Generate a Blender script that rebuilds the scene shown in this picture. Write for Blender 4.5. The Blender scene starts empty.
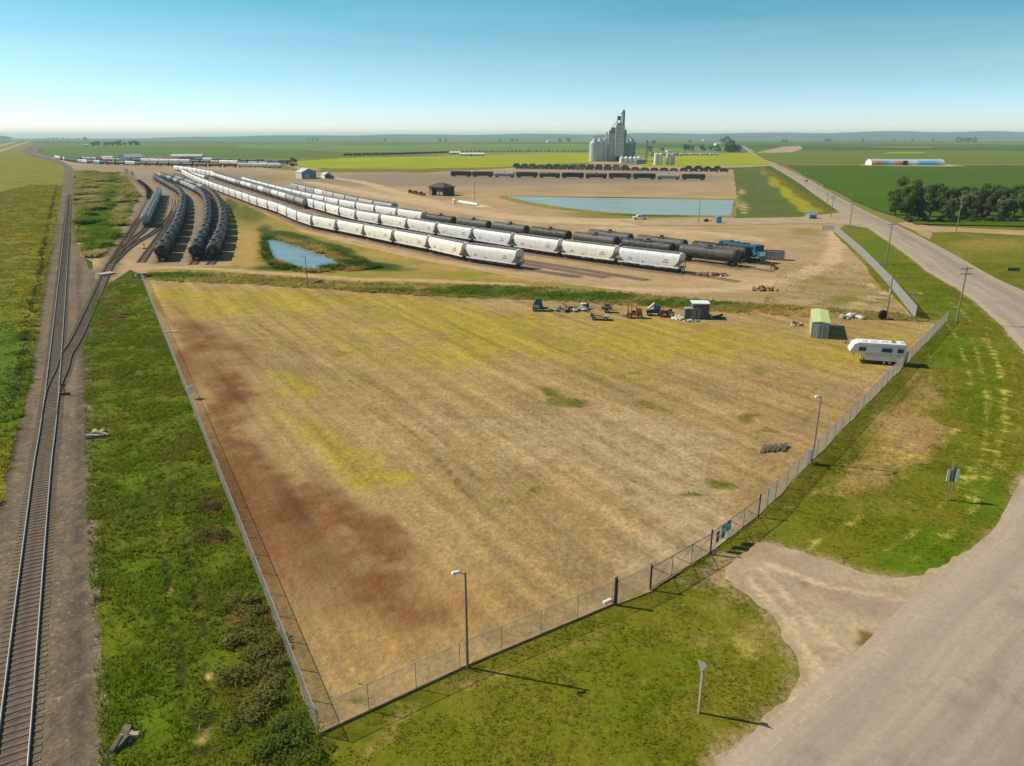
import bpy, bmesh, math, random
import numpy as np
from mathutils import Vector, Matrix
from mathutils.geometry import delaunay_2d_cdt

random.seed(11)
RNG = np.random.default_rng(11)
SC = bpy.context.scene
COL = SC.collection
R = math.radians

# ------------------------------------------------------------------ camera
W, H, F, CX, CY = 1024, 766, 730.0, 512.0, 383.0
HC = 31.0
TH = math.atan((383 - 137) / F)
CT, ST = math.cos(TH), math.sin(TH)


def G(px, py, z=0.0):
    """the place on the ground seen at a point of the photograph"""
    u = (px - CX) / F
    v = (py - CY) / F
    t = (HC - z) / (ST + v * CT)
    return (u * t, t * (CT - v * ST))


def GW(pts):
    return [G(*p) for p in pts]


def proj(x, y, z=0.0):
    zc = y * CT - (z - HC) * ST
    yc = -(y * ST + (z - HC) * CT)
    zc = np.maximum(zc, 0.1)
    return CX + F * x / zc, CY + F * yc / zc


def mpp(y):
    """metres per pixel across, at a ground row of the photograph"""
    return HC / (CT * (y - 137.0))


cam = bpy.data.cameras.new("camera")
cam.sensor_width = 36.0
cam.lens = 36.0 * F / W
cam.clip_start = 1.0
cam.clip_end = 90000
co = bpy.data.objects.new("camera", cam)
COL.objects.link(co)
co.location = (0, 0, HC)
co.rotation_euler = (R(90) - TH, 0, 0)
SC.camera = co

# ------------------------------------------------------------------ light
SUN_EL, SHADOW_DIR = R(42), R(-15)
to_sun = Vector((-math.cos(SHADOW_DIR) * math.cos(SUN_EL), -math.sin(SHADOW_DIR) * math.cos(SUN_EL), math.sin(SUN_EL)))
sl = bpy.data.lights.new("sun", 'SUN')
sl.energy = 3.9
sl.angle = R(0.5)
sl.color = (1.0, 0.915, 0.765)
so = bpy.data.objects.new("sun", sl)
COL.objects.link(so)
so.rotation_euler = to_sun.to_track_quat('Z', 'Y').to_euler()

world = bpy.data.worlds.new("World")
SC.world = world
world.use_nodes = True
wn = world.node_tree
wn.nodes.clear()
wo = wn.nodes.new('ShaderNodeOutputWorld')
bg = wn.nodes.new('ShaderNodeBackground')
sky = wn.nodes.new('ShaderNodeTexSky')
sky.sky_type = 'NISHITA'
sky.sun_disc = False
sky.sun_elevation = SUN_EL
sky.sun_rotation = math.atan2(to_sun.x, to_sun.y)
sky.altitude = 600
sky.air_density = 1.0
sky.dust_density = 0.6
sky.ozone_density = 1.6
tc = wn.nodes.new('ShaderNodeTexCoord')
mp = wn.nodes.new('ShaderNodeVectorMath')
mp.operation = 'MULTIPLY'
mp.inputs[1].default_value = (1, 1, 2.6)
nrm = wn.nodes.new('ShaderNodeVectorMath')
nrm.operation = 'NORMALIZE'
hs = wn.nodes.new('ShaderNodeHueSaturation')
hs.inputs['Hue'].default_value = 0.47
hs.inputs['Saturation'].default_value = 1.05
wn.links.new(tc.outputs['Generated'], mp.inputs[0])
wn.links.new(mp.outputs[0], nrm.inputs[0])
wn.links.new(nrm.outputs[0], sky.inputs['Vector'])
wn.links.new(sky.outputs[0], hs.inputs['Color'])
sxy = wn.nodes.new('ShaderNodeSeparateXYZ')
wn.links.new(tc.outputs['Generated'], sxy.inputs[0])
ramp = wn.nodes.new('ShaderNodeValToRGB')
SKY_TINT = [(0.0, (.78, .76, .81)), (.033, (.79, .765, .78)), (.0915, (.77, .80, .73)), (.158, (.40, .74, .73)), (.42, (.40, .45, .47)), (1.0, (.38, .41, .43))]
for i_, (p_, c_) in enumerate(SKY_TINT):
    e_ = ramp.color_ramp.elements[i_] if i_ < 2 else ramp.color_ramp.elements.new(p_)
    e_.position = p_
    e_.color = c_ + (1,)
wn.links.new(sxy.outputs[2], ramp.inputs[0])
tint = wn.nodes.new('ShaderNodeMix')
tint.data_type = 'RGBA'
tint.blend_type = 'MULTIPLY'
tint.inputs[0].default_value = 1.0
wn.links.new(hs.outputs[0], tint.inputs[6])
wn.links.new(ramp.outputs[0], tint.inputs[7])
cmap = wn.nodes.new('ShaderNodeMapping')
cmap.inputs['Scale'].default_value = (2.2, 2.2, 26)
wn.links.new(tc.outputs['Generated'], cmap.inputs[0])
cno = wn.nodes.new('ShaderNodeTexNoise')
cno.inputs['Scale'].default_value = 1.6
cno.inputs['Detail'].default_value = 5
wn.links.new(cmap.outputs[0], cno.inputs['Vector'])
crm = wn.nodes.new('ShaderNodeMapRange')
for i_, v_ in enumerate((.35, .7, 0, .05)):
    crm.inputs[i_ + 1].default_value = v_
wn.links.new(cno.outputs['Fac'], crm.inputs[0])
cmx = wn.nodes.new('ShaderNodeMix')
cmx.data_type = 'RGBA'
cmx.inputs[7].default_value = (5.6, 5.9, 6.2, 1)
wn.links.new(crm.outputs[0], cmx.inputs[0])
wn.links.new(tint.outputs[2], cmx.inputs[6])
wn.links.new(cmx.outputs[2], bg.inputs['Color'])
wn.links.new(bg.outputs[0], wo.inputs['Surface'])
bg.inputs['Strength'].default_value = 0.15

SC.view_settings.view_transform = 'Standard'
SC.view_settings.look = 'None'
SC.view_settings.exposure = 0.47
SC.view_settings.gamma = 1.0
SC.view_settings.use_curve_mapping = False
SC.render.engine = 'CYCLES'
SC.cycles.use_denoising = True
SC.cycles.max_bounces = 5
SC.cycles.diffuse_bounces = 2
SC.cycles.glossy_bounces = 2
SC.cycles.transmission_bounces = 2
SC.cycles.volume_bounces = 1
SC.cycles.transparent_max_bounces = 8

# ------------------------------------------------------------------ colour and materials
LIT = 1.25


def lin(c):
    c /= 255.0
    return c / 12.92 if c <= 0.04045 else ((c + 0.055) / 1.055) ** 2.4


def S(r, g, b, k=1.0):
    """base colour of a sunlit surface that reads r,g,b in the photograph"""
    return tuple(min(0.9, lin(c) / LIT * k) for c in (r, g, b)) + (1.0,)


def new_mat(name):
    m = bpy.data.materials.new(name)
    m.use_nodes = True
    nt = m.node_tree
    nt.nodes.clear()
    out = nt.nodes.new('ShaderNodeOutputMaterial')
    b = nt.nodes.new('ShaderNodeBsdfPrincipled')
    nt.links.new(b.outputs[0], out.inputs['Surface'])
    return m, nt, b


def N(nt, typ, **kw):
    n = nt.nodes.new(typ)
    for k, v in kw.items():
        if k == 'props':
            for a, c in v.items():
                setattr(n, a, c)
        else:
            key = k.replace('_', ' ')
            n.inputs[key if key in n.inputs else k].default_value = v
    return n


def noise(nt, vec, scale, detail=4, rough=0.55, dist=0.0):
    n = N(nt, 'ShaderNodeTexNoise', Scale=scale, Detail=detail, Roughness=rough, Distortion=dist)
    if vec is not None:
        nt.links.new(vec, n.inputs['Vector'])
    return n.outputs['Fac']


def mapr(nt, v, a, b, c, d, smooth=False):
    n = nt.nodes.new('ShaderNodeMapRange')
    n.interpolation_type = 'SMOOTHSTEP' if smooth else 'LINEAR'
    nt.links.new(v, n.inputs[0])
    for i, x in enumerate((a, b, c, d)):
        n.inputs[i + 1].default_value = x
    return n.outputs[0]


def math_(nt, op, a, b=None):
    n = nt.nodes.new('ShaderNodeMath')
    n.operation = op
    for i, x in enumerate((a, b)):
        if x is None:
            continue
        if isinstance(x, (int, float)):
            n.inputs[i].default_value = x
        else:
            nt.links.new(x, n.inputs[i])
    return n.outputs[0]


def mix(nt, f, a, b, blend='MIX'):
    n = nt.nodes.new('ShaderNodeMix')
    n.data_type = 'RGBA'
    n.blend_type = blend
    for sock, x in ((0, f), (6, a), (7, b)):
        if isinstance(x, (int, float, tuple)):
            n.inputs[sock].default_value = x
        else:
            nt.links.new(x, n.inputs[sock])
    return n.outputs[2]


def grey(nt, v):
    n = nt.nodes.new('ShaderNodeCombineColor')
    for i in range(3):
        nt.links.new(v, n.inputs[i])
    return n.outputs[0]


def paint(name, c, rough=0.5, metal=0.0, var=0.18, scale=1.5, spec=0.4, dirt=None, dirt_amt=0.5):
    """painted or weathered surface with uneven tone; dirt is a second colour in streaks"""
    m, nt, b = new_mat(name)
    t = nt.nodes.new('ShaderNodeTexCoord')
    n1 = noise(nt, t.outputs['Object'], scale, 5)
    f = mapr(nt, n1, 0.25, 0.75, 1 - var, 1 + var)
    col = mix(nt, 1.0, c, grey(nt, f), 'MULTIPLY')
    if dirt:
        oi = nt.nodes.new('ShaderNodeObjectInfo')
        off = nt.nodes.new('ShaderNodeVectorMath')
        off.operation = 'ADD'
        nt.links.new(t.outputs['Object'], off.inputs[0])
        nt.links.new(oi.outputs['Location'], off.inputs[1])
        mpn = N(nt, 'ShaderNodeMapping', Scale=(1.6, 1.6, 0.35))
        nt.links.new(off.outputs[0], mpn.inputs[0])
        n2 = noise(nt, mpn.outputs[0], 1.0, 5, 0.65)
        col = mix(nt, mapr(nt, n2, 0.45, 0.75, 0, dirt_amt), col, dirt)
    nt.links.new(col, b.inputs['Base Color'])
    b.inputs['Roughness'].default_value = rough
    b.inputs['Metallic'].default_value = metal
    b.inputs['Specular IOR Level'].default_value = spec
    return m


def blade_shade(nt, b, g, col, amt, thru=0.08):
    """thin leaves: soft normals that lean to the sky, and light coming through"""
    up = nt.nodes.new('ShaderNodeVectorMath')
    up.operation = 'SCALE'
    nt.links.new(g.outputs['Normal'], up.inputs[0])
    up.inputs['Scale'].default_value = 1 - amt
    ad = nt.nodes.new('ShaderNodeVectorMath')
    ad.operation = 'ADD'
    nt.links.new(up.outputs[0], ad.inputs[0])
    ad.inputs[1].default_value = (0, 0, amt)
    nm = nt.nodes.new('ShaderNodeVectorMath')
    nm.operation = 'NORMALIZE'
    nt.links.new(ad.outputs[0], nm.inputs[0])
    nt.links.new(nm.outputs[0], b.inputs['Normal'])
    tr = nt.nodes.new('ShaderNodeBsdfTranslucent')
    nt.links.new(col, tr.inputs['Color'])
    ms = nt.nodes.new('ShaderNodeMixShader')
    ms.inputs[0].default_value = thru
    nt.links.new(b.outputs[0], ms.inputs[1])
    nt.links.new(tr.outputs[0], ms.inputs[2])
    out = [n for n in nt.nodes if n.bl_idname == 'ShaderNodeOutputMaterial'][0]
    nt.links.new(ms.outputs[0], out.inputs['Surface'])


def ground_mat(name, c0, c1, marks=(), scale=0.12, fine=3.0, fine_amt=0.35, bump=0.4, bump_d=0.08, streak=None, speck=None, warp=0.35, patch=(0.35, 0.65), blade=0.0):
    """ground cover: two tones in patches, up to four marked kinds of cover (mask attribute), fine grain"""
    m, nt, b = new_mat(name)
    g = nt.nodes.new('ShaderNodeNewGeometry')
    P = g.outputs['Position']
    big = noise(nt, P, scale, 6, 0.62)
    col = mix(nt, mapr(nt, big, patch[0], patch[1], 0, 1), c0, c1)
    fn = noise(nt, P, fine, 6, 0.7)
    mid = noise(nt, P, fine * 0.22, 5, 0.65)
    if speck:
        sc_, amt, c = speck
        v = noise(nt, P, sc_, 3, 0.8)
        col = mix(nt, mapr(nt, v, 0.56, 0.68, 0, amt), col, c)
    if marks:
        at = nt.nodes.new('ShaderNodeAttribute')
        at.attribute_name = 'mask'
        sep = nt.nodes.new('ShaderNodeSeparateColor')
        nt.links.new(at.outputs['Color'], sep.inputs[0])
        chans = [sep.outputs[0], sep.outputs[1], sep.outputs[2], at.outputs['Alpha']]
        if len(marks) > 4:
            at2 = nt.nodes.new('ShaderNodeAttribute')
            at2.attribute_name = 'mask2'
            sep2 = nt.nodes.new('ShaderNodeSeparateColor')
            nt.links.new(at2.outputs['Color'], sep2.inputs[0])
            chans += [sep2.outputs[0], sep2.outputs[1], sep2.outputs[2]]
        brk = math_(nt, 'ADD', math_(nt, 'MULTIPLY', mid, 0.6), math_(nt, 'MULTIPLY', fn, 0.4))
        for i, c in sorted(enumerate(marks), key=lambda q: (q[0] < 4, q[0])):
            if c is None:
                continue
            amt_ = 1.0
            if len(c) == 5:
                c, amt_ = c[:4], c[4]
            w_ = math_(nt, 'ADD', chans[i], math_(nt, 'MULTIPLY', math_(nt, 'SUBTRACT', brk, 0.5), warp * 3.4))
            f = mapr(nt, w_, 0.22, 0.85, 0, 1, True)
            f = math_(nt, 'MULTIPLY', f, mapr(nt, chans[i], 0.02, 0.3, 0, amt_))
            col = mix(nt, f, col, c)
    if streak:
        ang, sc_, amt = streak
        mp0 = N(nt, 'ShaderNodeMapping', Rotation=(0, 0, -ang))
        nt.links.new(P, mp0.inputs[0])
        mpn = N(nt, 'ShaderNodeMapping', Scale=(0.05 * sc_, 1.0 * sc_, 1))
        nt.links.new(mp0.outputs[0], mpn.inputs[0])
        sn = noise(nt, mpn.outputs[0], 1.0, 4, 0.6)
        col = mix(nt, 1.0, col, grey(nt, mapr(nt, sn, 0.3, 0.7, 1 - amt, 1 + amt)), 'MULTIPLY')
    tone = math_(nt, 'MULTIPLY', mapr(nt, fn, 0.25, 0.75, 1 - fine_amt, 1 + fine_amt), mapr(nt, mid, 0.25, 0.75, 1 - fine_amt * .7, 1 + fine_amt * .7))
    col = mix(nt, 1.0, col, grey(nt, tone), 'MULTIPLY')
    nt.links.new(col, b.inputs['Base Color'])
    b.inputs['Roughness'].default_value = 0.95
    b.inputs['Specular IOR Level'].default_value = 0.08
    if blade:
        blade_shade(nt, b, g, col, blade)
    elif bump > 0:
        bp = N(nt, 'ShaderNodeBump', Strength=bump, Distance=bump_d)
        hn = math_(nt, 'ADD', fn, math_(nt, 'MULTIPLY', mid, 2.2))
        nt.links.new(hn, bp.inputs['Height'])
        nt.links.new(bp.outputs[0], b.inputs['Normal'])
    return m


# ------------------------------------------------------------------ object helpers
def tag(o, label=None, cat=None, group=None, kind=None):
    if label:
        o['label'] = label
    if cat:
        o['category'] = cat
    if group:
        o['group'] = group
    if kind:
        o['kind'] = kind
    return o


def thing(name, label, cat, loc=(0, 0, 0), rz=0.0, group=None):
    o = bpy.data.objects.new(name, None)
    o.empty_display_size = 0.5
    COL.objects.link(o)
    o.location = loc
    o.rotation_euler = (0, 0, rz)
    return tag(o, label, cat, group)


def link(name, me, parent=None, loc=None, rz=0.0):
    o = bpy.data.objects.new(name, me)
    COL.objects.link(o)
    if parent:
        o.parent = parent
    if loc is not None:
        o.location = loc
        o.rotation_euler = (0, 0, rz)
    return o


class MB:
    """collects shapes and makes one mesh of them"""

    def __init__(s):
        s.v, s.f, s.m = [], [], []

    def add(s, vs, fs, mat=0):
        n = len(s.v)
        s.v += [tuple(p) for p in vs]
        s.f += [tuple(i + n for i in f) for f in fs]
        s.m += [mat] * len(fs)
        return s

    def box(s, c, d, rz=0.0, mat=0, top=None, ry=0.0):
        """c centre, d full sizes; top = (sx, sy) scale of the upper face"""
        x, y, z = (k / 2 for k in d)
        tx, ty = top or (1, 1)
        vs = [(-x, -y, -z), (x, -y, -z), (x, y, -z), (-x, y, -z), (-x * tx, -y * ty, z), (x * tx, -y * ty, z), (x * tx, y * ty, z), (-x * tx, y * ty, z)]
        M = Matrix.Translation(c) @ Matrix.Rotation(rz, 4, 'Z') @ Matrix.Rotation(ry, 4, 'Y')
        return s.add([M @ Vector(p) for p in vs], [(0, 3, 2, 1), (4, 5, 6, 7), (0, 1, 5, 4), (1, 2, 6, 5), (2, 3, 7, 6), (3, 0, 4, 7)], mat)

    def bar(s, a, b, r0, r1=None, n=6, mat=0, caps=True):
        a, b = Vector(a), Vector(b)
        r1 = r0 if r1 is None else r1
        d = (b - a).normalized()
        u = d.orthogonal().normalized()
        w = d.cross(u)
        vs = []
        for p, r in ((a, r0), (b, r1)):
            for k in range(n):
                t = 2 * math.pi * k / n
                vs.append(p + u * (r * math.cos(t)) + w * (r * math.sin(t)))
        fs = [(k, (k + 1) % n, n + (k + 1) % n, n + k) for k in range(n)]
        if caps:
            fs += [tuple(range(n - 1, -1, -1)), tuple(range(n, 2 * n))]
        return s.add(vs, fs, mat)

    def lathe(s, prof, n=20, mat=0, c=(0, 0, 0), axis='Z'):
        """prof: (radius, height) pairs round an axis"""
        vs = []
        for r, h in prof:
            for k in range(n):
                t = 2 * math.pi * k / n
                a, b = r * math.cos(t), r * math.sin(t)
                p = (a, b, h) if axis == 'Z' else ((h, a, b) if axis == 'X' else (b, h, a))
                vs.append((p[0] + c[0], p[1] + c[1], p[2] + c[2]))
        fs = []
        for i in range(len(prof) - 1):
            for k in range(n):
                fs.append((i * n + k, i * n + (k + 1) % n, (i + 1) * n + (k + 1) % n, (i + 1) * n + k))
        if prof[0][0] > 1e-4:
            fs.append(tuple(range(n - 1, -1, -1)))
        if prof[-1][0] > 1e-4:
            fs.append(tuple(range((len(prof) - 1) * n, len(prof) * n)))
        return s.add(vs, fs, mat)

    def prism(s, poly, x0, x1, mat=0, axis='X'):
        """poly of (a, b) pushed along an axis"""
        n = len(poly)
        vs = []
        for x in (x0, x1):
            for a, b in poly:
                vs.append((x, a, b) if axis == 'X' else ((a, x, b) if axis == 'Y' else (a, b, x)))
        fs = [(k, (k + 1) % n, n + (k + 1) % n, n + k) for k in range(n)]
        fs += [tuple(range(n - 1, -1, -1)), tuple(range(n, 2 * n))]
        return s.add(vs, fs, mat)

    def mesh(s, name, mats, smooth=False, fix=True):
        me = bpy.data.meshes.new(name)
        me.from_pydata(s.v, [], s.f)
        for m in (mats if isinstance(mats, (list, tuple)) else [mats]):
            me.materials.append(m)
        me.polygons.foreach_set('material_index', s.m)
        if fix:
            bm = bmesh.new()
            bm.from_mesh(me)
            bmesh.ops.recalc_face_normals(bm, faces=bm.faces)
            bm.to_mesh(me)
            bm.free()
        if smooth:
            me.shade_smooth()
            try:
                me.set_sharp_from_angle(angle=R(40))
            except Exception:
                pass
        me.update()
        return me

    def build(s, name, mats, parent=None, smooth=False, fix=True):
        return link(name, s.mesh(name, mats, smooth, fix), parent)


def np_mesh(name, verts, faces, mat, mask=None, smooth=False):
    """verts (n,3), faces (m,k) arrays"""
    me = bpy.data.meshes.new(name)
    verts = np.asarray(verts, np.float32)
    faces = np.asarray(faces, np.int32)
    k = faces.shape[1]
    me.vertices.add(len(verts))
    me.vertices.foreach_set('co', verts.ravel())
    me.loops.add(faces.size)
    me.loops.foreach_set('vertex_index', faces.ravel())
    me.polygons.add(len(faces))
    me.polygons.foreach_set('loop_start', np.arange(0, faces.size, k, dtype=np.int32))
    me.polygons.foreach_set('loop_total', np.full(len(faces), k, np.int32))
    me.update(calc_edges=True)
    if mask is not None:
        mask = np.asarray(mask, np.float32)
        for nm_, cl_ in (('mask', mask[:, :4]), ('mask2', mask[:, 4:8])):
            if cl_.shape[1] == 4:
                a = me.attributes.new(nm_, 'FLOAT_COLOR', 'POINT')
                a.data.foreach_set('color', np.ascontiguousarray(cl_).ravel())
    me.materials.append(mat)
    if smooth:
        me.shade_smooth()
    return me


# ------------------------------------------------------------------ noise and masks
def vnoise(x, y, seed=0.0):
    ix, iy = np.floor(x), np.floor(y)
    fx, fy = x - ix, y - iy
    fx, fy = fx * fx * (3 - 2 * fx), fy * fy * (3 - 2 * fy)

    def h(a, b):
        q = np.sin(a * 127.1 + b * 311.7 + seed * 17.3) * 43758.5453
        return q - np.floor(q)
    return (h(ix, iy) * (1 - fx) + h(ix + 1, iy) * fx) * (1 - fy) + (h(ix, iy + 1) * (1 - fx) + h(ix + 1, iy + 1) * fx) * fy


def fbm(x, y, sc, seed=0.0, oct_=4):
    s, a, t = 0.0, 0.5, 0.0
    for o in range(oct_):
        s = s + a * vnoise(x * sc, y * sc, seed + o)
        t += a
        a *= 0.55
        sc *= 2.1
    return s / t


def blobs(X, Y, lst, warp=2.0, wsc=0.12, seed=3.0, soft=False):
    """soft spots traced over the photograph's ground: (px, py, rx, ry, strength[, tilt])"""
    xw = X + (fbm(X, Y, wsc, seed) - 0.5) * 2 * warp
    yw = Y + (fbm(X, Y, wsc, seed + 9) - 0.5) * 2 * warp
    px, py = proj(xw, yw)
    out = np.zeros_like(X)
    for b in lst:
        cx, cy, rx, ry, s = b[:5]
        a = R(b[5]) if len(b) > 5 else 0.0
        dx, dy = px - cx, py - cy
        u = (dx * math.cos(a) + dy * math.sin(a)) / rx
        v = (-dx * math.sin(a) + dy * math.cos(a)) / ry
        if soft:
            out = 1 - (1 - out) * (1 - s * np.exp(-1.1 * (u * u + v * v)))
            continue
        d = np.clip(1.35 - np.sqrt(u * u + v * v), 0, 1)
        out = np.maximum(out, s * d * d * (3 - 2 * d))
    return out


def line_mask(X, Y, pts, width, soft=0.5, jit=0.0, seed=1.0):
    """near a line of world points"""
    if jit:
        X = X + (fbm(X, Y, 0.15, seed) - .5) * 2 * jit
        Y = Y + (fbm(X, Y, 0.15, seed + 4) - .5) * 2 * jit
    d = np.full(X.shape, 1e9)
    for (x0, y0), (x1, y1) in zip(pts[:-1], pts[1:]):
        dx, dy = x1 - x0, y1 - y0
        L = dx * dx + dy * dy + 1e-9
        t = np.clip(((X - x0) * dx + (Y - y0) * dy) / L, 0, 1)
        d = np.minimum(d, np.hypot(X - x0 - t * dx, Y - y0 - t * dy))
    return np.clip((width * (1 + soft) - d) / (2 * width * soft + 1e-9), 0, 1)


def inside(X, Y, poly):
    c = np.zeros(X.shape, bool)
    n = len(poly)
    for i in range(n):
        x0, y0 = poly[i]
        x1, y1 = poly[(i + 1) % n]
        if y0 == y1:
            continue
        cond = ((y0 > Y) != (y1 > Y)) & (X < (x1 - x0) * (Y - y0) / (y1 - y0) + x0)
        c ^= cond
    return c


def catmull(pts, per=8):
    pts = [np.array(p, float) for p in pts]
    P = [2 * pts[0] - pts[1]] + pts + [2 * pts[-1] - pts[-2]]
    out = []
    for i in range(1, len(P) - 2):
        for k in range(per):
            t = k / per
            a, b, c, d = P[i - 1], P[i], P[i + 1], P[i + 2]
            out.append(0.5 * (2 * b + (c - a) * t + (2 * a - 5 * b + 4 * c - d) * t * t + (3 * b - a - 3 * c + d) * t ** 3))
    out.append(pts[-1])
    return [tuple(p) for p in out]


def resample(pts, step):
    P = np.array(pts, float)
    d = np.r_[0, np.cumsum(np.hypot(*np.diff(P, axis=0).T))]
    n = max(2, int(d[-1] / step) + 1)
    t = np.linspace(0, d[-1], n)
    return np.c_[np.interp(t, d, P[:, 0]), np.interp(t, d, P[:, 1])]


def ragged(poly, step, amp, sc, seed=0.0):
    out = []
    n = len(poly)
    for i in range(n):
        a, b = np.array(poly[i]), np.array(poly[(i + 1) % n])
        L = np.hypot(*(b - a))
        k = max(1, min(400, int(L / step)))
        nr = np.array([-(b - a)[1], (b - a)[0]]) / (L + 1e-9)
        for j in range(k):
            p = a + (b - a) * j / k
            o = (float(fbm(np.array([p[0]]), np.array([p[1]]), sc, seed, 3)[0]) - 0.5) * 2 * amp
            out.append(tuple(p + nr * o))
    return out


def sheet(name, poly, z, mat, res, masks=None, amp=0.0, amp_sc=0.2, step=None, label=None, cat=None, kind='structure', seed=0.0, relief=None, near=None):
    if amp:
        poly = ragged(poly, step or res, amp, amp_sc, seed)
    P = np.array(poly)
    x0, y0 = P.min(0)
    x1, y1 = P.max(0)
    yt = y1 if near is None else min(near, y1)
    gx, gy = np.meshgrid(np.arange(x0 + res / 2, x1, res), np.arange(y0 + res / 2, yt, res))
    if near is not None and near < y1:
        g2 = np.meshgrid(np.arange(x0, x1, res * 6), np.arange(yt, y1, res * 6))
        gx, gy = np.r_[gx.ravel(), g2[0].ravel()], np.r_[gy.ravel(), g2[1].ravel()]
    gx = gx.ravel() + RNG.uniform(-.2, .2, gx.size) * res
    gy = gy.ravel() + RNG.uniform(-.2, .2, gy.size) * res
    k = inside(gx, gy, poly)
    vs = [Vector(p) for p in poly] + [Vector(p) for p in zip(gx[k], gy[k])]
    r = delaunay_2d_cdt(vs, [], [list(range(len(poly)))], 1, 1e-4)
    V = np.array([(p.x, p.y) for p in r[0]])
    T = np.array([t for t in r[2] if len(t) == 3])
    a, b, c = V[T[:, 0]], V[T[:, 1]], V[T[:, 2]]
    cr = (b[:, 0] - a[:, 0]) * (c[:, 1] - a[:, 1]) - (b[:, 1] - a[:, 1]) * (c[:, 0] - a[:, 0])
    T[cr < 0] = T[cr < 0][:, ::-1]
    X, Y = V[:, 0], V[:, 1]
    Z = np.full(len(V), z)
    if relief is not None:
        Z = Z + relief(X, Y)
    me = np_mesh(name, np.c_[X, Y, Z], T, mat, masks(X, Y) if masks else np.zeros((len(X), 8)), smooth=relief is not None)
    o = link(name, me)
    tag(o, label, cat, None, kind)
    return o


def ribbon(name, L, Rr, z, mat, label=None, cat=None, parent=None, cols=6, kind='structure'):
    """a strip between two edges, with u across and v along for its material"""
    L, Rr = np.array(L), np.array(Rr)
    n = len(L)
    mid = (L + Rr) / 2
    d = np.r_[0, np.cumsum(np.hypot(*np.diff(mid, axis=0).T))]
    vs, uv = [], []
    for i in range(n):
        for j in range(cols + 1):
            p = L[i] + (Rr[i] - L[i]) * j / cols
            vs.append((p[0], p[1], z))
            uv.append((j / cols, d[i]))
    fs = []
    c = cols + 1
    for i in range(n - 1):
        for j in range(cols):
            fs.append((i * c + j, i * c + j + 1, (i + 1) * c + j + 1, (i + 1) * c + j))
    vs = np.array(vs)
    fs = np.array(fs)
    e1 = vs[fs[:, 1]] - vs[fs[:, 0]]
    e2 = vs[fs[:, 3]] - vs[fs[:, 0]]
    up = e1[:, 0] * e2[:, 1] - e1[:, 1] * e2[:, 0]
    if up.sum() < 0:
        fs = fs[:, ::-1]
    me = np_mesh(name, vs, fs, mat)
    ul = me.uv_layers.new(name='uv')
    uva = np.array(uv, np.float32)
    ul.data.foreach_set('uv', uva[fs.ravel()].ravel())
    o = link(name, me, parent)
    if parent is None:
        tag(o, label, cat, None, kind)
    return o


def offset(pts, d):
    P = np.array(pts, float)
    t = np.gradient(P, axis=0)
    t /= np.hypot(t[:, 0], t[:, 1])[:, None] + 1e-9
    dd = np.asarray(d)
    if dd.ndim:
        dd = dd[:, None]
    return P + np.c_[t[:, 1], -t[:, 0]] * dd


_O = ['first', 'second', 'third', 'fourth', 'fifth', 'sixth', 'seventh', 'eighth', 'ninth']
ORD = _O + ['tenth', 'eleventh', 'twelfth', 'thirteenth', 'fourteenth', 'fifteenth', 'sixteenth', 'seventeenth', 'eighteenth', 'nineteenth', 'twentieth'] + \
    ['twenty-' + o for o in _O] + ['thirtieth'] + ['thirty-' + o for o in _O] + ['fortieth'] + ['forty-' + o for o in _O]
# ================================================================== TERRAIN
def Zk(k):
    return 0.012 * k


# ---- the lines everything follows (places on the ground, found from the photograph)
def pxline(pts, per=6):
    return catmull(GW(pts), per)


LOT_LEFT = [G(142, 279), G(165, 338), G(213, 461), G(262, 588), G(318, 735)]
C0, C1 = np.array(G(318, 735)), np.array(G(140, 277))
FR = [G(318, 735), G(467, 666), G(612, 605)]
GATE = [G(616.5, 605.3), G(650, 590.5), G(710, 554.7), G(758, 517.5), G(774.6, 500.6)]
FR2 = [G(774.6, 500.6), G(811, 463), G(905, 365), G(947, 321)]

ROAD_L = [(741, 146), (749, 152), (759, 159), (790.4, 177.7), (815, 195), (840.5, 212.8), (867, 228), (902.4, 252.5), (930, 274), (957, 290), (982.7, 309.4),
          (1005, 331), (1024, 354), (1044, 388), (1052, 418), (1046, 447), (1024, 476), (1000, 522), (965, 557), (905, 605), (850, 655), (780, 712), (715, 766), (600, 850), (420, 960)]
road_l = resample(pxline(ROAD_L, 8), 1.5)
yy = road_l[:, 1]
road_w = np.interp(np.arange(len(road_l))[::-1], [0, 40, 90, 180, 320, 800, 4000], [14, 13.5, 13.5, 12.5, 10.5, 11, 13])
road_r = offset(road_l, -road_w)
if np.hypot(*(road_r[len(road_r) // 2] - np.array(G(1010, 290)))) > np.hypot(*(offset(road_l, road_w)[len(road_r) // 2] - np.array(G(1010, 290)))):
    road_r = offset(road_l, road_w)

MAIN = pxline([(-16, 1000), (12, 766), (29, 600), (42.5, 470), (52, 396), (61.8, 290), (66, 240), (69.6, 195), (71, 174), (69.5, 167), (63, 161.5), (52, 158), (38, 155), (31, 152), (30.5, 149.5), (35, 145.5), (45, 142)], 8)
BRANCH = pxline([(49.5, 418), (54, 390), (62.6, 370), (67, 355), (77.7, 337.6), (98.5, 292.5), (108, 270), (120, 250), (133, 229), (143, 212), (148.5, 199), (149, 192), (143, 186), (133, 179), (121, 171.5)], 6)

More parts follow.
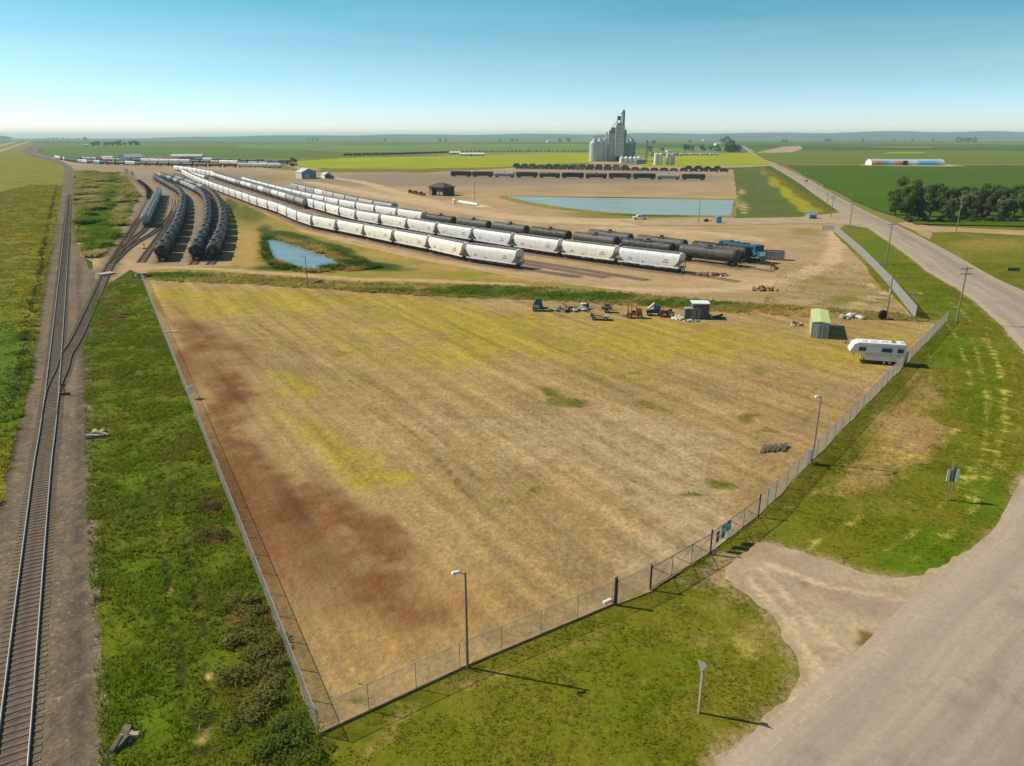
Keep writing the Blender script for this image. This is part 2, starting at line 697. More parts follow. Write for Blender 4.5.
ROW_FRONT = [(518, 270), (463, 261.5), (421.5, 251.8), (384, 244.2), (350, 236.6), (321, 231), (300.7, 225.3), (276, 214.3), (256.6, 207.7), (239, 200.8), (221.3, 194), (206.6, 188), (193, 181.5), (180.8, 174.2)]
ROW_SECOND = [(681, 274.5), (605, 264.3), (552, 256.8), (504.6, 249.4), (464, 242.5), (426.5, 236.2), (394, 229.9), (365, 224.8), (346, 220.4), (317.5, 212), (290, 203), (262, 194), (233, 184.7), (212, 177.3), (190, 172.8), (174, 170.4)]
ROW_THIRD = [(739, 268.2), (680, 261), (625, 254), (579, 247.5), (538, 241.7), (501, 236.2), (468, 231.7), (437, 227.3), (403, 222), (360, 214.2), (319, 205.6), (280, 195.4), (256, 188.3), (238, 182.6)]
ROW_FOURTH = [(749, 264.2), (690, 257), (640, 250.5), (590, 244), (540, 236.5), (480, 228.5), (430, 221.2), (378, 212.6), (350, 206.4), (330, 201.5), (311, 196.4), (288, 190.2)]
ROW_INNER = [(304, 209.3), (288, 203.8), (260.5, 194.5), (232, 185.2), (212.5, 178.4)]
ROW_SHORT = [(205, 182.4), (197, 179.6), (189, 177)]
ROW_TEAL = [(146.5, 228), (152, 215), (156.5, 205), (160, 195)]
ROW_T1 = [(161.5, 262.5), (170.5, 247), (178, 233), (182.3, 219), (184, 207), (183, 199.5), (178, 194), (167, 187.3), (154, 179.5)]
ROW_T2 = [(195.5, 261.5), (203, 246), (207.7, 232), (209, 219), (207.5, 207), (203, 198.5), (191, 190.5), (175, 183.5), (158, 177)]
ROW_T3 = [(213, 261.5), (220, 246), (223.7, 232), (223.5, 219), (220.5, 209), (215, 200), (206, 193), (190, 186.3), (172, 179)]
ROW_RUST = [(149.5, 200), (149, 192.5), (143, 186), (133, 179.2), (122.5, 172.8)]
ROW_FAR1 = [(56, 158.6), (75, 162.4), (100, 164.2), (125, 165.2), (165, 166.2), (200, 167), (250, 167.6), (289, 168.2)]
ROW_FAR2 = [(78, 159.6), (110, 161.2), (160, 162.6), (205, 163.6), (260, 165.4), (290, 166.2)]
ROW_DARK = [(343, 156.2), (400, 155), (459, 152.9)]
ROW_NEARBIN = [(706, 180.5), (620, 179.2), (530, 178), (449, 176.8)]
ROW_HUMP = [(729, 172.4), (660, 171.6), (600, 170.6), (560, 170), (511, 169.2)]
ROW_HUMP2 = [(722, 170.4), (660, 169.8), (600, 168.8), (511, 167.4)]
ROW_PALE = [(719, 155.6), (676, 155.8), (645, 156)]
STUBS = [[(576, 277.6), (518, 268)], [(606, 277.8), (530, 265), (463, 254.5), (421, 245.5), (384, 238), (340, 228)], [(646, 280.3), (560, 266.5), (480, 253.5), (430, 245), (394, 236), (350, 226.5)]]

tracks_w = [MAIN, BRANCH] + [pxline(r, 5) for r in (ROW_FRONT, ROW_SECOND, ROW_THIRD, ROW_FOURTH, ROW_INNER, ROW_TEAL, ROW_T1, ROW_T2, ROW_T3)]

drive = GW([(724, 580), (728, 566), (742, 555), (757, 545), (778, 545), (800, 551), (830, 562), (862, 574), (890, 579), (920, 574), (950, 562), (968, 552), (990, 545), (940, 585), (905, 613), (850, 663), (790, 712), (765, 735), (700, 790), (715, 762), (770, 716), (790, 692), (797, 668), (786, 640), (765, 612), (738, 592)])

# ---- masks ---------------------------------------------------------
def pack(*ch):
    n = len(ch[0])
    z = np.zeros(n)
    return np.c_[tuple(list(ch) + [z] * (4 - len(ch)))]


def m_lot(X, Y):
    core = blobs(X, Y, [(206, 340, 22, 12, .75), (238, 352, 30, 12, .7, 20), (224, 382, 24, 16, .75), (250, 394, 30, 9, .6), (232, 414, 24, 20, .65), (246, 440, 24, 20, .6), (262, 462, 26, 20, .45),
                        (320, 500, 46, 20, .5, 30), (350, 520, 40, 20, .5, 25), (380, 548, 44, 22, .55, 25), (395, 585, 34, 16, .5), (335, 560, 40, 20, .35), (290, 510, 30, 26, .35, 40)], 3.5, .2, 3, True)
    band = line_mask(X, Y, pxline([(203, 330), (222, 360), (236, 395), (238, 430), (258, 462), (300, 490), (345, 518), (385, 560), (402, 600)], 4), 1.6, 1.6, 2.6, 12) * .62
    core = np.maximum(core, band) * (.5 + 1.0 * fbm(X, Y, .3, 44))
    brown = blobs(X, Y, [(185, 340, 20, 40, .6), (232, 470, 26, 60, .5), (262, 540, 34, 60, .5), (420, 625, 70, 22, .35), (190, 345, 16, 40, .5), (215, 390, 30, 50, .55), (245, 450, 40, 50, .55), (285, 510, 50, 40, .55, 35), (330, 550, 80, 50, .55, 30), (390, 590, 60, 30, .45), (300, 600, 50, 40, .35), (420, 560, 50, 20, .3), (275, 370, 60, 8, .35), (440, 620, 60, 16, .3)], 4, .1, 45, True)
    brown = brown * (.5 + fbm(X, Y, .18, 46))
    yel = blobs(X, Y, [(170, 294, 40, 12, .75), (235, 298, 60, 12, .7), (205, 312, 40, 8, .5), (300, 302, 60, 10, .6), (430, 315, 70, 12, .85, 8), (490, 330, 60, 13, .8, 12), (380, 300, 60, 8, .5),
                       (560, 322, 90, 10, .6), (650, 328, 80, 9, .55), (560, 350, 60, 10, .45), (300, 388, 36, 7, .7, 15), (287, 402, 16, 12, .45), (318, 440, 50, 14, .5, 40), (368, 468, 50, 12, .6, 15),
                       (420, 478, 36, 10, .65, 5), (510, 497, 30, 8, .5), (548, 498, 24, 6, .45), (620, 372, 70, 14, .35), (760, 350, 90, 16, .45), (840, 365, 60, 14, .4), (360, 345, 60, 14, .35), (640, 345, 90, 12, .4),
                       (300, 308, 18, 5, .7), (890, 335, 44, 12, .5), (440, 350, 90, 16, .35), (700, 335, 80, 10, .4)], 4.5, .13, 5, True)
    far_ = blobs(X, Y, [(330, 318, 190, 26, .5), (560, 345, 220, 30, .45), (800, 350, 130, 30, .4), (420, 380, 160, 30, .3), (330, 440, 90, 50, .3, 40)], 6, .06, 57, True)
    yel = (1 - (1 - yel) * (1 - far_)) * (.45 + 1.1 * fbm(X, Y, .16, 47))
    grn = blobs(X, Y, [(556, 396, 22, 6, .9, 25), (575, 403, 20, 6, .8), (648, 408, 30, 7, .6, 20), (745, 420, 18, 5, .7), (690, 499, 22, 5, .75), (722, 482, 18, 6, 1), (768, 432, 20, 4, .7), (372, 672, 20, 8, .6),
                       (350, 700, 25, 14, .7), (560, 577, 14, 5, .5), (470, 545, 12, 5, .45), (760, 372, 20, 5, .5), (635, 375, 16, 4, .5), (715, 478, 24, 9, .55), (340, 356, 16, 4, .45), (330, 348, 12, 4, .4), (500, 500, 24, 7, .4), (535, 490, 14, 5, .5),
                       (450, 300, 50, 6, .4), (230, 290, 40, 5, .35), (385, 322, 40, 6, .35)], 2.6, 0.25, 6) * (.5 + fbm(X, Y, .3, 48))
    tr = np.zeros_like(X)
    for L, s in (([(238, 318), (300, 350), (345, 373), (378, 395), (420, 432), (452, 462), (500, 520)], .75), ([(420, 345), (480, 362), (560, 396), (600, 430), (640, 470)], .5), ([(330, 350), (420, 395), (480, 440), (540, 500)], .5),
                 ([(690, 545), (640, 510), (590, 470), (560, 430)], .5), ([(172, 330), (205, 400), (250, 500), (300, 615), (344, 712)], .45), ([(300, 305), (420, 335), (560, 380), (700, 440)], .4), ([(180, 300), (240, 350), (300, 420), (380, 520), (470, 620)], .45),
                 ([(520, 330), (640, 372), (760, 420)], .35), ([(880, 345), (830, 385), (790, 430), (740, 500)], .6), ([(260, 300), (360, 345), (470, 400), (560, 470), (610, 560)], .4), ([(200, 300), (290, 370), (370, 450), (440, 550)], .35)):
        c_ = resample(pxline(L, 4), 4)
        for o_ in (-.95, .95):
            tr = np.maximum(tr, s * line_mask(X, Y, offset(c_, o_).tolist(), .28, .9, .35) * (.3 + 1.2 * fbm(X, Y, .2, 49)))
    weed = np.clip((fbm(X, Y, .55, 54) - .66) * 7, 0, 1) * blobs(X, Y, [(600, 480, 200, 120, .55), (560, 380, 250, 60, .4), (780, 400, 100, 60, .5)], 3, .1, 55)
    sand = blobs(X, Y, [(680, 515, 60, 36, .9), (640, 470, 70, 34, .7), (600, 430, 90, 40, .5), (700, 450, 60, 26, .5), (520, 450, 90, 40, .4), (720, 540, 30, 18, .9), (440, 420, 70, 40, .35), (650, 560, 50, 20, .6)], 5, .07, 8, True) * (.5 + fbm(X, Y, .12, 50))
    gold = blobs(X, Y, [(400, 650, 110, 50, .8), (340, 690, 50, 40, .7), (500, 600, 90, 40, .5), (280, 590, 40, 60, .6), (850, 345, 90, 20, .6), (800, 410, 50, 40, .4), (760, 470, 50, 26, .35), (170, 300, 20, 20, .5), (320, 470, 40, 30, .4), (200, 330, 30, 30, .4)], 5, .08, 51, True) * (.5 + fbm(X, Y, .15, 52))
    return np.c_[core, yel, np.maximum(grn, weed), tr, sand, gold, brown, 0 * X]


def m_verge(X, Y):
    dry = blobs(X, Y, [(905, 440, 45, 46, .85), (870, 478, 40, 22, .7), (925, 395, 30, 30, .6), (850, 495, 40, 10, .5), (760, 640, 36, 36, .5), (735, 575, 20, 14, .8), (720, 610, 30, 20, .4), (560, 640, 60, 12, .5, -22),
                       (480, 690, 60, 10, .6, -22), (400, 735, 70, 14, .5, -22), (640, 640, 80, 12, .35, -22), (700, 640, 40, 20, .4), (890, 510, 60, 12, .35), (900, 290, 40, 20, .25), (860, 262, 14, 24, .5, 50), (910, 300, 12, 18, .45, 40), (990, 245, 60, 10, .5), (950, 255, 40, 8, .4),
                       (800, 560, 50, 12, .4)], 2.0, .2, 12)
    bright = blobs(X, Y, [(920, 560, 60, 18, 1), (985, 500, 34, 46, .75), (985, 400, 30, 60, .6), (950, 350, 40, 26, .7), (930, 545, 60, 22, .7), (800, 530, 60, 20, .45), (440, 660, 120, 16, .55, -22), (650, 690, 100, 18, .5, -20), (560, 720, 120, 16, .4, -20),
                          (930, 290, 60, 30, .55, 40), (880, 255, 30, 26, .7, 45), (700, 660, 40, 10, .6), (960, 310, 40, 16, .6), (570, 640, 80, 8, .4, -22)], 2.0, .15, 14)
    st = np.zeros_like(X)
    for i, (L, s) in enumerate((([(985, 330), (1000, 372), (1004, 415), (995, 460), (972, 510), (945, 540)], .9), ([(972, 338), (984, 380), (986, 430), (975, 480), (958, 515)], .7), ([(1012, 365), (1020, 405), (1016, 440), (1004, 470)], .5),
                                ([(955, 380), (945, 410), (935, 430)], .5), ([(945, 355), (955, 385), (952, 425), (940, 470)], .35), ([(920, 560), (900, 570)], .5))):
        q = pxline(L, 6)
        br = np.clip((fbm(X, Y, 0.4, 30 + i, 2) - 0.30) * 5, 0, 1)
        st = np.maximum(st, s * br * line_mask(X, Y, q, .30, .9, .25, i))
    sg_ = np.sign(np.dot((road_r - road_l)[len(road_l) // 2], (offset(road_l, 1.0) - road_l)[len(road_l) // 2]))
    seg = road_l[(road_l[:, 1] > 42) & (road_l[:, 1] < 150) & (road_l[:, 0] > 24)]
    for i, (d_, s_) in enumerate(((2.2, .5), (4.2, .8), (6.2, .45), (8.3, .8), (10.6, .4), (13.0, .6))):
        br = np.clip((fbm(X, Y, 0.25, 130 + i, 3) - 0.33) * 4, 0, 1)
        st = np.maximum(st, s_ * br * line_mask(X, Y, offset(resample(seg, 4), -sg_ * d_).tolist(), .26, .9, .25, i + 20))
    lit = np.clip((fbm(X, Y, .9, 40, 3) - .56) * 6, 0, .8) * blobs(X, Y, [(905, 445, 40, 30, .8), (740, 640, 40, 40, .7), (740, 600, 30, 20, .8), (500, 690, 120, 30, .4, -22), (890, 470, 40, 20, .8)])
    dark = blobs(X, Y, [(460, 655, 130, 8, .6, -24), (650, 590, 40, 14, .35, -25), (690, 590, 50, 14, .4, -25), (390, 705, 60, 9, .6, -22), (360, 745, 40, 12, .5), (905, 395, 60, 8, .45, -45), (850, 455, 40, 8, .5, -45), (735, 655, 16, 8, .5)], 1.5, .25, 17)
    dirt = line_mask(X, Y, resample(road_l, 4).tolist(), .5, 1.6, .9, 8) * (.35 + fbm(X, Y, .3, 41))
    dirt = np.maximum(dirt, line_mask(X, Y, drive + drive[:1], .5, 2.2, 1.0, 9) * (.3 + fbm(X, Y, .35, 42)))
    dirt = np.maximum(dirt, blobs(X, Y, [(735, 563, 26, 12, 1), (715, 574, 18, 8, .8), (760, 540, 16, 8, .7), (690, 585, 20, 6, .5)], 1.2, .4, 43))
    return np.c_[dry, bright, np.maximum(st, lit), dark, dirt, 0 * X, 0 * X, 0 * X]


def m_strip(X, Y):
    brown = blobs(X, Y, [(208, 508, 18, 11, .9), (215, 538, 24, 12, .8), (250, 620, 34, 20, .8), (270, 655, 30, 26, .75), (250, 690, 40, 30, .6), (230, 640, 26, 20, .5), (110, 320, 14, 16, .55), (130, 350, 16, 10, .3), (160, 400, 22, 14, .3), (120, 300, 20, 7, .6),
                        (112, 420, 14, 10, .4), (215, 470, 18, 16, .45), (120, 742, 10, 10, .5), (145, 300, 12, 6, .5)], 1.6, .2, 20)
    bright = blobs(X, Y, [(135, 480, 30, 60, .6), (150, 600, 40, 60, .7), (150, 300, 14, 22, .5), (160, 700, 50, 50, .65), (120, 350, 20, 40, .4), (190, 720, 40, 30, .5)], 2.2, .12, 22)
    rut = np.zeros_like(X)
    for L in ([(143, 440), (155, 510), (167, 570), (172, 600), (180, 660), (190, 712), (205, 760)], [(163, 440), (176, 500), (190, 560), (200, 620), (210, 680), (212, 750)]):
        br = np.clip((fbm(X, Y, 0.25, 33, 2) - 0.30) * 6, 0, 1)
        rut = np.maximum(rut, br * line_mask(X, Y, pxline(L, 4), .28, .6, .35))
    straw = blobs(X, Y, [(170, 595, 4, 8, .8), (213, 675, 5, 10, .8), (200, 740, 8, 14, .7), (103, 436, 10, 5, .7)], .8, .4)
    return np.c_[brown, bright, rut, straw]


def m_yard(X, Y):
    px, py = proj(X, Y)
    grey_ = blobs(X, Y, [(165, 215, 70, 40, .8), (200, 180, 120, 14, .7), (120, 168, 80, 6, .6), (180, 250, 60, 30, .55), (560, 178, 260, 9, .75), (420, 180, 200, 10, .7), (600, 188, 220, 10, .45)], 6, .03, 50)
    tb = np.zeros_like(X)
    for L in tracks_w[1:]:
        tb = np.maximum(tb, line_mask(X, Y, resample(L, 12).tolist(), 2.6, .8, 1.2))
    for L in STUBS:
        tb = np.maximum(tb, .8 * line_mask(X, Y, pxline(L, 3), 1.8, .7, .6))
    grn = blobs(X, Y, [(640, 216, 90, 3, .9), (600, 214, 60, 2.5, .7), (540, 209, 40, 2, .35), (810, 232, 26, 5, .6), (760, 228, 60, 3, .4), (820, 285, 60, 10, .5), (860, 300, 50, 10, .7), (740, 296, 70, 6, .5), (660, 287, 60, 4, .4), (800, 272, 30, 7, .4), (450, 194, 18, 3, .7), (455, 199, 26, 2.5, .5),
                       (270, 178, 30, 4, .5), (880, 290, 20, 16, .6), (765, 283, 12, 3, .3), (700, 293, 90, 3, .3)], 4, .06, 52)
    tan = np.zeros_like(X)
    for L, w in (([(320, 176), (360, 182), (410, 196), (470, 212), (560, 222), (700, 224), (830, 218)], 5), ([(150, 269), (190, 268), (267, 273), (354, 279.5), (429, 281), (520, 284), (640, 290), (760, 286), (820, 268), (835, 248), (835, 232)], 2.4),
                 ([(310, 182), (420, 203), (520, 217), (640, 221)], 6), ([(760, 240), (690, 232), (600, 228)], 4), ([(870, 283), (880, 297), (850, 306)], 1.5)):
        tan = np.maximum(tan, line_mask(X, Y, pxline(L, 4), w, .6, 2.5))
    return np.c_[grey_, grn, tan, tb]


def m_patch(X, Y):
    green = blobs(X, Y, [(265, 237, 12, 14, .9), (300, 238, 40, 5, 1, 12), (345, 252, 30, 7, 1, 20), (370, 266, 50, 4.5, 1, 5), (300, 268, 60, 4, .9), (400, 270, 50, 2.5, .7), (262, 255, 8, 10, .8), (250, 213, 25, 14, .6), (230, 205, 12, 12, .7), (270, 250, 9, 20, .9), (246, 265, 16, 3, 1), (170, 274, 60, 3, .7)], 2.2, .1, 60)
    straw = blobs(X, Y, [(245, 245, 22, 22, .8), (240, 262, 26, 8, .8), (400, 255, 60, 8, .6), (460, 268, 70, 6, .7), (330, 240, 40, 3, .4), (530, 278, 60, 5, .8)], 3, .08, 62)
    dirt = np.zeros_like(X)
    for L, w in (([(150, 269), (190, 268), (267, 273), (354, 279.5), (429, 281), (520, 285)], 1.8), ([(300, 230), (350, 243), (420, 258), (500, 273), (540, 280)], 1.5)):
        dirt = np.maximum(dirt, line_mask(X, Y, pxline(L, 4), w, .6, 1.2))
    return np.c_[green, straw, dirt, 0 * X]


def m_berm(X, Y):
    green = blobs(X, Y, [(170, 275.5, 60, 4, .8), (480, 292, 70, 7, .9), (580, 297, 70, 6, 1), (680, 304, 60, 5, .9), (400, 291, 50, 3, .7), (740, 309, 30, 4, .5), (250, 280, 60, 2, .4)], 1.5, .15, 70)
    dry = blobs(X, Y, [(330, 284, 60, 5, .5), (790, 313, 60, 5, .7), (430, 287, 40, 2, .5)], 1.5, .15, 71)
    return np.c_[green, dry, 0 * X, 0 * X]


def m_field_left(X, Y):
    g = blobs(X, Y, [(0, 380, 40, 90, .9), (20, 250, 30, 60, .35), (-10, 300, 40, 60, .5)], 6, .05, 80)
    d = blobs(X, Y, [(20, 178, 14, 5, .6), (15, 200, 10, 22, .5, 30), (30, 190, 18, 20, .35), (40, 165, 18, 6, .4)], 8, .03, 81)
    w = line_mask(X, Y, pxline([(12, 410), (20, 360), (31, 310), (40, 270), (50, 215), (58, 180)], 4), .9, .8, 1.0) * .7
    return np.c_[g, d, w, 0 * X]


def m_island(X, Y):
    g = blobs(X, Y, [(90, 225, 16, 18, .9), (105, 232, 14, 22, .9), (95, 245, 16, 10, .8), (108, 205, 8, 24, .8, 20), (112, 180, 16, 5, .6), (118, 240, 10, 14, .6), (130, 205, 6, 14, .7)], 3, .08, 85)
    b = blobs(X, Y, [(88, 196, 9, 12, .7), (100, 182, 14, 6, .5), (122, 205, 8, 10, .6), (105, 255, 16, 4, .7)], 3, .08, 86)
    return np.c_[g, b, 0 * X, 0 * X]


def m_crop(X, Y):
    w = blobs(X, Y, [(835, 178, 12, 3, .5), (830, 180, 6, 4, .3)], 4, .05)
    return np.c_[w, 0 * X, 0 * X, 0 * X]


def m_rect(X, Y):
    y = np.maximum(blobs(X, Y, [(775, 182, 8, 6, .9, 40), (787, 193, 12, 7, 1, 45), (800, 205, 18, 6, 1, 40), (815, 210, 16, 4, .8), (764, 172, 6, 5, .6), (806, 198, 10, 8, .6, 45)], 4, .06, 90), 0)
    p = blobs(X, Y, [(741, 192, 5, 4, .8), (744, 208, 5, 8, .9), (739, 200, 4, 12, .5)], 2, .1, 91)
    o = line_mask(X, Y, pxline([(762, 166), (785, 181), (812, 199), (836, 213)], 3), 4.5, .8, 2)
    return np.c_[y, p, o, 0 * X]


# ---- materials of the ground -----------------------------------------
M_FAR = None
m, nt, b = new_mat("far_farmland")
g_ = nt.nodes.new('ShaderNodeNewGeometry')
mpn = N(nt, 'ShaderNodeMapping', Rotation=(0, 0, R(16)), Scale=(0.0011, 0.0017, 1))
nt.links.new(g_.outputs['Position'], mpn.inputs[0])
vor = N(nt, 'ShaderNodeTexVoronoi', Scale=1.0, Randomness=0.8)
vor.distance = 'CHEBYCHEV'
vor.voronoi_dimensions = '2D'
nt.links.new(mpn.outputs[0], vor.inputs['Vector'])
sepn = nt.nodes.new('ShaderNodeSeparateColor')
nt.links.new(vor.outputs['Color'], sepn.inputs[0])
rp = nt.nodes.new('ShaderNodeValToRGB')
rp.color_ramp.interpolation = 'CONSTANT'
els = [(0.0, S(92, 108, 46)), (0.2, S(118, 124, 60)), (0.38, S(82, 100, 42)), (0.55, S(128, 130, 72)), (0.68, S(106, 114, 52)), (0.84, S(150, 138, 92)), (0.92, S(98, 110, 48))]
for i, (p, c) in enumerate(els):
    e = rp.color_ramp.elements[i] if i < 2 else rp.color_ramp.elements.new(p)
    e.position = p
    e.color = c
nt.links.new(sepn.outputs[0], rp.inputs[0])
fn = noise(nt, g_.outputs['Position'], 0.01, 5)
nt.links.new(mix(nt, 1.0, rp.outputs[0], grey(nt, mapr(nt, fn, .3, .7, .85, 1.15)), 'MULTIPLY'), b.inputs['Base Color'])
b.inputs['Roughness'].default_value = 1.0
b.inputs['Specular IOR Level'].default_value = 0.0
M_FAR = m

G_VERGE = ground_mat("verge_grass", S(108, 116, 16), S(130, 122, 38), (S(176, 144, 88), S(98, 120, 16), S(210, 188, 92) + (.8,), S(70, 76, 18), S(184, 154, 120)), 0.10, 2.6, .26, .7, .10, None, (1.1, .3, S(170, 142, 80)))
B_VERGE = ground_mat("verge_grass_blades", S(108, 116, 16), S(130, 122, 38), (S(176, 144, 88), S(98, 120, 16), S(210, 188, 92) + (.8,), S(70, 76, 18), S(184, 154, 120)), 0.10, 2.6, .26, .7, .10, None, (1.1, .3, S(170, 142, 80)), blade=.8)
G_STRIP = ground_mat("rough_grass", S(93, 114, 15), S(112, 118, 28), (S(116, 96, 40), S(100, 124, 20), S(66, 68, 24), S(190, 164, 92)), 0.12, 2.2, .26, .9, .12)
B_STRIP = ground_mat("rough_grass_blades", S(93, 114, 15), S(112, 118, 28), (S(116, 96, 40), S(100, 124, 20), S(66, 68, 24), S(190, 164, 92)), 0.12, 2.2, .26, .9, .12, blade=.8)
G_LOT = ground_mat("stubble_soil", S(186, 154, 102), S(164, 134, 90), (S(118, 68, 40) + (.78,), S(178, 156, 40) + (.68,), S(108, 112, 28) + (.85,), S(112, 92, 60) + (.75,), S(186, 160, 124) + (.85,), S(176, 136, 80) + (.7,), S(132, 88, 54) + (.85,)), 0.06, 2.2, .34, .8, .14, (R(-58), .5, .24), (1.7, .35, S(210, 178, 126)), warp=.5)
B_LOT = ground_mat("stubble_soil_blades", S(186, 154, 102), S(164, 134, 90), (S(118, 68, 40) + (.78,), S(178, 156, 40) + (.68,), S(108, 112, 28) + (.85,), S(112, 92, 60) + (.75,), S(186, 160, 124) + (.85,), S(176, 136, 80) + (.7,), S(132, 88, 54) + (.85,)), 0.06, 2.2, .34, .8, .14, (R(-58), .5, .24), (1.7, .35, S(210, 178, 126)), warp=.5, blade=.8)
G_YARD = ground_mat("packed_gravel", S(198, 166, 122), S(174, 144, 106), (S(150, 132, 112), S(136, 128, 52), S(208, 176, 136), S(122, 98, 84) + (.8,)), 0.03, 1.0, .22, .4, .07, (R(-35), .25, .08), (.5, .35, S(222, 190, 150)))
G_PATCH = ground_mat("dry_pasture", S(146, 138, 52), S(166, 142, 76), (S(62, 84, 22), S(186, 152, 86), S(200, 164, 118), S(90, 90, 40)), 0.06, 1.4, .22, .5, .10)
B_PATCH = ground_mat("dry_pasture_blades", S(146, 138, 52), S(166, 142, 76), (S(62, 84, 22), S(186, 152, 86), S(200, 164, 118), S(90, 90, 40)), 0.06, 1.4, .22, .5, .10, blade=.8)
G_BERM = ground_mat("ditch_grass", S(140, 132, 62), S(158, 138, 78), (S(84, 106, 24), S(178, 142, 78), S(90, 90, 30), S(90, 90, 30)), 0.08, 1.6, .26, .6, .12)
B_BERM = ground_mat("ditch_grass_blades", S(140, 132, 62), S(158, 138, 78), (S(84, 106, 24), S(178, 142, 78), S(90, 90, 30), S(90, 90, 30)), 0.08, 1.6, .26, .6, .12, blade=.8)
G_LEFT = ground_mat("prairie_pasture", S(144, 134, 38), S(122, 124, 32), (S(92, 116, 18), S(132, 112, 58), S(44, 56, 16), S(90, 90, 30)), 0.035, 1.2, .22, .4, .10, (R(-62), .3, .10))
B_LEFT = ground_mat("prairie_pasture_blades", S(144, 134, 38), S(122, 124, 32), (S(92, 116, 18), S(132, 112, 58), S(44, 56, 16), S(90, 90, 30)), 0.035, 1.2, .22, .4, .10, (R(-62), .3, .10), blade=.8)
G_ISLAND = ground_mat("weedy_grass", S(152, 148, 72), S(138, 140, 52), (S(84, 116, 14), S(172, 156, 110), S(90, 90, 30), S(90, 90, 30)), 0.05, 1.3, .24, .5, .12)
B_ISLAND = ground_mat("weedy_grass_blades", S(152, 148, 72), S(138, 140, 52), (S(84, 116, 14), S(172, 156, 110), S(90, 90, 30), S(90, 90, 30)), 0.05, 1.3, .24, .5, .12, blade=.8)
G_BALLAST = ground_mat("ballast_stone", S(136, 117, 96), S(112, 98, 82), (S(90, 78, 68), S(176, 152, 122), S(112, 97, 85), S(90, 90, 90)), 0.09, 3.4, .42, .8, .10, (R(-63), .55, .16), (2.6, .6, S(186, 166, 150)))
G_CROP = ground_mat("dark_green_crop", S(84, 108, 8), S(74, 100, 6), (S(74, 104, 34), S(90, 100, 30), S(90, 100, 30), S(90, 100, 30)), 0.02, .5, .10, .2, .1, (R(74), .25, .05))
G_CROP2 = ground_mat("mid_green_crop", S(118, 127, 30), S(106, 119, 26), (), 0.008, .3, .10, 0)
G_CROP3 = ground_mat("green_wheat", S(102, 124, 42), S(92, 114, 36), (), 0.006, .3, .08, 0)
G_CANOLA = ground_mat("flowering_canola", S(172, 172, 8), S(150, 158, 10), (), 0.012, .4, .10, 0)
G_LIGHT = ground_mat("pale_green_crop", S(122, 138, 66), S(110, 130, 56), (), 0.006, .3, .08, 0)
G_FALLOW = ground_mat("bare_fallow", S(196, 170, 134), S(176, 148, 112), (), 0.012, .3, .12, 0, .1, (R(60), .05, .15))
G_OLIVE = ground_mat("olive_pasture", S(122, 118, 56), S(140, 130, 70), (), 0.01, .4, .12, 0)
G_RECT = ground_mat("mown_hayfield", S(92, 106, 46), S(104, 112, 50), (S(164, 156, 26), S(196, 170, 110), S(120, 106, 34), S(90, 90, 30)), 0.03, .8, .16, .3, .1, (R(76), .3, .08))
G_DRIVE = ground_mat("sandy_gravel", S(194, 170, 138), S(178, 152, 122), (S(136, 104, 54), S(168, 146, 124), S(216, 188, 150), S(150, 126, 100)), 0.14, 2.4, .22, .7, .07)

def blades_of(fn, *a, **k):
    k['blade'] = .72
    return fn(*a, **k)


# ---- the base ground -----------------------------------------------
BIG = 21000.0
gv = []
rings = [0, 60, 150, 400, 900, 2000, 5000, 10000, BIG]
MBg = MB()
MBg.add([(-BIG, -BIG, 0), (BIG, -BIG, 0), (BIG, BIG, 0), (-BIG, BIG, 0)], [(0, 1, 2, 3)])
o = MBg.build("ground", M_FAR, fix=False)
tag(o, "wide flat farmland plain running to the horizon", "ground", None, 'structure')

# hills: a long low ridge and one small butte
def ridge(name, cx_px, dist, pts_px, depth, label, mat):
    vs, fs = [], []
    xs = np.linspace(pts_px[0][0], pts_px[-1][0], 90)
    hs_ = np.interp(xs, [p[0] for p in pts_px], [p[1] for p in pts_px])
    rows = 9
    for i, (x, h) in enumerate(zip(xs, hs_)):
        wob = (vnoise(np.array([i * .6]), np.array([2.0]), 5)[0] - .5)
        for j in range(rows):
            q = j / (rows - 1)
            prof = math.sin(min(1, q * 1.6) * math.pi / 2) if q < .625 else 1 - ((q - .625) / .375) ** 2
            d = dist + (q - .6) * depth
            u = (x - CX) / F / (CT)
            hh = max(0.0, h) * max(0, prof) * (1 + .12 * wob + .1 * math.sin(i * .9 + j))
            vs.append((u * d, d, hh + (-3 if j in (0, rows - 1) else .2)))
    for i in range(len(xs) - 1):
        for j in range(rows - 1):
            a = i * rows + j
            fs.append((a, a + rows, a + rows + 1, a + 1))
    me = np_mesh(name, vs, fs, mat, None, True)
    o = link(name, me)
    tag(o, label, "hills", None, 'structure')
    return o


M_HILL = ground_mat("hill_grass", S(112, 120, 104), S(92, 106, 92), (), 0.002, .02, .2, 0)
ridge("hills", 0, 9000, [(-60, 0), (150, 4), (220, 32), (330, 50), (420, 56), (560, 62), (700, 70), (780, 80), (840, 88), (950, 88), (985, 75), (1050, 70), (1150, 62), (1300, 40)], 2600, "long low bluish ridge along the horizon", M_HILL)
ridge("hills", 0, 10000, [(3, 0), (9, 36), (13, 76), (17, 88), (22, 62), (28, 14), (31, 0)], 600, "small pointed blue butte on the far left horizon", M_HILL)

# ---- far fields ------------------------------------------------------
def field(name, px, k, mat, label, cat="field", res=40, amp=3.0, masks=None, z=None):
    return sheet(name, GW(px), z if z is not None else Zk(k) * 3, mat, res, masks, amp, 0.02, res, label, cat)


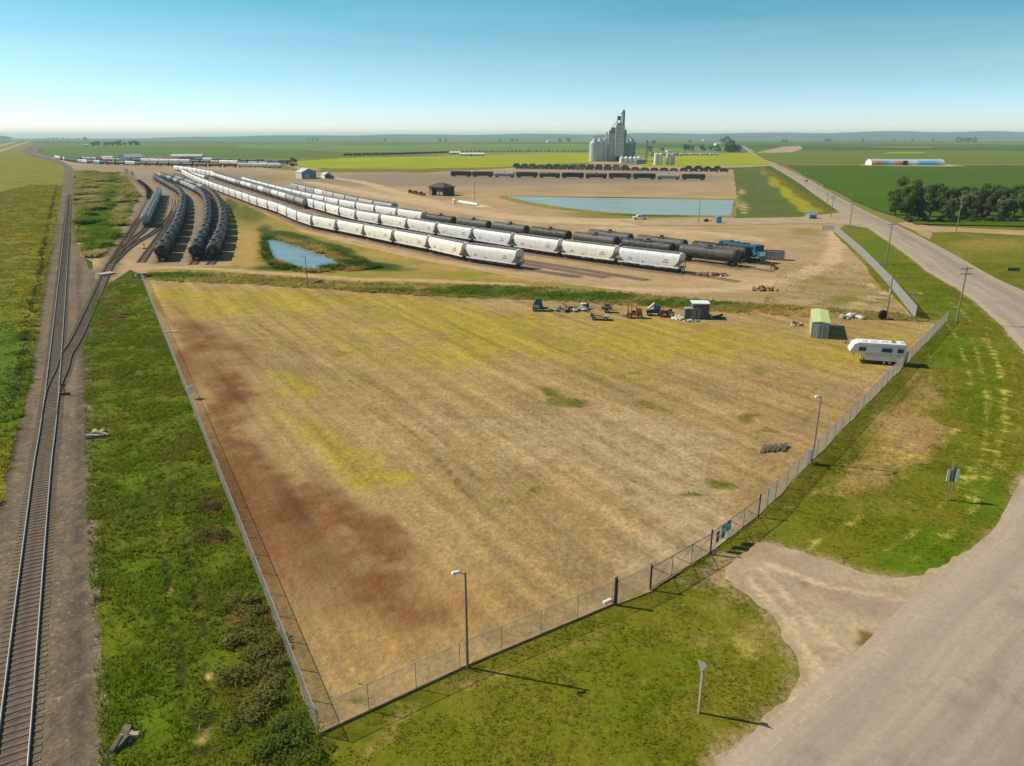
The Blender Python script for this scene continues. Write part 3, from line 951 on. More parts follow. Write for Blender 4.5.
field("crop_field", [(40, 153.5), (47, 147.2), (240, 147.4), (345, 153), (345, 155.4), (318, 157.6), (240, 158.2), (60, 158.2)], 1, G_CROP3, "large green wheat field behind the far train rows", res=60)
field("crop_field", [(236, 147.6), (240, 144.9), (588, 144.2), (592, 151.6), (470, 151.6), (350, 152.6)], 2, G_LIGHT, "pale green strip field beyond the black tank cars", res=80)
field("crop_field", [(44, 146.4), (60, 143.4), (340, 143.6), (340, 144.5), (236, 145.2), (230, 146.8)], 3, G_CROP2, "dark green strip field below the horizon on the left", res=120)
field("crop_field", [(300, 161), (345, 157.8), (440, 156.2), (592, 152.8), (592, 163), (545, 164.5), (500, 167.3), (420, 169), (330, 168.8), (288, 166)], 4, G_CANOLA, "bright yellow-green canola field behind the gravel yard", res=30)
field("olive_pasture", [(225, 158.4), (320, 158), (300, 161), (286, 166), (300, 170), (420, 169.3), (500, 167.6), (505, 168.6), (420, 172), (330, 172.5), (285, 170), (230, 164)], 5, G_OLIVE, "strip of olive pasture around the canola field", "pasture", res=25)
field("crop_field", [(640, 158.4), (748, 152.6), (772, 164.6), (690, 166.8), (640, 166)], 6, G_CANOLA, "small bright canola field right of the white silos", res=25)
field("crop_field", [(600, 149.5), (728, 147.5), (742, 151), (690, 154.5), (600, 155)], 7, G_LIGHT, "light green field behind the grain elevator", res=60)
field("crop_field", [(752, 152), (800, 150.5), (1100, 150.5), (1500, 153), (1500, 166), (1024, 165.2), (780, 164.8), (764, 159.5)], 8, G_CROP2, "mid green field behind the painted storage building", res=50)
field("crop_field", [(930, 147), (1100, 146), (1400, 147), (1400, 152), (1024, 151.5), (940, 149.2)], 9, G_CROP, "dark green field edge at the far right", res=80)
field("crop_field", [(884, 153.6), (890, 152.2), (922, 152.2), (926, 153.4)], 10, G_CANOLA, "narrow yellow strip within the far right fields", res=60)
field("fallow_field", [(757, 152.6), (770, 149.5), (784, 146.6), (800, 146), (803, 148.6), (792, 152.4), (770, 153.4)], 11, G_FALLOW, "pinkish tan fallow field beside the far road", res=40)
field("crop_field", [(789, 166.6), (800, 165.4), (1024, 166.3), (1500, 168), (1700, 226), (1024, 227.6), (915, 225), (905, 221.5), (872, 209.5), (838, 193), (812, 179)], 12, G_CROP, "big dark green crop field right of the road", res=14, masks=m_crop)
field("field_track", [(782, 164.4), (1100, 165), (1100, 166), (784, 165.9)], 13, G_OLIVE, "pale grassy track between two green fields", "track", res=30)
field("gravel_pad", [(858, 165.8), (866, 164.2), (948, 164.6), (966, 166.4), (950, 167), (900, 166.6)], 14, G_FALLOW, "pale gravel pad under the painted storage building", "gravel pad", res=20)

# ---- near ground -----------------------------------------------------
sheet("prairie_grass", GW([(-420, 900), (-140, 640), (0, 508), (10, 460), (31, 384), (41, 300), (53, 240), (63, 185), (66, 168), (60, 163), (45, 159), (30, 155), (25, 151), (30, 146), (38, 142.5), (0, 142.6), (-300, 150), (-500, 220)]), Zk(1), G_LEFT, 4.5, m_field_left, 1.0, .1, 3, "olive and green pasture left of the railway", "grass", seed=2, near=320)
for i, (px, lab) in enumerate((([(-40, 153.5), (0, 150.2), (20, 143.4), (32, 140), (33.2, 140.3), (24, 143.6), (0, 152.3), (-40, 156.5)], "tan gravel highway lane at the far left, nearer one"), ([(-40, 149), (0, 145), (19, 140.3), (20, 140.6), (0, 147), (-40, 151)], "tan gravel highway lane at the far left, farther one"))):
    sheet("road", GW(px), Zk(6) + .02 * i, G_FALLOW, 40, None, 0, label=lab, cat="road")
verge_poly = [(-14, 10), (70, 10), (150, 60), (330, 260), (330, 320), (175, 330), (150, 330), (120, 330), (95, 300), (80, 240), (62, 170), (40, 120), (-5, 45), (-14, 32)]
sheet("grass_verge", verge_poly, Zk(2), G_VERGE, 1.0, m_verge, 0, label="mown olive green verge between the fence and the road", cat="grass")
strip_poly = GW([(104, 800), (97, 700), (94, 640), (88, 540), (85, 470), (85, 420), (83, 352), (95, 300), (110, 282), (139, 276), (165, 335), (213, 458), (262, 585), (322, 738), (345, 800)])
sheet("grass_strip", strip_poly, Zk(3), G_STRIP, .7, m_strip, .5, .5, .8, label="lush green grass strip between the railway and the left fence", cat="grass", seed=7)
island = GW([(77, 171), (118, 172.5), (128, 182), (140, 196), (131, 212), (119, 232), (107, 252), (96, 258.5), (86, 258), (80, 246), (76.5, 225), (75, 200)])


def m_ballast(X, Y):
    d1 = np.maximum(line_mask(X, Y, offset(resample(MAIN, 6), 3.2).tolist(), .55, 1.2, .3), .0)
    d2 = line_mask(X, Y, offset(resample(MAIN, 6), -3.2).tolist(), .55, 1.2, .3)
    e = blobs(X, Y, [(100, 560, 10, 60, .7), (110, 680, 9, 60, .8), (90, 420, 6, 50, .5), (16, 470, 12, 20, .4), (95, 310, 14, 20, .4), (30, 380, 10, 20, .3)], 1.2, .3, 95)
    br = line_mask(X, Y, resample(MAIN, 6).tolist(), 1.1, .4, .1) * .8
    return np.c_[np.maximum(d1, d2) * .85, e, br, 0 * X]


ball_poly = GW([(-700, 1000), (-300, 760), (-120, 620), (0, 510), (10, 458), (31, 384), (41, 300), (53, 240), (63, 185), (66, 170), (60, 164), (44, 159.4), (28, 155.4), (22, 151), (29, 146), (38, 143), (46, 143), (40, 146.5), (37, 150.5), (45, 155), (64, 158.6), (76, 164), (78, 172), (76.6, 200), (78, 226),
               (82, 250), (90, 270), (98, 262), (108, 252), (122, 250), (118, 268), (104, 296), (93, 318), (90, 352), (93, 420), (93.5, 470), (98, 540), (105, 640), (110, 700), (118, 800), (160, 1000)])
sheet("ballast_bed", ball_poly, Zk(4), G_BALLAST, 1.1, m_ballast, .55, .35, 1.2, label="grey-brown stone ballast under the main railway line", cat="ballast", seed=9, near=190)
yard_poly = GW([(60, 160), (100, 158.8), (300, 164), (330, 171.5), (420, 172.6), (505, 168), (640, 166.4), (735, 170), (734.5, 178), (739, 205), (735, 217.5), (838, 214), (850, 222), (834, 233), (875, 278), (912, 317), (900, 317), (800, 312), (720, 306), (640, 297), (560, 291), (429, 286), (267, 278), (150, 275.5), (128, 270), (112, 281), (104, 293), (98, 302), (100, 285), (92, 262), (80, 256), (76, 226), (75, 200), (76, 172), (70, 165)])
sheet("gravel_yard", yard_poly, Zk(5), G_YARD, 3.2, m_yard, 1.0, .06, 4, label="tan gravel rail yard crossed by tracks", cat="gravel yard", seed=3)
sheet("grass_island", island, Zk(6), G_ISLAND, 2.2, m_island, 1.6, .1, 2.5, label="weedy green grass island between the main line and the yard", cat="grass", seed=4)
patch = GW([(225, 198), (245, 205), (270, 216), (300, 229), (345, 240), (400, 252), (460, 266), (540, 281), (600, 288), (640, 293), (560, 288.5), (429, 284), (354, 281), (267, 276), (190, 271), (146, 272), (150, 268), (232, 266), (233, 240), (231, 215)])
sheet("pasture", patch, Zk(6), G_PATCH, 1.6, m_patch, .8, .15, 2, label="dry pasture around the small pond", cat="grass", seed=5)
berm = GW([(150, 273.5), (190, 271.5), (267, 276), (354, 282), (429, 284), (500, 285.5), (560, 288.5), (640, 294), (720, 301.5), (800, 306.5), (905, 314), (930, 322), (830, 319), (720, 313), (640, 307), (560, 302), (500, 300), (429, 297), (366, 293), (307, 289), (248, 285), (190, 283), (142, 280)])
sheet("grass_bank", berm, Zk(7), G_BERM, 1.4, m_berm, .5, .2, 1.5, label="grassy bank along the back edge of the empty lot", cat="grass", seed=6)
lot_poly = GW([(143, 280), (190, 282.4), (248, 284.4), (307, 288.4), (366, 292.4), (429, 296.4), (500, 299.4), (560, 301.4), (640, 306.4), (720, 312.4), (830, 318.4), (905, 321.4), (946, 321.5)]) + [FR2[2], FR2[1], FR2[0], GATE[3], GATE[2], GATE[1], GATE[0], FR[2], FR[1], FR[0]] + GW([(262, 588), (213, 461), (165, 337)])
sheet("vacant_lot", lot_poly, Zk(8), G_LOT, .75, m_lot, .3, .3, 1.0, label="empty fenced lot of tan stubble with rust and yellow patches", cat="lot", seed=8)
sheet("grass_verge", GW([(744, 148), (752, 150), (792, 168), (838, 191), (880, 211), (915, 224), (900, 228), (840, 205), (800, 182), (760, 160)]), Zk(3), G_OLIVE, 8, None, 1, .1, 6, label="olive brown verge between the road and the green crop", cat="grass")
sheet("gravel_pad", GW([(586, 166.4), (590, 161.4), (612, 160.2), (648, 160.6), (700, 163.4), (712, 168), (640, 169)]), Zk(6), G_YARD, 8, None, 2, .05, 8, label="tan gravel pad under the grain elevator", cat="gravel pad")
rect = GW([(733.5, 171), (748, 166.8), (762, 165.6), (788, 182), (812, 198), (834, 212.5), (800, 216.5), (733, 217.6), (738, 205)])
sheet("hay_field", rect, Zk(7), G_RECT, 4, m_rect, 1.2, .06, 5, label="mown green field with a yellow weedy edge by the road", cat="field")
sheet("grass_bank", GW([(735, 216.8), (800, 215.6), (834, 212.4), (836, 213.4), (800, 217.6), (735, 218.8)]), Zk(9), G_STRIP, 4, None, .5, .1, 4, label="dark green ditch line along the pond road", cat="grass")
sheet("field_track", GW([(690, 167), (748, 165), (772, 163.8), (776, 165.6), (748, 167.2), (700, 168.6)]), Zk(9), G_FALLOW, 10, None, .4, .1, 6, label="tan track along the small canola field", cat="track")

# ---- roads -----------------------------------------------------------
m, nt, b = new_mat("dusty_asphalt")
uvn = nt.nodes.new('ShaderNodeUVMap')
uvn.uv_map = 'uv'
geo = nt.nodes.new('ShaderNodeNewGeometry')
sx = nt.nodes.new('ShaderNodeSeparateXYZ')
nt.links.new(uvn.outputs[0], sx.inputs[0])
mpn = N(nt, 'ShaderNodeMapping', Scale=(9, .035, 1))
nt.links.new(uvn.outputs[0], mpn.inputs[0])
st = noise(nt, mpn.outputs[0], 1.0, 5, 0.6)
bign = noise(nt, geo.outputs['Position'], .05, 4)
fine_ = noise(nt, geo.outputs['Position'], 4.0, 5, .7)
base = mix(nt, mapr(nt, st, .35, .65, 0, 1), S(166, 149, 131), S(187, 168, 146))
u = sx.outputs[0]
wob = math_(nt, 'ADD', u, mapr(nt, noise(nt, geo.outputs['Position'], .35, 4), 0, 1, -.06, .06))
edge = math_(nt, 'MAXIMUM', mapr(nt, wob, .05, .13, 1, 0, True), mapr(nt, wob, .86, .95, 0, .8, True))
base = mix(nt, edge, base, S(190, 167, 140))
dust = math_(nt, 'MULTIPLY', mapr(nt, wob, .22, .42, .75, 0, True), mapr(nt, bign, .35, .6, .2, 1))
base = mix(nt, dust, base, S(186, 166, 146))
mauve = math_(nt, 'MULTIPLY', mapr(nt, wob, .5, .62, 0, .4, True), mapr(nt, wob, .78, .9, 1, 0, True))
base = mix(nt, mauve, base, S(150, 134, 122))
mp2 = N(nt, 'ShaderNodeMapping', Scale=(30, .02, 1))
nt.links.new(uvn.outputs[0], mp2.inputs[0])
tyre = noise(nt, mp2.outputs[0], 1.0, 3, 0.6)
base = mix(nt, 1.0, base, grey(nt, mapr(nt, tyre, .3, .7, .93, 1.06)), 'MULTIPLY')
lane = math_(nt, 'SINE', math_(nt, 'MULTIPLY', wob, 25.0))
base = mix(nt, 1.0, base, grey(nt, mapr(nt, lane, -1, 1, .95, 1.05)), 'MULTIPLY')
ptch = noise(nt, geo.outputs['Position'], .16, 5, .65)
base = mix(nt, mapr(nt, ptch, .56, .66, 0, .4, True), base, S(146, 130, 114))
grv = noise(nt, geo.outputs['Position'], 1.1, 4, .75)
base = mix(nt, math_(nt, 'MULTIPLY', mapr(nt, grv, .55, .7, 0, .55), math_(nt, 'ADD', edge, .25)), base, S(212, 186, 156))
base = mix(nt, 1.0, base, grey(nt, mapr(nt, fine_, .25, .75, .86, 1.14)), 'MULTIPLY')
nt.links.new(base, b.inputs['Base Color'])
b.inputs['Roughness'].default_value = .9
b.inputs['Specular IOR Level'].default_value = .15
bp = N(nt, 'ShaderNodeBump', Strength=.25, Distance=.03)
nt.links.new(fine_, bp.inputs['Height'])
nt.links.new(bp.outputs[0], b.inputs['Normal'])
M_ROAD = m
jl = np.array([(float(fbm(np.array([p[0]]), np.array([p[1]]), .18, 3, 4)[0]) - .5) * 1.1 for p in road_l])
ribbon("road", offset(road_l, jl * .6), road_r, Zk(10), M_ROAD, "broad dusty paved road curving past the lot", "road", cols=8)
M_LINE = paint("worn_road_paint", S(194, 172, 148), .9, 0, .3, 2.0, .1)
near = road_l[int(len(road_l) * .0):]
sel = [i for i in range(len(road_l)) if road_l[i][1] < 75 and road_l[i][0] < 70]
le = offset(road_l, np.sign(np.dot((road_r - road_l)[len(road_l) // 2], (offset(road_l, 1.0) - road_l)[len(road_l) // 2])) * 1.25)
sg = np.array([le[i] for i in sel])
le2 = offset(sg, .07)
ribbon("road_line", sg, le2, Zk(10) + .003, M_LINE, "faded white edge line on the near road", "road marking", cols=1)


def m_drive(X, Y):
    puddle = blobs(X, Y, [(868, 642, 20, 10, 1), (860, 632, 10, 5, .7)], .8, .5, 100)
    rough = blobs(X, Y, [(880, 610, 30, 22, .7), (800, 575, 50, 24, .5), (855, 600, 40, 16, .5)], 1.4, .3, 101)
    pale = np.zeros_like(X)
    for L in ([(745, 575), (800, 640), (815, 680), (790, 708)], [(760, 570), (825, 640), (850, 650)], [(770, 565), (840, 590), (900, 600)]):
        pale = np.maximum(pale, .7 * line_mask(X, Y, pxline(L, 4), .5, .9, .4))
    dark = blobs(X, Y, [(803, 586, 8, 3, .9), (800, 560, 40, 10, .4)], .6, .5, 102)
    return np.c_[puddle, rough, pale, dark]


sheet("driveway", drive, Zk(9), G_DRIVE, .6, m_drive, .6, .6, .35, label="sandy gravel approach from the road to the lot gates", cat="driveway", seed=12)
sheet("road", GW([(898, 223.5), (905, 222), (930, 226.5), (1024, 230.8), (1300, 240), (1300, 246), (1024, 236), (960, 232.4), (932, 233), (930, 240)]), Zk(11), G_YARD, 6, None, .6, .1, 4, label="pale gravel side road leading off to the right", cat="side road")
sheet("road", GW([(620, 220.6), (735, 218.7), (800, 217.4), (838, 213.2), (850, 215), (868, 229), (852, 226), (834, 224), (800, 224), (735, 225.6), (640, 226)]), Zk(11) + .03, G_DRIVE, 6, None, .6, .1, 5, label="pale gravel road running in beside the large pond", cat="side road")

# ---- water -------------------------------------------------------------
def water(name, px, z, col, label, rough=.06, amp=.5):
    m, nt, b = new_mat(name + "_water")
    g = nt.nodes.new('ShaderNodeNewGeometry')
    mpw = N(nt, 'ShaderNodeMapping', Scale=(.35, 1.6, 1))
    nt.links.new(g.outputs['Position'], mpw.inputs[0])
    n = noise(nt, mpw.outputs[0], .10, 5, .65)
    nt.links.new(mix(nt, mapr(nt, n, .35, .65, 0, 1), col, (col[0] * .78, col[1] * .74, col[2] * .66, 1)), b.inputs['Base Color'])
    b.inputs['Roughness'].default_value = rough
    b.inputs['IOR'].default_value = 1.33
    b.inputs['Specular IOR Level'].default_value = .32
    n2 = noise(nt, g.outputs['Position'], 1.4, 3)
    bp = N(nt, 'ShaderNodeBump', Strength=.12, Distance=.05)
    nt.links.new(n2, bp.inputs['Height'])
    nt.links.new(bp.outputs[0], b.inputs['Normal'])
    return sheet(name, GW(px), z, m, 6, None, amp, .15, 3, label, "pond")


sheet("pond_bank", GW([(500, 195.6), (600, 197), (737, 199), (736, 217.6), (640, 216.6), (590, 213.4), (548, 208.6), (516, 202.5), (500, 198.4)]), Zk(9), G_BERM, 5, lambda X, Y: np.c_[blobs(X, Y, [(620, 216, 90, 2.5, 1), (560, 210, 40, 2, .5)]), 0 * X, blobs(X, Y, [(620, 197.6, 140, .9, 1)]), 0 * X], .4, .1, 5, label="low bank around the large pond", cat="bank")
water("pond", [(506, 196.6), (560, 197.4), (640, 198.8), (733.5, 200.4), (731, 215.8), (690, 215.6), (640, 214.8), (600, 211.8), (560, 207.2), (528, 201.8)], Zk(10), S(168, 184, 178), "large rectangular turquoise pond beyond the trains", .30, .35)
water("pond", [(266, 241), (272, 239.6), (287, 242.4), (310, 250.8), (333, 260), (339, 264), (338, 266.8), (322, 267.6), (318, 271), (304, 270.6), (300, 268), (280, 263), (272, 258), (269, 249)], Zk(8), S(134, 158, 166), "small blue-grey pond ringed by green reeds", .22, .4)

# ---- air -----------------------------------------------------------------
m = bpy.data.materials.new("haze_air")
m.use_nodes = True
nt = m.node_tree
nt.nodes.clear()
out = nt.nodes.new('ShaderNodeOutputMaterial')
pv = nt.nodes.new('ShaderNodeVolumePrincipled')
pv.inputs['Color'].default_value = (0.60, 0.88, 1.0, 1)
pv.inputs['Density'].default_value = HAZE_DENSITY = 0.75e-4
pv.inputs['Anisotropy'].default_value = 0.0
nt.links.new(pv.outputs[0], out.inputs['Volume'])
hz = MB().box((0, 0, 56), (2 * BIG + 400, 2 * BIG + 400, 114)).build("haze", m)
tag(hz, "thin pale blue haze lying over the whole plain", "haze", None, 'stuff')
# ================================================================== MATERIALS OF THINGS
W_WHITE = S(250, 246, 236)
M_BODY = {
    'white': paint('hopper_white', (.72, .705, .68, 1), .55, 0, .05, .6, .3, S(196, 178, 154), .45),
    'cream': paint('hopper_cream', (.82, .78, .69, 1), .55, 0, .05, .6, .3, S(186, 166, 136), .45),
    'pale grey': paint('hopper_pale_grey', (.70, .71, .72, 1), .55, 0, .06, .6, .3, S(150, 146, 140), .4),
    'mid grey': paint('hopper_mid_grey', (.34, .34, .34, 1), .6, 0, .08, .6, .3, S(120, 108, 98), .5),
    'dusty tan': paint('hopper_tan', (.50, .42, .34, 1), .6, 0, .08, .6, .3, S(150, 120, 96), .5),
    'teal grey': paint('hopper_teal', (.36, .45, .45, 1), .6, 0, .08, .6, .3, S(120, 128, 128), .4),
}
M_TANK = {
    'black': paint('tank_black', (.024, .022, .022, 1), .55, 0, .4, .7, .25, (.26, .235, .215, 1), .55),
    'dusty black': paint('tank_dusty', (.070, .062, .058, 1), .6, 0, .3, .8, .35, (.16, .135, .115, 1), .6),
    'pale grey': M_BODY['pale grey'], 'mid grey': M_BODY['mid grey'],
}
M_LETTER = paint('dark_lettering', (.26, .26, .27, 1), .7, 0, .2)
M_STEEL = paint('dark_steel', (.05, .046, .043, 1), .7, .1, .3, 2, .3)
M_GREYSTEEL = paint('grey_steel', (.20, .19, .18, 1), .65, .1, .25, 2, .3)
M_RUST = paint('rusty_steel', (.13, .065, .045, 1), .8, .05, .3, 1.2, .2)
M_RAIL = paint('rail_steel', (.34, .31, .29, 1), .45, .4, .25, 2, .5)
M_RUSTRAIL = paint('rusty_rail', (.12, .08, .062, 1), .6, .3, .25, 2, .4)
M_TIE = paint('weathered_sleeper', S(118, 106, 93), .95, 0, .5, 1.3, .1)
M_WOOD = paint('weathered_pole_wood', (.27, .21, .155, 1), .9, 0, .25, 1.5, .1)
M_PALEWOOD = paint('pale_timber', (.42, .34, .24, 1), .9, 0, .25, 2, .1)
M_GALV = paint('galvanised_steel', (.42, .43, .44, 1), .5, .35, .12, 2, .4)
M_WHITE = paint('white_paint', (.78, .77, .74, 1), .5, 0, .06, 1, .4)
M_DARK = paint('dark_rubber', (.025, .025, .027, 1), .8, 0, .2, 3, .2)
M_GLASS = paint('dark_glass', (.03, .035, .04, 1), .12, 0, .1, 1, .6)
M_BLACKISH = paint('opening_shade_and_black', (.035, .028, .028, 1), .9, 0, .2, 1, .1)  # shade in openings painted near black; also plain black panels and doors

# ================================================================== RAIL CARS
BOGIE = MB()
for y in (-.95, .95):
    BOGIE.box((0, y, .52), (2.3, .16, .34), top=(.7, 1))
    for x in (-.9, .9):
        BOGIE.lathe([(.43, -.07), (.46, -.05), (.43, .07)], 14, 1, (x, y * .78, .46), 'Y')
for x in (-.9, .9):
    BOGIE.bar((x, -.9, .46), (x, .9, .46), .08, n=6)
BOGIE.box((0, 0, .6), (.5, 2.1, .24))
ME_BOGIE = BOGIE.mesh('truck', [M_STEEL, M_RUST])


def hopper_body(mat):
    prof = [(-1.50, 1.25), (-1.58, 1.7), (-1.62, 2.3), (-1.62, 3.3), (-1.52, 3.85), (-1.25, 4.25), (-.85, 4.47), (-.4, 4.55), (.4, 4.55), (.85, 4.47), (1.25, 4.25), (1.52, 3.85), (1.62, 3.3), (1.62, 2.3), (1.58, 1.7), (1.50, 1.25)]
    mb = MB()
    xs = [-1, -.5, 0, .5, 1]

    def xe(z):
        return 6.9 + 1.6 * min(1, max(0, (z - 1.25) / 1.55))
    n = len(prof)
    vs = []
    for q in xs:
        for y, z in prof:
            vs.append((q * xe(z), y, z))
    fs = [(i * n + k, i * n + (k + 1) % n, (i + 1) * n + (k + 1) % n, (i + 1) * n + k) for i in range(len(xs) - 1) for k in range(n)]
    for s, base in ((-1, 0), (1, (len(xs) - 1) * n)):
        # end sheet as quads across, so it keeps its slope
        for k in range(n // 2 - 1):
            a, b_, c, d = base + k, base + k + 1, base + n - 2 - k, base + n - 1 - k
            fs.append((a, b_, c, d))
    mb.add(vs, fs)
    for s in (-1, 1):
        mb.box((0, s * 1.53, 1.13), (17.0, .12, .26))
    r_ = random.Random(3)
    for s in (-1, 1):
        for x0_, z_, n_, h_ in ((-5.6, 2.75, 5, .34), (-5.6, 2.25, 6, .28), (4.6, 2.3, 4, .22), (4.6, 1.95, 5, .18), (1.2, 1.75, 3, .2)):
            x = x0_
            for q in range(n_):
                w_ = r_.uniform(.12, .26)
                mb.box((s * x, s * 1.625, z_), (w_, .02, h_), mat=1)
                x += w_ + .09
    return mb.mesh('body', [mat, M_LETTER], True)


def hopper_walk():
    mb = MB()
    mb.box((0, 0, 4.62), (14.6, .62, .14))
    for s in (-1, 1):
        mb.box((0, s * .92, 4.60), (16.4, .34, .05))
        mb.bar((-8.1, s * 1.1, 4.62), (8.1, s * 1.1, 4.62), .02, n=4)
    for x in np.linspace(-7, 7, 8):
        mb.box((x, 0, 4.60), (.10, 2.1, .08))
    return mb.mesh('roof_walkway', M_GREYSTEEL)


def hopper_chute():
    mb = MB()
    mb.box((0, 0, .92), (3.4, 2.5, .64), mat=0)
    v = mb.v
    mb2 = MB()
    mb2.add([(-.5, -.7, .42), (.5, -.7, .42), (.5, .7, .42), (-.5, .7, .42), (-1.9, -1.45, 1.24), (1.9, -1.45, 1.24), (1.9, 1.45, 1.24), (-1.9, 1.45, 1.24)],
            [(0, 3, 2, 1), (4, 5, 6, 7), (0, 1, 5, 4), (1, 2, 6, 5), (2, 3, 7, 6), (3, 0, 4, 7)])
    mb2.box((0, 0, .36), (1.2, .9, .12))
    return mb2.mesh('chute', M_GREYSTEEL)


def hopper_end():
    mb = MB()
    mb.box((8.35, 0, 1.15), (1.1, 2.9, .14))
    for y in (-1.4, -.5, .5, 1.4):
        mb.bar((8.62, y, 1.2), (8.56, y, 3.6 if abs(y) > 1 else 2.8), .06, n=5)
    for y in (-1.4, 1.4):
        mb.bar((8.75, y, 1.2), (8.6, y, 2.6), .05, n=5)
    for z in np.linspace(1.5, 4.2, 7):
        mb.bar((8.62, .9, z), (8.62, 1.4, z), .025, n=4)
    mb.box((8.62, 0, 2.45), (.1, 2.8, .1))
    mb.box((9.0, 0, .85), (.6, .3, .3))
    mb.lathe([(.28, 0), (.28, .05)], 12, 0, (8.75, -.8, 2.6), 'X')
    return mb.mesh('end_frame', M_GREYSTEEL)


ME_WALK, ME_CHUTE, ME_END = hopper_walk(), hopper_chute(), hopper_end()
ME_HBODY = {k: hopper_body(m) for k, m in M_BODY.items()}


def tank_mesh(mat, L=8.35, r=1.55, zc=2.55):
    mb = MB()
    prof = [(.0, -L), (.55, -L + .03), (1.0, -L + .14), (1.32, -L + .32), (r, -L + .62)]
    mid = [(r, x) for x in np.linspace(-L + 1.4, L - 1.4, 7)]
    prof = prof + mid + [(a, -b) for a, b in prof[::-1]]
    mb.lathe(prof, 24, 0, (0, 0, zc), 'X')
    for x in (-5.2, -1.8, 1.8, 5.2):
        mb.lathe([(r + .012, x - .06), (r + .012, x + .06)], 24, 0, (0, 0, zc), 'X')
    return mb.mesh('tank', mat, True)


def manway():
    mb = MB()
    mb.lathe([(.62, 3.95), (.62, 4.42), (.5, 4.55), (0, 4.58)], 16, 1)
    mb.box((0, 0, 4.06), (2.2, 2.3, .06))
    for x in (-1.1, 1.1):
        for y in (-1.1, 1.1):
            mb.bar((x, y, 4.05), (x, y, 4.85), .03, n=4)
        mb.bar((x, -1.1, 4.85), (x, 1.1, 4.85), .03, n=4)
    for y in (-1.1, 1.1):
        mb.bar((-1.1, y, 4.85), (1.1, y, 4.85), .03, n=4)
    for y in (-1.3, 1.3):
        for x in (-.25, .25):
            mb.bar((x, y * 1.2, 1.2), (x, y * .86, 4.05), .03, n=4)
    return mb.mesh('manway', [M_GREYSTEEL, M_STEEL])


def tank_under():
    mb = MB()
    mb.box((0, 0, .98), (16.2, .5, .34))
    for x in (-5.9, 5.9):
        mb.box((x, 0, 1.15), (.6, 2.6, .5), top=(1, .7))
    for s in (-1, 1):
        mb.box((s * 8.1, 0, 1.02), (.9, 2.7, .12))
        mb.box((s * 8.75, 0, .85), (.6, .3, .3))
        for y in (-1.3, 1.3):
            mb.bar((s * 8.5, y, 1.05), (s * 8.5, y, 2.1), .03, n=4)
        mb.bar((s * 8.5, -1.3, 2.1), (s * 8.5, 1.3, 2.1), .03, n=4)
        mb.bar((-7.7, s * 1.42, 1.75), (7.7, s * 1.42, 1.75), .03, n=4)
    return mb.mesh('underframe', M_STEEL)


ME_TANK = {k: tank_mesh(m) for k, m in M_TANK.items()}
ME_SILOTANK = {k: tank_mesh(M_BODY[k], 8.5, 1.6, 2.85) for k in ('pale grey', 'mid grey', 'teal grey', 'white')}
ME_MAN, ME_UNDER = manway(), tank_under()


def kids(root, lst):
    for nm, me, x in lst:
        o = link(nm, me, root)
        o.location = (x, 0, 0) if not isinstance(x, tuple) else x


def hopper_car(c):
    def f(label, loc, rz, group):
        t = thing('hopper_car', label, 'rail car', loc, rz, group)
        kids(t, [('body', ME_HBODY[c], 0), ('roof_walkway', ME_WALK, 0), ('chute', ME_CHUTE, -4.2), ('chute', ME_CHUTE, 0), ('chute', ME_CHUTE, 4.2), ('end_frame', ME_END, 0), ('truck', ME_BOGIE, -6.7), ('truck', ME_BOGIE, 6.7)])
        e = link('end_frame', ME_END, t)
        e.rotation_euler = (0, 0, math.pi)
        return t
    return f


def tank_car(c):
    def f(label, loc, rz, group):
        t = thing('tank_car', label, 'rail car', loc, rz, group)
        kids(t, [('tank', ME_TANK[c], 0), ('manway', ME_MAN, 0), ('underframe', ME_UNDER, 0), ('truck', ME_BOGIE, -6.4), ('truck', ME_BOGIE, 6.4)])
        return t
    return f


def silo_car(c):
    def f(label, loc, rz, group):
        t = thing('hopper_car', label, 'rail car', loc, rz, group)
        kids(t, [('body', ME_SILOTANK[c], 0), ('roof_walkway', ME_WALK, (0, 0, .02)), ('underframe', ME_UNDER, 0), ('chute', ME_CHUTE, -3), ('chute', ME_CHUTE, 3), ('truck', ME_BOGIE, -6.6), ('truck', ME_BOGIE, 6.6)])
        return t
    return f


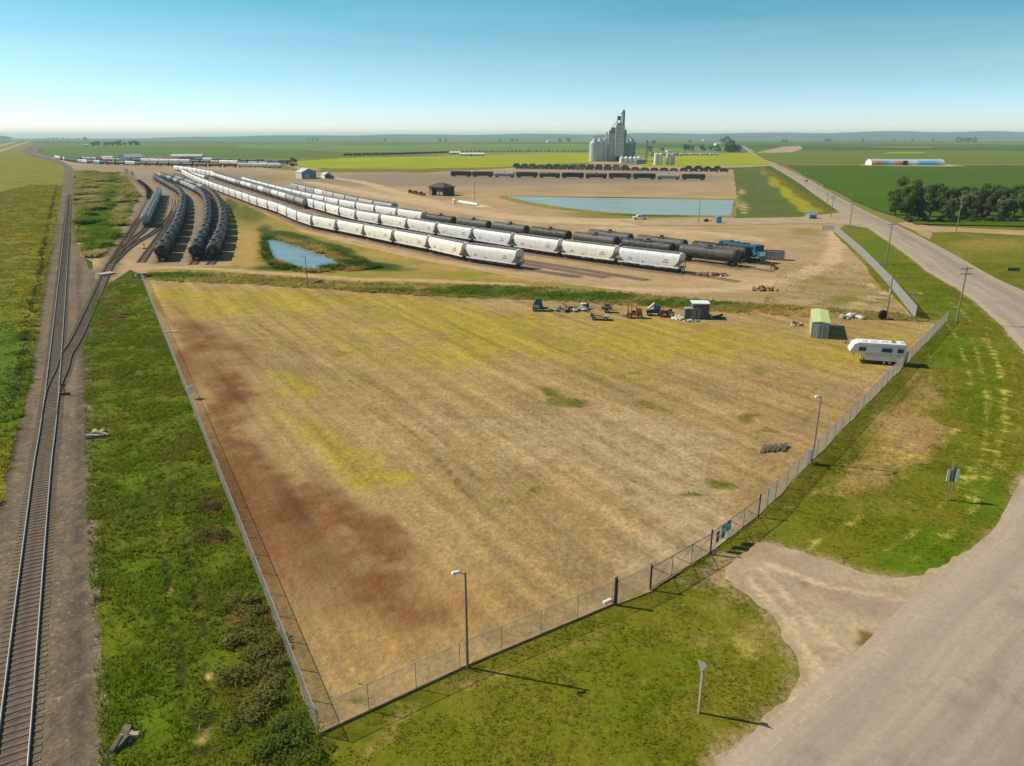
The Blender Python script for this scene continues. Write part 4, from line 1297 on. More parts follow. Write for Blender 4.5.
def far_mesh(kind, mat, mat2=None):
    """whole car in one mesh, for rows whose cars are only a few pixels long"""
    mb = MB()
    if kind == 'hopper':
        mb.prism([(-1.5, 1.25), (-1.62, 2.3), (-1.55, 3.8), (-.85, 4.45), (.85, 4.45), (1.55, 3.8), (1.62, 2.3), (1.5, 1.25)], -8.6, 8.6, 0)
        mb.box((0, 0, 4.55), (14, .6, .12), mat=1)
        for x in (-4, 0, 4):
            mb.box((x, 0, .9), (3.4, 2.4, .7), mat=1)
    elif kind == 'tank':
        mb.lathe([(0, -8.4), (1.0, -8.3), (1.5, -7.8), (1.5, 7.8), (1.0, 8.3), (0, 8.4)], 14, 0, (0, 0, 2.55), 'X')
        mb.lathe([(.6, 3.9), (.55, 4.5), (0, 4.6)], 8, 1)
    elif kind == 'gondola':
        mb.box((0, 0, 2.55), (17.2, 2.9, 3.1), mat=0)
        mb.box((0, 0, 4.2), (16.4, 2.5, .4), mat=1, top=(.85, .6))
        for x in np.linspace(-7, 7, 9):
            for s in (-1, 1):
                mb.box((x, s * 1.5, 2.55), (.16, .12, 3.0), mat=1)
    elif kind == 'flat':
        mb.box((0, 0, 1.1), (16, 2.8, .35), mat=0)
        for s in (-1, 1):
            mb.box((s * 7.6, 0, 1.7), (.2, 2.6, .9), mat=0)
    elif kind == 'hump':
        mb.box((0, 0, 1.5), (7.6, 3.0, 1.4), mat=0)
        pts = [(3.7 * math.cos(t), 2.2 + 3.0 * math.sin(t)) for t in np.linspace(0, math.pi, 11)]
        mb.prism(pts, -1.45, 1.45, 0, 'Y')
        for s in (-1, 1):
            mb.box((s * 4.0, 0, 1.2), (.5, 2.2, 1.0), mat=1)
    mb.box((0, 0, 1.02), (16.6 if kind != 'hump' else 8.4, .5, .3), mat=1)
    for x in ((-6.4, 6.4) if kind != 'hump' else (-2.6, 2.6)):
        mb.box((x, 0, .5), (2.3, 2.1, .7), mat=1)
    return mb.mesh(kind + '_car', [mat, mat2 or M_STEEL], True)


FAR = {}


def far_car(kind, c, mat, mat2=None):
    key = (kind, c)
    if key not in FAR:
        FAR[key] = far_mesh(kind, mat, mat2)
    nm = {'hopper': 'hopper_car', 'tank': 'tank_car', 'gondola': 'gondola_car', 'flat': 'flat_car', 'hump': 'ore_car'}[kind]

    def f(label, loc, rz, group):
        o = link(nm, FAR[key], None, loc, rz)
        if kind == 'hump':
            o.scale = (rr.uniform(.92, 1.06), 1, rr.uniform(.6, .82))
        return tag(o, label, 'rail car', group)
    return f


RAIL_Z = .24


def place_row(px, pick, row, group, pitch=18.5, n=99, z=RAIL_Z, off=1.5, start=0.0, per=5, near='near'):
    line = resample(pxline(px, per), .5)
    a, b_ = offset(line, off), offset(line, -off)
    line = a if np.hypot(*a[0]) > np.hypot(*b_[0]) else b_
    d = np.r_[0, np.cumsum(np.hypot(*np.diff(line, axis=0).T))]

    def at(s):
        return Vector((np.interp(s, d, line[:, 0]), np.interp(s, d, line[:, 1]), z))
    out = []
    i = 0
    while i < n:
        s0 = start + i * pitch
        if s0 + pitch * .95 > d[-1]:
            break
        p, q = at(s0 + pitch * .15), at(s0 + pitch * .85)
        r = pick(i)
        if r is not None:
            fn_, desc = r
            mid = (p + q) / 2
            lab = f"{desc}, {ORD[i]} from {near} end of {row}"
            out.append(fn_(lab, mid, math.atan2(q.y - p.y, q.x - p.x), group))
        i += 1
    return line, d, out


rr = random.Random(5)


def choose(*opts):
    tot = sum(o[0] for o in opts)

    def f(i):
        x = rr.uniform(0, tot)
        for w_, a in opts:
            x -= w_
            if x <= 0:
                return a
        return opts[-1][1]
    return f


HW = (hopper_car('white'), "white covered hopper car")
HC_ = (hopper_car('cream'), "cream covered hopper car")
HG = (hopper_car('pale grey'), "pale grey covered hopper car")
HM = (hopper_car('mid grey'), "mid grey covered hopper car")
HT = (hopper_car('dusty tan'), "dusty tan covered hopper car")
HTE = (hopper_car('teal grey'), "teal grey covered hopper car")
TB = (tank_car('black'), "black tank car")
TD = (tank_car('dusty black'), "dusty black tank car")
TG = (tank_car('mid grey'), "grey tank car")
TP = (tank_car('pale grey'), "pale grey tank car")
SP = (silo_car('pale grey'), "pale round-sided hopper car")
SM = (silo_car('mid grey'), "dark grey round-sided hopper car")
ST_ = (silo_car('teal grey'), "teal grey round-sided hopper car")
SW = (silo_car('white'), "white round-sided hopper car")

place_row(ROW_FRONT, choose((7, HW), (2.4, HC_), (.5, HG)), "the front white row", "hopper cars in the front row")
place_row(ROW_SECOND, lambda i: HG if i in (4, 10) else choose((7, HW), (3, HC_), (.8, HG))(i), "the second white row", "hopper cars in the second row")
thirds = [TD, TB, TD, TB, TD, TD, TB]
place_row(ROW_THIRD, lambda i: thirds[i] if i < 7 else choose((6, HW), (2, HG))(i), "the third row", "rail cars in the third row")
place_row(ROW_FOURTH, lambda i: (TB, TD, TD)[i] if i < 3 else (None if i < 9 else choose((4, HT), (3, HG), (1, HTE), (2, HM))(i)), "the rear row", "rail cars in the rear row")
place_row(ROW_INNER, lambda i: (SM if i in (0, 1, 4, 6, 9) else SP), "the short inner row", "round-sided cars in the short inner row")
place_row(ROW_SHORT, lambda i: HW, "the white stub row", "hopper cars on the stub")
place_row(ROW_TEAL, lambda i: ST_ if i < 7 else SW, "the teal row", "teal cars in the left yard", off=0)
place_row(ROW_T1, lambda i: choose((4, TB), (1, TD))(i), "the left tank row", "tank cars in the left yard", off=0)
place_row(ROW_T2, lambda i: choose((4, TB), (1, TD))(i) if i < 14 else choose((3, TB), (3, TG), (2, TD))(i), "the middle tank row", "tank cars in the left yard", off=0)
place_row(ROW_T3, lambda i: choose((4, TB), (1, TD))(i) if i < 14 else choose((2, TB), (3, TG), (2, TD))(i), "the right tank row", "tank cars in the left yard", off=0)

fr = {
    'wh': (far_car('hopper', 'w', M_BODY['white']), "white hopper car"), 'gh': (far_car('hopper', 'g', M_BODY['pale grey']), "pale grey hopper car"),
    'bt': (far_car('tank', 'b', M_TANK['black']), "black tank car"), 'dt': (far_car('tank', 'd', M_TANK['dusty black']), "dusty tank car"),
    'wt': (far_car('tank', 'w', M_BODY['white']), "white tank car"), 'gt': (far_car('tank', 'g', M_BODY['mid grey']), "grey tank car"),
    'bl': (far_car('hopper', 'bl', paint('sky_blue_panel', (.20, .50, .74, 1), .5, 0, .05)), "sky blue hopper car"),
    'dg': (far_car('gondola', 'd', paint('gondola_dark', (.05, .042, .045, 1), .8, 0, .3, .5), M_STEEL), "dark gondola car"),
    'rg': (far_car('gondola', 'r', paint('gondola_red', (.10, .055, .05, 1), .8, 0, .3, .5), M_STEEL), "red-brown gondola car"),
    'fl': (far_car('flat', 'r', M_RUST), "rusty empty flat car"),
    'hb': (far_car('hump', 'b', paint('ore_black', (.05, .048, .055, 1), .7, 0, .3, .5), M_GALV), "black round-topped ore car"),
    'hr': (far_car('hump', 'r', paint('ore_brown', (.10, .062, .055, 1), .7, 0, .3, .5), M_GALV), "brown round-topped ore car"),
    'hg': (far_car('hump', 'g', paint('ore_green', (.05, .11, .10, 1), .7, 0, .3, .5), M_GALV), "dark green round-topped ore car"),
    'he': (far_car('hump', 'e', paint('ore_grey', (.13, .14, .16, 1), .7, 0, .3, .5), M_GALV), "slate grey round-topped ore car"),
}
place_row(ROW_RUST, lambda i: fr['fl'], "the flat car row", "flat cars in the left yard", off=0, n=9)
place_row(ROW_FAR1, lambda i: fr['wh'] if i < 4 else fr['bl'] if i in (13, 16) else choose((6, fr['bt']), (1, fr['gh']), (2, fr['dt']))(i), "the far left row", "rail cars in the far left row", off=0, near='left')
place_row(ROW_FAR2, lambda i: fr['wh'] if 9 < i < 15 or 17 < i < 20 else choose((3, fr['bt']), (2, fr['gt']), (1, fr['wt']))(i), "the second far row", "rail cars behind the far left row", off=0, near='left')
place_row([(92, 158.9), (130, 159.8), (180, 160.8), (240, 162.2), (292, 164.4)], choose((4, fr['bt']), (2, fr['dg']), (1, fr['gh'])), "the third far row", "rail cars in the third far row", off=0, near='left')
place_row(ROW_DARK, lambda i: fr['bt'], "the canola-side row", "black tank cars beyond the canola", off=0, near='left')
place_row(ROW_NEARBIN, lambda i: (fr['rg'] if i in (0, 3) else fr['gt'] if i in (1, 8) else choose((3, fr['dg']), (2, fr['bt']), (2, fr['rg']))(i)), "the pond-side row", "dark cars beyond the large pond", off=0, near='right')
place_row(ROW_HUMP, lambda i: fr['hg'] if i in (4, 8) else fr['he'] if i in (5, 11, 15) else choose((4, fr['hb']), (2, fr['hr']))(i), "the front ore row", "ore cars by the elevator", pitch=9.1, off=0, near='right')
place_row(ROW_HUMP2, lambda i: choose((3, fr['hb']), (2, fr['hr']))(i) if (i < 4 or i > 9) else None, "the rear ore row", "ore cars by the elevator", pitch=9.1, off=0, near='right')
place_row(ROW_PALE, lambda i: fr['wt'] if i < 4 else fr['gt'], "the silo-side row", "pale tank cars behind the silos", off=0, near='right')

# ================================================================== TRACKS
def rail_mesh(line, off, w=.075, h=.17, z0=.14, mat=None, name='rail'):
    c = offset(line, off)
    L, Rr = offset(c, w / 2), offset(c, -w / 2)
    n = len(c)
    v = np.zeros((n * 4, 3))
    v[0::4] = np.c_[L, np.full(n, z0)]
    v[1::4] = np.c_[L, np.full(n, z0 + h)]
    v[2::4] = np.c_[Rr, np.full(n, z0 + h)]
    v[3::4] = np.c_[Rr, np.full(n, z0)]
    f = []
    for i in range(n - 1):
        a = i * 4
        for j in range(3):
            f.append((a + j, a + 4 + j, a + 5 + j, a + 1 + j))
    me = np_mesh(name, v, np.array(f), mat or M_RAIL)
    bm = bmesh.new()
    bm.from_mesh(me)
    bmesh.ops.recalc_face_normals(bm, faces=bm.faces)
    bm.to_mesh(me)
    bm.free()
    return me


TIE = MB().box((0, 0, .075), (.23, 2.6, .15)).mesh('sleeper', M_TIE)


def track(label, pts, rail=None, step=2.0, z=.05, single=0, every=.56, maxy=700, gauge=.755):
    line = resample(pts, step)
    o0 = (line[0][0], line[0][1], 0)
    t = thing('railway_track', label, 'railway track', o0)
    loc = line - line[0]
    for s in (-gauge, gauge):
        r = link('rail', rail_mesh(loc, s, mat=rail or M_RAIL, z0=z + .03), t)
    sl_ = resample(line, every)
    g = np.gradient(sl_, axis=0)
    ang = np.arctan2(g[:, 1], g[:, 0])
    keep = [i for i in range(len(sl_)) if 18 < sl_[i][1] < maxy]
    for i in keep[:single]:
        k = link('sleeper', TIE, t)
        k.location = (sl_[i][0] - o0[0], sl_[i][1] - o0[1], z - .115)
        k.rotation_euler = (0, 0, ang[i] + rr.uniform(-.02, .02))
    mb = MB()
    for i in keep[single:]:
        mb.box((sl_[i][0] - o0[0], sl_[i][1] - o0[1], z - .04), (.23, 2.6, .15), ang[i] + rr.uniform(-.02, .02))
    if mb.v:
        k = mb.build('sleepers', M_TIE, t, fix=False)
        k['kind'] = 'stuff'
    return t


track("main railway track running up the left side of the photo", MAIN, None, 2.0, .05, 100, .58, 420)
track("branch track curving right off the main line into the yard", BRANCH, M_RUSTRAIL, 2.0, .055, 0, .6, 300)


def row_line(px, off, per=5):
    line = resample(pxline(px, per), 2)
    a, b_ = offset(line, off), offset(line, -off)
    return a if np.hypot(*a[0]) > np.hypot(*b_[0]) else b_


track("track under the front row of white hopper cars", row_line([(576, 277.9)] + ROW_FRONT, 1.5), M_RUSTRAIL, 4, .06, 0, .65, 330)
track("track under the second row of white hopper cars", row_line([(735, 283)] + ROW_SECOND, 1.5), M_RUSTRAIL, 4, .06, 0, .65, 330)
track("track under the third row of tank cars", row_line([(770, 272.5)] + ROW_THIRD, 1.5), M_RUSTRAIL, 4, .06, 0, .65, 330)
track("track under the rear row of cars", row_line([(768, 266.2)] + ROW_FOURTH, 1.5), M_RUSTRAIL, 4, .06, 0, .65, 330)
track("empty stub track just behind the front white row", pxline(STUBS[1], 4), M_RUSTRAIL, 4, .06, 0, .65, 330)
track("empty stub track just before the second white row", pxline(STUBS[2], 4), M_RUSTRAIL, 4, .06, 0, .65, 330)
track("ladder track leading from the branch to the teal cars", pxline([(116.5, 256), (126, 246), (137, 236.5), (146.5, 228)] + ROW_TEAL[1:], 5), M_RUSTRAIL, 3, .06, 0, .6, 330)
track("ladder track crossing right toward the black tank cars", pxline([(112, 264), (124, 252), (138, 242), (152, 234), (166, 222), (174, 210), (177, 200)], 5), M_RUSTRAIL, 3, .065, 0, .6, 330)
track("short track left of the black tank cars", pxline([(141, 263), (150, 250), (160, 236), (169, 222), (173, 210), (174, 198)], 5), M_RUSTRAIL, 3, .06, 0, .6, 330)
track("track under the left row of black tank cars", pxline(ROW_T1, 5), M_RUSTRAIL, 3, .06, 0, .6, 330)
track("track under the middle row of black tank cars", pxline([(193, 265)] + ROW_T2, 5), M_RUSTRAIL, 3, .06, 0, .6, 330)
track("track under the right row of black tank cars", pxline([(210, 265)] + ROW_T3, 5), M_RUSTRAIL, 3, .06, 0, .6, 330)

# ================================================================== FENCES
def fence(name, label, pts, h, post_gap, wire_gap=.07, wire_r=.0035, rail=True, post_r=.035, mat=None, base=None, cat='fence'):
    mat = mat or M_GALV
    o0 = Vector((pts[0][0], pts[0][1], .09))
    t = thing(name, label, cat, o0)
    P = resample(pts, 1.0)
    d = np.r_[0, np.cumsum(np.hypot(*np.diff(P, axis=0).T))]
    L = d[-1]

    def at(s):
        return Vector((np.interp(s, d, P[:, 0]) - o0.x, np.interp(s, d, P[:, 1]) - o0.y, 0))
    n = max(1, round(L / post_gap))
    pm = MB().bar((0, 0, -.1), (0, 0, h + .06), post_r, n=7).mesh('post', mat)
    for i in range(n + 1):
        k = link('post', pm, t)
        k.location = at(L * i / n)
    if rail:
        mb = MB()
        for i in range(n):
            mb.bar(at(L * i / n) + Vector((0, 0, h)), at(L * (i + 1) / n) + Vector((0, 0, h)), .022, n=6)
        mb.build('top_rail', mat, t)
    V, Fc = [], []
    gap = wire_gap * math.sqrt(2)
    ss = np.arange(-h, L, gap)
    for sgn in (1, -1):
        for s in ss:
            a, b_ = (s, s + h)
            z0, z1 = (0.05, h)
            if a < 0:
                z0 += -a
                a = 0
            if b_ > L:
                z1 -= b_ - L
                b_ = L
            if b_ - a < .05:
                continue
            pa, pb = at(a), at(b_)
            za, zb = (z0, z1) if sgn > 0 else (h + .05 - z0, h + .05 - z1)
            pa.z, pb.z = za, zb
            dr = (pb - pa).normalized()
            u = Vector((0, 0, 1)).cross(dr).normalized()
            w_ = dr.cross(u)
            k = len(V)
            for p in (pa, pb):
                for t_ in (0, 2.1, 4.2):
                    V.append(p + u * (wire_r * math.cos(t_)) + w_ * (wire_r * math.sin(t_)))
            Fc += [(k, k + 1, k + 4, k + 3), (k + 1, k + 2, k + 5, k + 4), (k + 2, k, k + 3, k + 5)]
    link('wire_mesh', np_mesh('wire_mesh', [tuple(v) for v in V], np.array(Fc), mat), t)
    if base:
        mb = MB()
        for i in range(n):
            a, b_ = at(L * i / n), at(L * (i + 1) / n)
            c = (a + b_) / 2
            mb.box((c.x, c.y, .0), ((b_ - a).length, .16, .16), math.atan2((b_ - a).y, (b_ - a).x))
        mb.build('ground_beam', base, t)
    return t


M_FENCE = paint('weathered_chain_link', (.32, .30, .28, 1), .7, .1, .15, 1, .2)
M_FENCEPALE = paint('pale_chain_link', (.40, .385, .36, 1), .6, .15, .15, 1, .3)
fence('chain_link_fence', "long chain-link fence down the left side of the lot", LOT_LEFT[::-1], 1.6, 3.0, .08, .0038, True, .032, M_FENCE)
fence('chain_link_fence', "low-lying front fence left of the gates, by the lamp post", FR, 1.8, 3.2, .07, .0030, True, .028, M_FENCEPALE, paint('dusty_beam', S(176, 148, 112), .95, 0, .25, 1.0))
fence('chain_link_fence', "short fence panel between the thick post and the gates", GATE[0:2], 1.9, 2.4, .07, .005, True, .05, M_FENCE)
fence('chain_link_fence', "short fence section just right of the gates", GATE[3:5], 1.9, 2.0, .06, .0048, True, .05, M_FENCE)
fence('chain_link_fence', "front fence running from the gates past the camper trailer", FR2, 1.8, 3.0, .06, .0045, True, .04, M_FENCE)
fence('chain_link_fence', "dense grey fence along the yard beside the road", [G(915, 318.5), G(890, 287), G(862, 257), G(834, 231.5)], 2.2, 3.2, .035, .009, True, .05, paint('grey_slatted_fence', (.25, .25, .25, 1), .7, .1, .15, 1, .3))


def gate(label, a, b_, h, brace=2):
    a, b_ = Vector((*a, .09)), Vector((*b_, .09))
    L = (b_ - a).length
    t = thing('swing_gate', label, 'gate', a, math.atan2(b_.y - a.y, b_.x - a.x))
    fr_ = MB()
    for z in (.1, h):
        fr_.bar((.08, 0, z), (L - .08, 0, z), .035, n=6)
    for x in (.08, L - .08):
        fr_.bar((x, 0, .1), (x, 0, h), .035, n=6)
    fr_.build('gate_frame', M_GREYSTEEL, t)
    br = MB()
    for i in range(brace):
        x0, x1 = .08 + (L - .16) * i / brace, .08 + (L - .16) * (i + 1) / brace
        br.bar((x0, 0, .1), (x1, 0, h), .025, n=5)
        br.bar((x0, 0, h), (x1, 0, .1), .025, n=5)
        br.bar((x1, 0, .1), (x1, 0, h), .03, n=5)
    br.build('brace', M_GREYSTEEL, t)
    wm = MB()
    for s in np.arange(-h, L, .14):
        for sg_ in (1, -1):
            x0, x1 = max(.05, s), min(L - .05, s + h)
            if x1 - x0 < .06:
                continue
            z0, z1 = .1 + (x0 - s) * (h - .1) / h, .1 + (x1 - s) * (h - .1) / h
            if sg_ < 0:
                z0, z1 = h + .1 - z0, h + .1 - z1
            wm.bar((x0, 0, z0), (x1, 0, z1), .004, n=3, caps=False)
    wm.build('wire_mesh', M_FENCE, t, fix=False)
    for x, r in ((0, .07), (L, .07)):
        MB().bar((x, 0, -.1), (x, 0, h + .3), r, n=8).build('gate_post', M_STEEL, t)
    return t


gate("left leaf of the double lot gate with crossed braces", GATE[1], GATE[2], 1.8, 3)
gate("right leaf of the double lot gate carrying teal signs", GATE[2], GATE[3], 1.85, 3)
M_TEAL = paint('teal_sign', (.02, .27, .30, 1), .5, 0, .08)
gd = np.array(GATE[3]) - np.array(GATE[2])
gl = np.hypot(*gd)
ga = math.atan2(gd[1], gd[0])
for f_, w_, h_, z_, mt, lab in ((.09, .42, .95, 1.15, paint('brown_sign', (.06, .05, .045, 1), .6), "narrow dark sign on the lot gate, left of the teal ones"),
                               (.20, .62, 1.15, 1.25, M_TEAL, "tall teal sign on the right leaf of the lot gate"),
                               (.30, .78, .78, 1.40, M_TEAL, "square teal sign on the right leaf of the lot gate")):
    p = np.array(GATE[2]) + gd * (f_ + .02)
    t = thing('sign', lab, 'sign', (p[0], p[1], .09 + z_), ga)
    MB().box((0, -.06, 0), (w_, .03, h_)).build('panel', mt, t)
    MB().box((0, -.082, h_ * .12), (w_ * .62, .012, h_ * .16)).build('printed_band', M_WHITE, t)
MBX = MB().bar((0, 0, -.1), (0, 0, 2.2), .11, n=10)
p = GATE[0]
t = thing('fence_post', "thick dark corner post where the front fence meets the gates", 'post', (p[0] - .1, p[1], .09))
MBX.build('post', M_STEEL, t)
MB().bar((0, 0, 2.2), (0, 0, 2.28), .13, .08, 10).build('post_cap', M_GREYSTEEL, t)

# ================================================================== POLES AND WIRES
def utility_pole(base, top_px, label, arms=1, arm_ang=None, r=.14, gear=None, group="utility poles along the road"):
    x, y = G(*base)
    # height from the photograph: the ray through the top, where it passes over the base
    v = (top_px[1] - CY) / F
    h = HC - (ST + v * CT) * y / (CT - v * ST)
    t = thing('utility_pole', label, 'utility pole', (x, y, .05), 0, group)
    MB().bar((0, 0, -.2), (0, 0, h), r, r * .68, 9).build('pole', M_WOOD, t, True)
    a = arm_ang if arm_ang is not None else 0
    for k in range(arms):
        z = h - .35 - k * .9
        arm = MB()
        dx, dy = 1.15 * math.cos(a), 1.15 * math.sin(a)
        arm.box((0, 0, z), (2.3, .11, .13), a)
        c = arm.build('crossarm', M_WOOD, t)
        ins = MB()
        for q in (-.9, -.35, .35, .9):
            ins.lathe([(.035, 0), (.06, .06), (.03, .16)], 7, 0, (q * dx / 1.15, q * dy / 1.15, z + .06))
        ins.build('insulator', M_GALV, c)
    if gear == 'transformer':
        MB().lathe([(.28, 0), (.3, .1), (.3, .85), (.2, .95)], 12, 0, (.38, -.05, h * .62)).build('transformer', M_GREYSTEEL, t, True)
    if gear == 'box':
        MB().box((0, -.25, h * .6), (.5, .35, .8)).build('meter_box', M_GALV, t)
    return t, Vector((x, y, .05 + h))


def lamp_post(base, top_px, label, arm=(-.5, -.1), cat='lamp post', r=.095, head=M_WHITE, arm_len=1.0, group=None):
    x, y = G(*base)
    v = (top_px[1] - CY) / F
    h = HC - (ST + v * CT) * y / (CT - v * ST)
    t = thing('lamp_post', label, cat, (x, y, .05), 0, group)
    MB().bar((0, 0, -.2), (0, 0, h), r, r * .7, 9).build('pole', M_WOOD, t, True)
    ax, ay = arm[0] * arm_len, arm[1] * arm_len
    MB().bar((0, 0, h - .12), (ax, ay, h + .12), .035, n=6).build('arm', M_GALV, t)
    hd = MB()
    ang = math.atan2(ay, ax)
    hd.box((ax * 1.2, ay * 1.2, h + .12), (.5, .26, .12), ang, top=(.75, .6))
    hd.lathe([(.08, -.14), (.12, -.07), (.1, 0)], 10, 0, (ax * 1.35, ay * 1.4, h + .08))
    hd.build('lamp_head', head, t)
    return t, Vector((x, y, .05 + h))


ra = math.atan2(road_l[len(road_l) // 3][1] - road_l[len(road_l) // 3 + 3][1], road_l[len(road_l) // 3][0] - road_l[len(road_l) // 3 + 3][0])
_, L1 = lamp_post((467.5, 668), (466, 573), "lamp post with a white lamp head at the front fence", (-.45, -.15))
MB_ = MB().box((0, 0, 0), (.26, .2, .32))
_, L2 = lamp_post((811.5, 463.5), (817.5, 397), "lamp post beside the meter box on the front fence", (-.42, -.2))
_, L3 = lamp_post((308, 288), (304.5, 257), "lamp post standing beside the small pond", (-.45, -.1), r=.11)
_, L4 = lamp_post((474.8, 202), (474, 182), "lamp post by the white pipe near the brown barn", (-.5, 0), r=.14)
_, P1 = utility_pole((956, 324), (965.5, 267), "tall utility pole nearest the camera on the roadside verge", 2, .15, .16, None)
_, P2 = utility_pole((885.6, 320), (890, 272), "utility pole with a meter box at the back corner of the lot", 0, 0, .15, 'box')
_, P3 = utility_pole((885.6, 264.5), (890.3, 223.5), "utility pole on the verge halfway along the grey fence", 1, .15, .16)
_, P4 = utility_pole((849.5, 227.5), (851, 204), "utility pole at the corner of the pond road", 1, .15, .15)
_, P5 = utility_pole((830.8, 217.5), (831.2, 195.5), "utility pole with two crossarms before the pond road corner", 2, 0, .16)
_, P6 = utility_pole((827, 203), (826.6, 192.5), "short utility pole behind the two-armed one", 1, .15, .15)
_, P7 = utility_pole((790, 179.5), (790, 173.5), "small far utility pole by the straight road", 1, .15, .15)
_, P8 = utility_pole((780, 172.5), (780, 166.8), "smallest far utility pole by the straight road", 1, .15, .15)
_, P9 = utility_pole((955, 237), (959.5, 191), "utility pole in front of the tree grove", 1, .1, .16, 'transformer')
_, P10 = utility_pole((698.5, 223.5), (699.4, 199), "lone utility pole at the near edge of the large pond", 0, 0, .13)
_, P11 = utility_pole((328, 214), (327.5, 186), "thin utility pole behind the second white row", 0, 0, .12)


def wire(label, a, b_, sag=.5, r=.012):
    mb = MB()
    n = 14
    o0 = Vector(a)
    pts = []
    for i in range(n + 1):
        q = i / n
        p = Vector(a).lerp(Vector(b_), q) - o0
        p.z -= sag * 4 * q * (1 - q)
        pts.append(p)
    for i in range(n):
        mb.bar(pts[i], pts[i + 1], r, n=4, caps=False)
    o = mb.build('overhead_wire', M_STEEL, None, fix=False)
    o.location = o0
    return tag(o, label, 'power line')


dz = Vector((0, 0, -.25))
pe = G(947, 321)
wire("low cable running above the front fence from the lamp post", Vector((L2.x, L2.y, 3.1)), Vector((pe[0], pe[1], 2.9)), .15, .012)
wire("overhead wire from the tall roadside pole to the meter-box pole", P1 + Vector((0, 0, -.4)), P2 + Vector((0, 0, -.2)), .5, .009)
wire("overhead wire along the verge from the tall pole to the next one", P1 + Vector((.5, 0, -.2)), P3 + Vector((.5, 0, -.2)), 1.0, .009)
wire("overhead wire from the grey fence pole to the pond road pole", P3 + Vector((.5, 0, -.2)), P4 + Vector((.5, 0, -.2)), 1.0, .012)
wire("overhead wire from the tall pole toward the pole by the grove", P1 + Vector((-.5, 0, -.2)), P9 + Vector((0, 0, -.2)), 1.2, .009)

# meter box cluster on the front fence
p = G(805.5, 463)
t = thing('meter_cabinet', "pale meter cabinet on the front fence beside the lamp post", 'meter box', (p[0] + .25, p[1] - .3, .05), ga)
MB().box((0, 0, 1.05), (.75, .32, 1.1)).build('cabinet', M_GALV, t)
MB().box((0, -.19, 1.05), (.62, .04, .95)).build('door', M_WHITE, t)
for x in (-.28, .28):
    MB().bar((x, 0, -.1), (x, 0, .6), .04, n=6).build('leg', M_GREYSTEEL, t)

# ================================================================== SIGNS
def signpost(name, label, cat, base, top_px):
    x, y = G(*base)
    v = (top_px[1] - CY) / F
    h = HC - (ST + v * CT) * y / (CT - v * ST)
    return thing(name, label, cat, (x, y, .04)), h


M_SIGNBACK = paint('sign_back', (.30, .30, .28, 1), .6, .1, .1, 1.5, .4)
t, h = signpost('yield_sign', "grey triangular road sign seen from behind on a wooden post", 'road sign', (698.5, 713), (700.5, 660))
h = min(h, 3.5)
MB().box((0, 0, h / 2 - .1), (.12, .12, h)).build('post', M_PALEWOOD, t)
k = MB()
pts = [(-.33, h), (.33, h), (.04, h - .6), (-.04, h - .6)]
k.prism(pts, -.13, -.10, 0, 'Y')
k2 = k.build('panel', M_SIGNBACK, t)
t.rotation_euler = (0, 0, R(-52))
t, h = signpost('route_sign', "cluster of silver route signs seen from behind on the verge", 'road sign', (948, 500.5), (953, 464))
h = min(h, 3.9)
for x in (-.16, .16):
    MB().bar((x, 0, -.1), (x, 0, h - .4), .045, n=6).build('post', M_WOOD, t)
for x, z, w_, hh, mt in ((-.46, h - 1.15, .26, 1.1, M_WHITE), (.5, h - 1.2, .24, 1.05, M_WHITE), (.02, h - 1.15, .62, 1.2, M_SIGNBACK), (.0, h - .28, .34, .62, M_GALV)):
    MB().box((x, .06, z), (w_, .03, hh)).build('panel', mt, t)
t.rotation_euler = (0, 0, R(10))
t, h = signpost('highway_sign', "dark green road sign beside the road at the right edge", 'road sign', (1012, 277), (1012, 265.5))
for x in (-1.1, 1.1):
    MB().bar((x, 0, -.1), (x, 0, 1.4), .05, n=6).build('post', M_WOOD, t)
MB().box((0, -.07, 1.75), (2.8, .04, .75)).build('panel', paint('green_sign', (.01, .10, .075, 1), .5), t)
for px, top, lab in (((805, 188.5), (805, 179.8), "white and black road sign far along the straight road"),):
    t, h = signpost('road_sign', lab, 'road sign', px, top)
    MB().bar((0, 0, -.1), (0, 0, h), .07, n=6).build('post', M_WOOD, t)
    MB().box((-.35, -.1, h - .6), (1.0, .05, 1.3)).build('panel', M_WHITE, t)
    MB().box((.55, -.1, h - .7), (.8, .05, 1.2)).build('panel', M_BLACKISH, t)
for px, lab in (((805, 174.5), "small white field marker farthest along the road"), ((851.6, 196), "small white field marker in the green crop near the grove"), ((937, 231.5), "small white marker post at the mouth of the side road")):
    x, y = G(*px)
    t = thing('field_marker', lab, 'marker', (x, y, .05))
    MB().bar((0, 0, -.1), (0, 0, .8), .05, n=6).build('post', M_WHITE, t)
    MB().box((0, 0, .95), (.7, .12, .5)).build('panel', M_WHITE, t)
p = G(190, 399)
t = thing('sign', "small white sign fixed to the left lot fence", 'sign', (p[0] + .12, p[1], 1.0), R(60))
MB().box((0, -.05, .25), (.85, .04, .95)).build('panel', M_WHITE, t)
MB().bar((0, 0, -1.1), (0, 0, .7), .04, n=6).build('post', M_GALV, t)
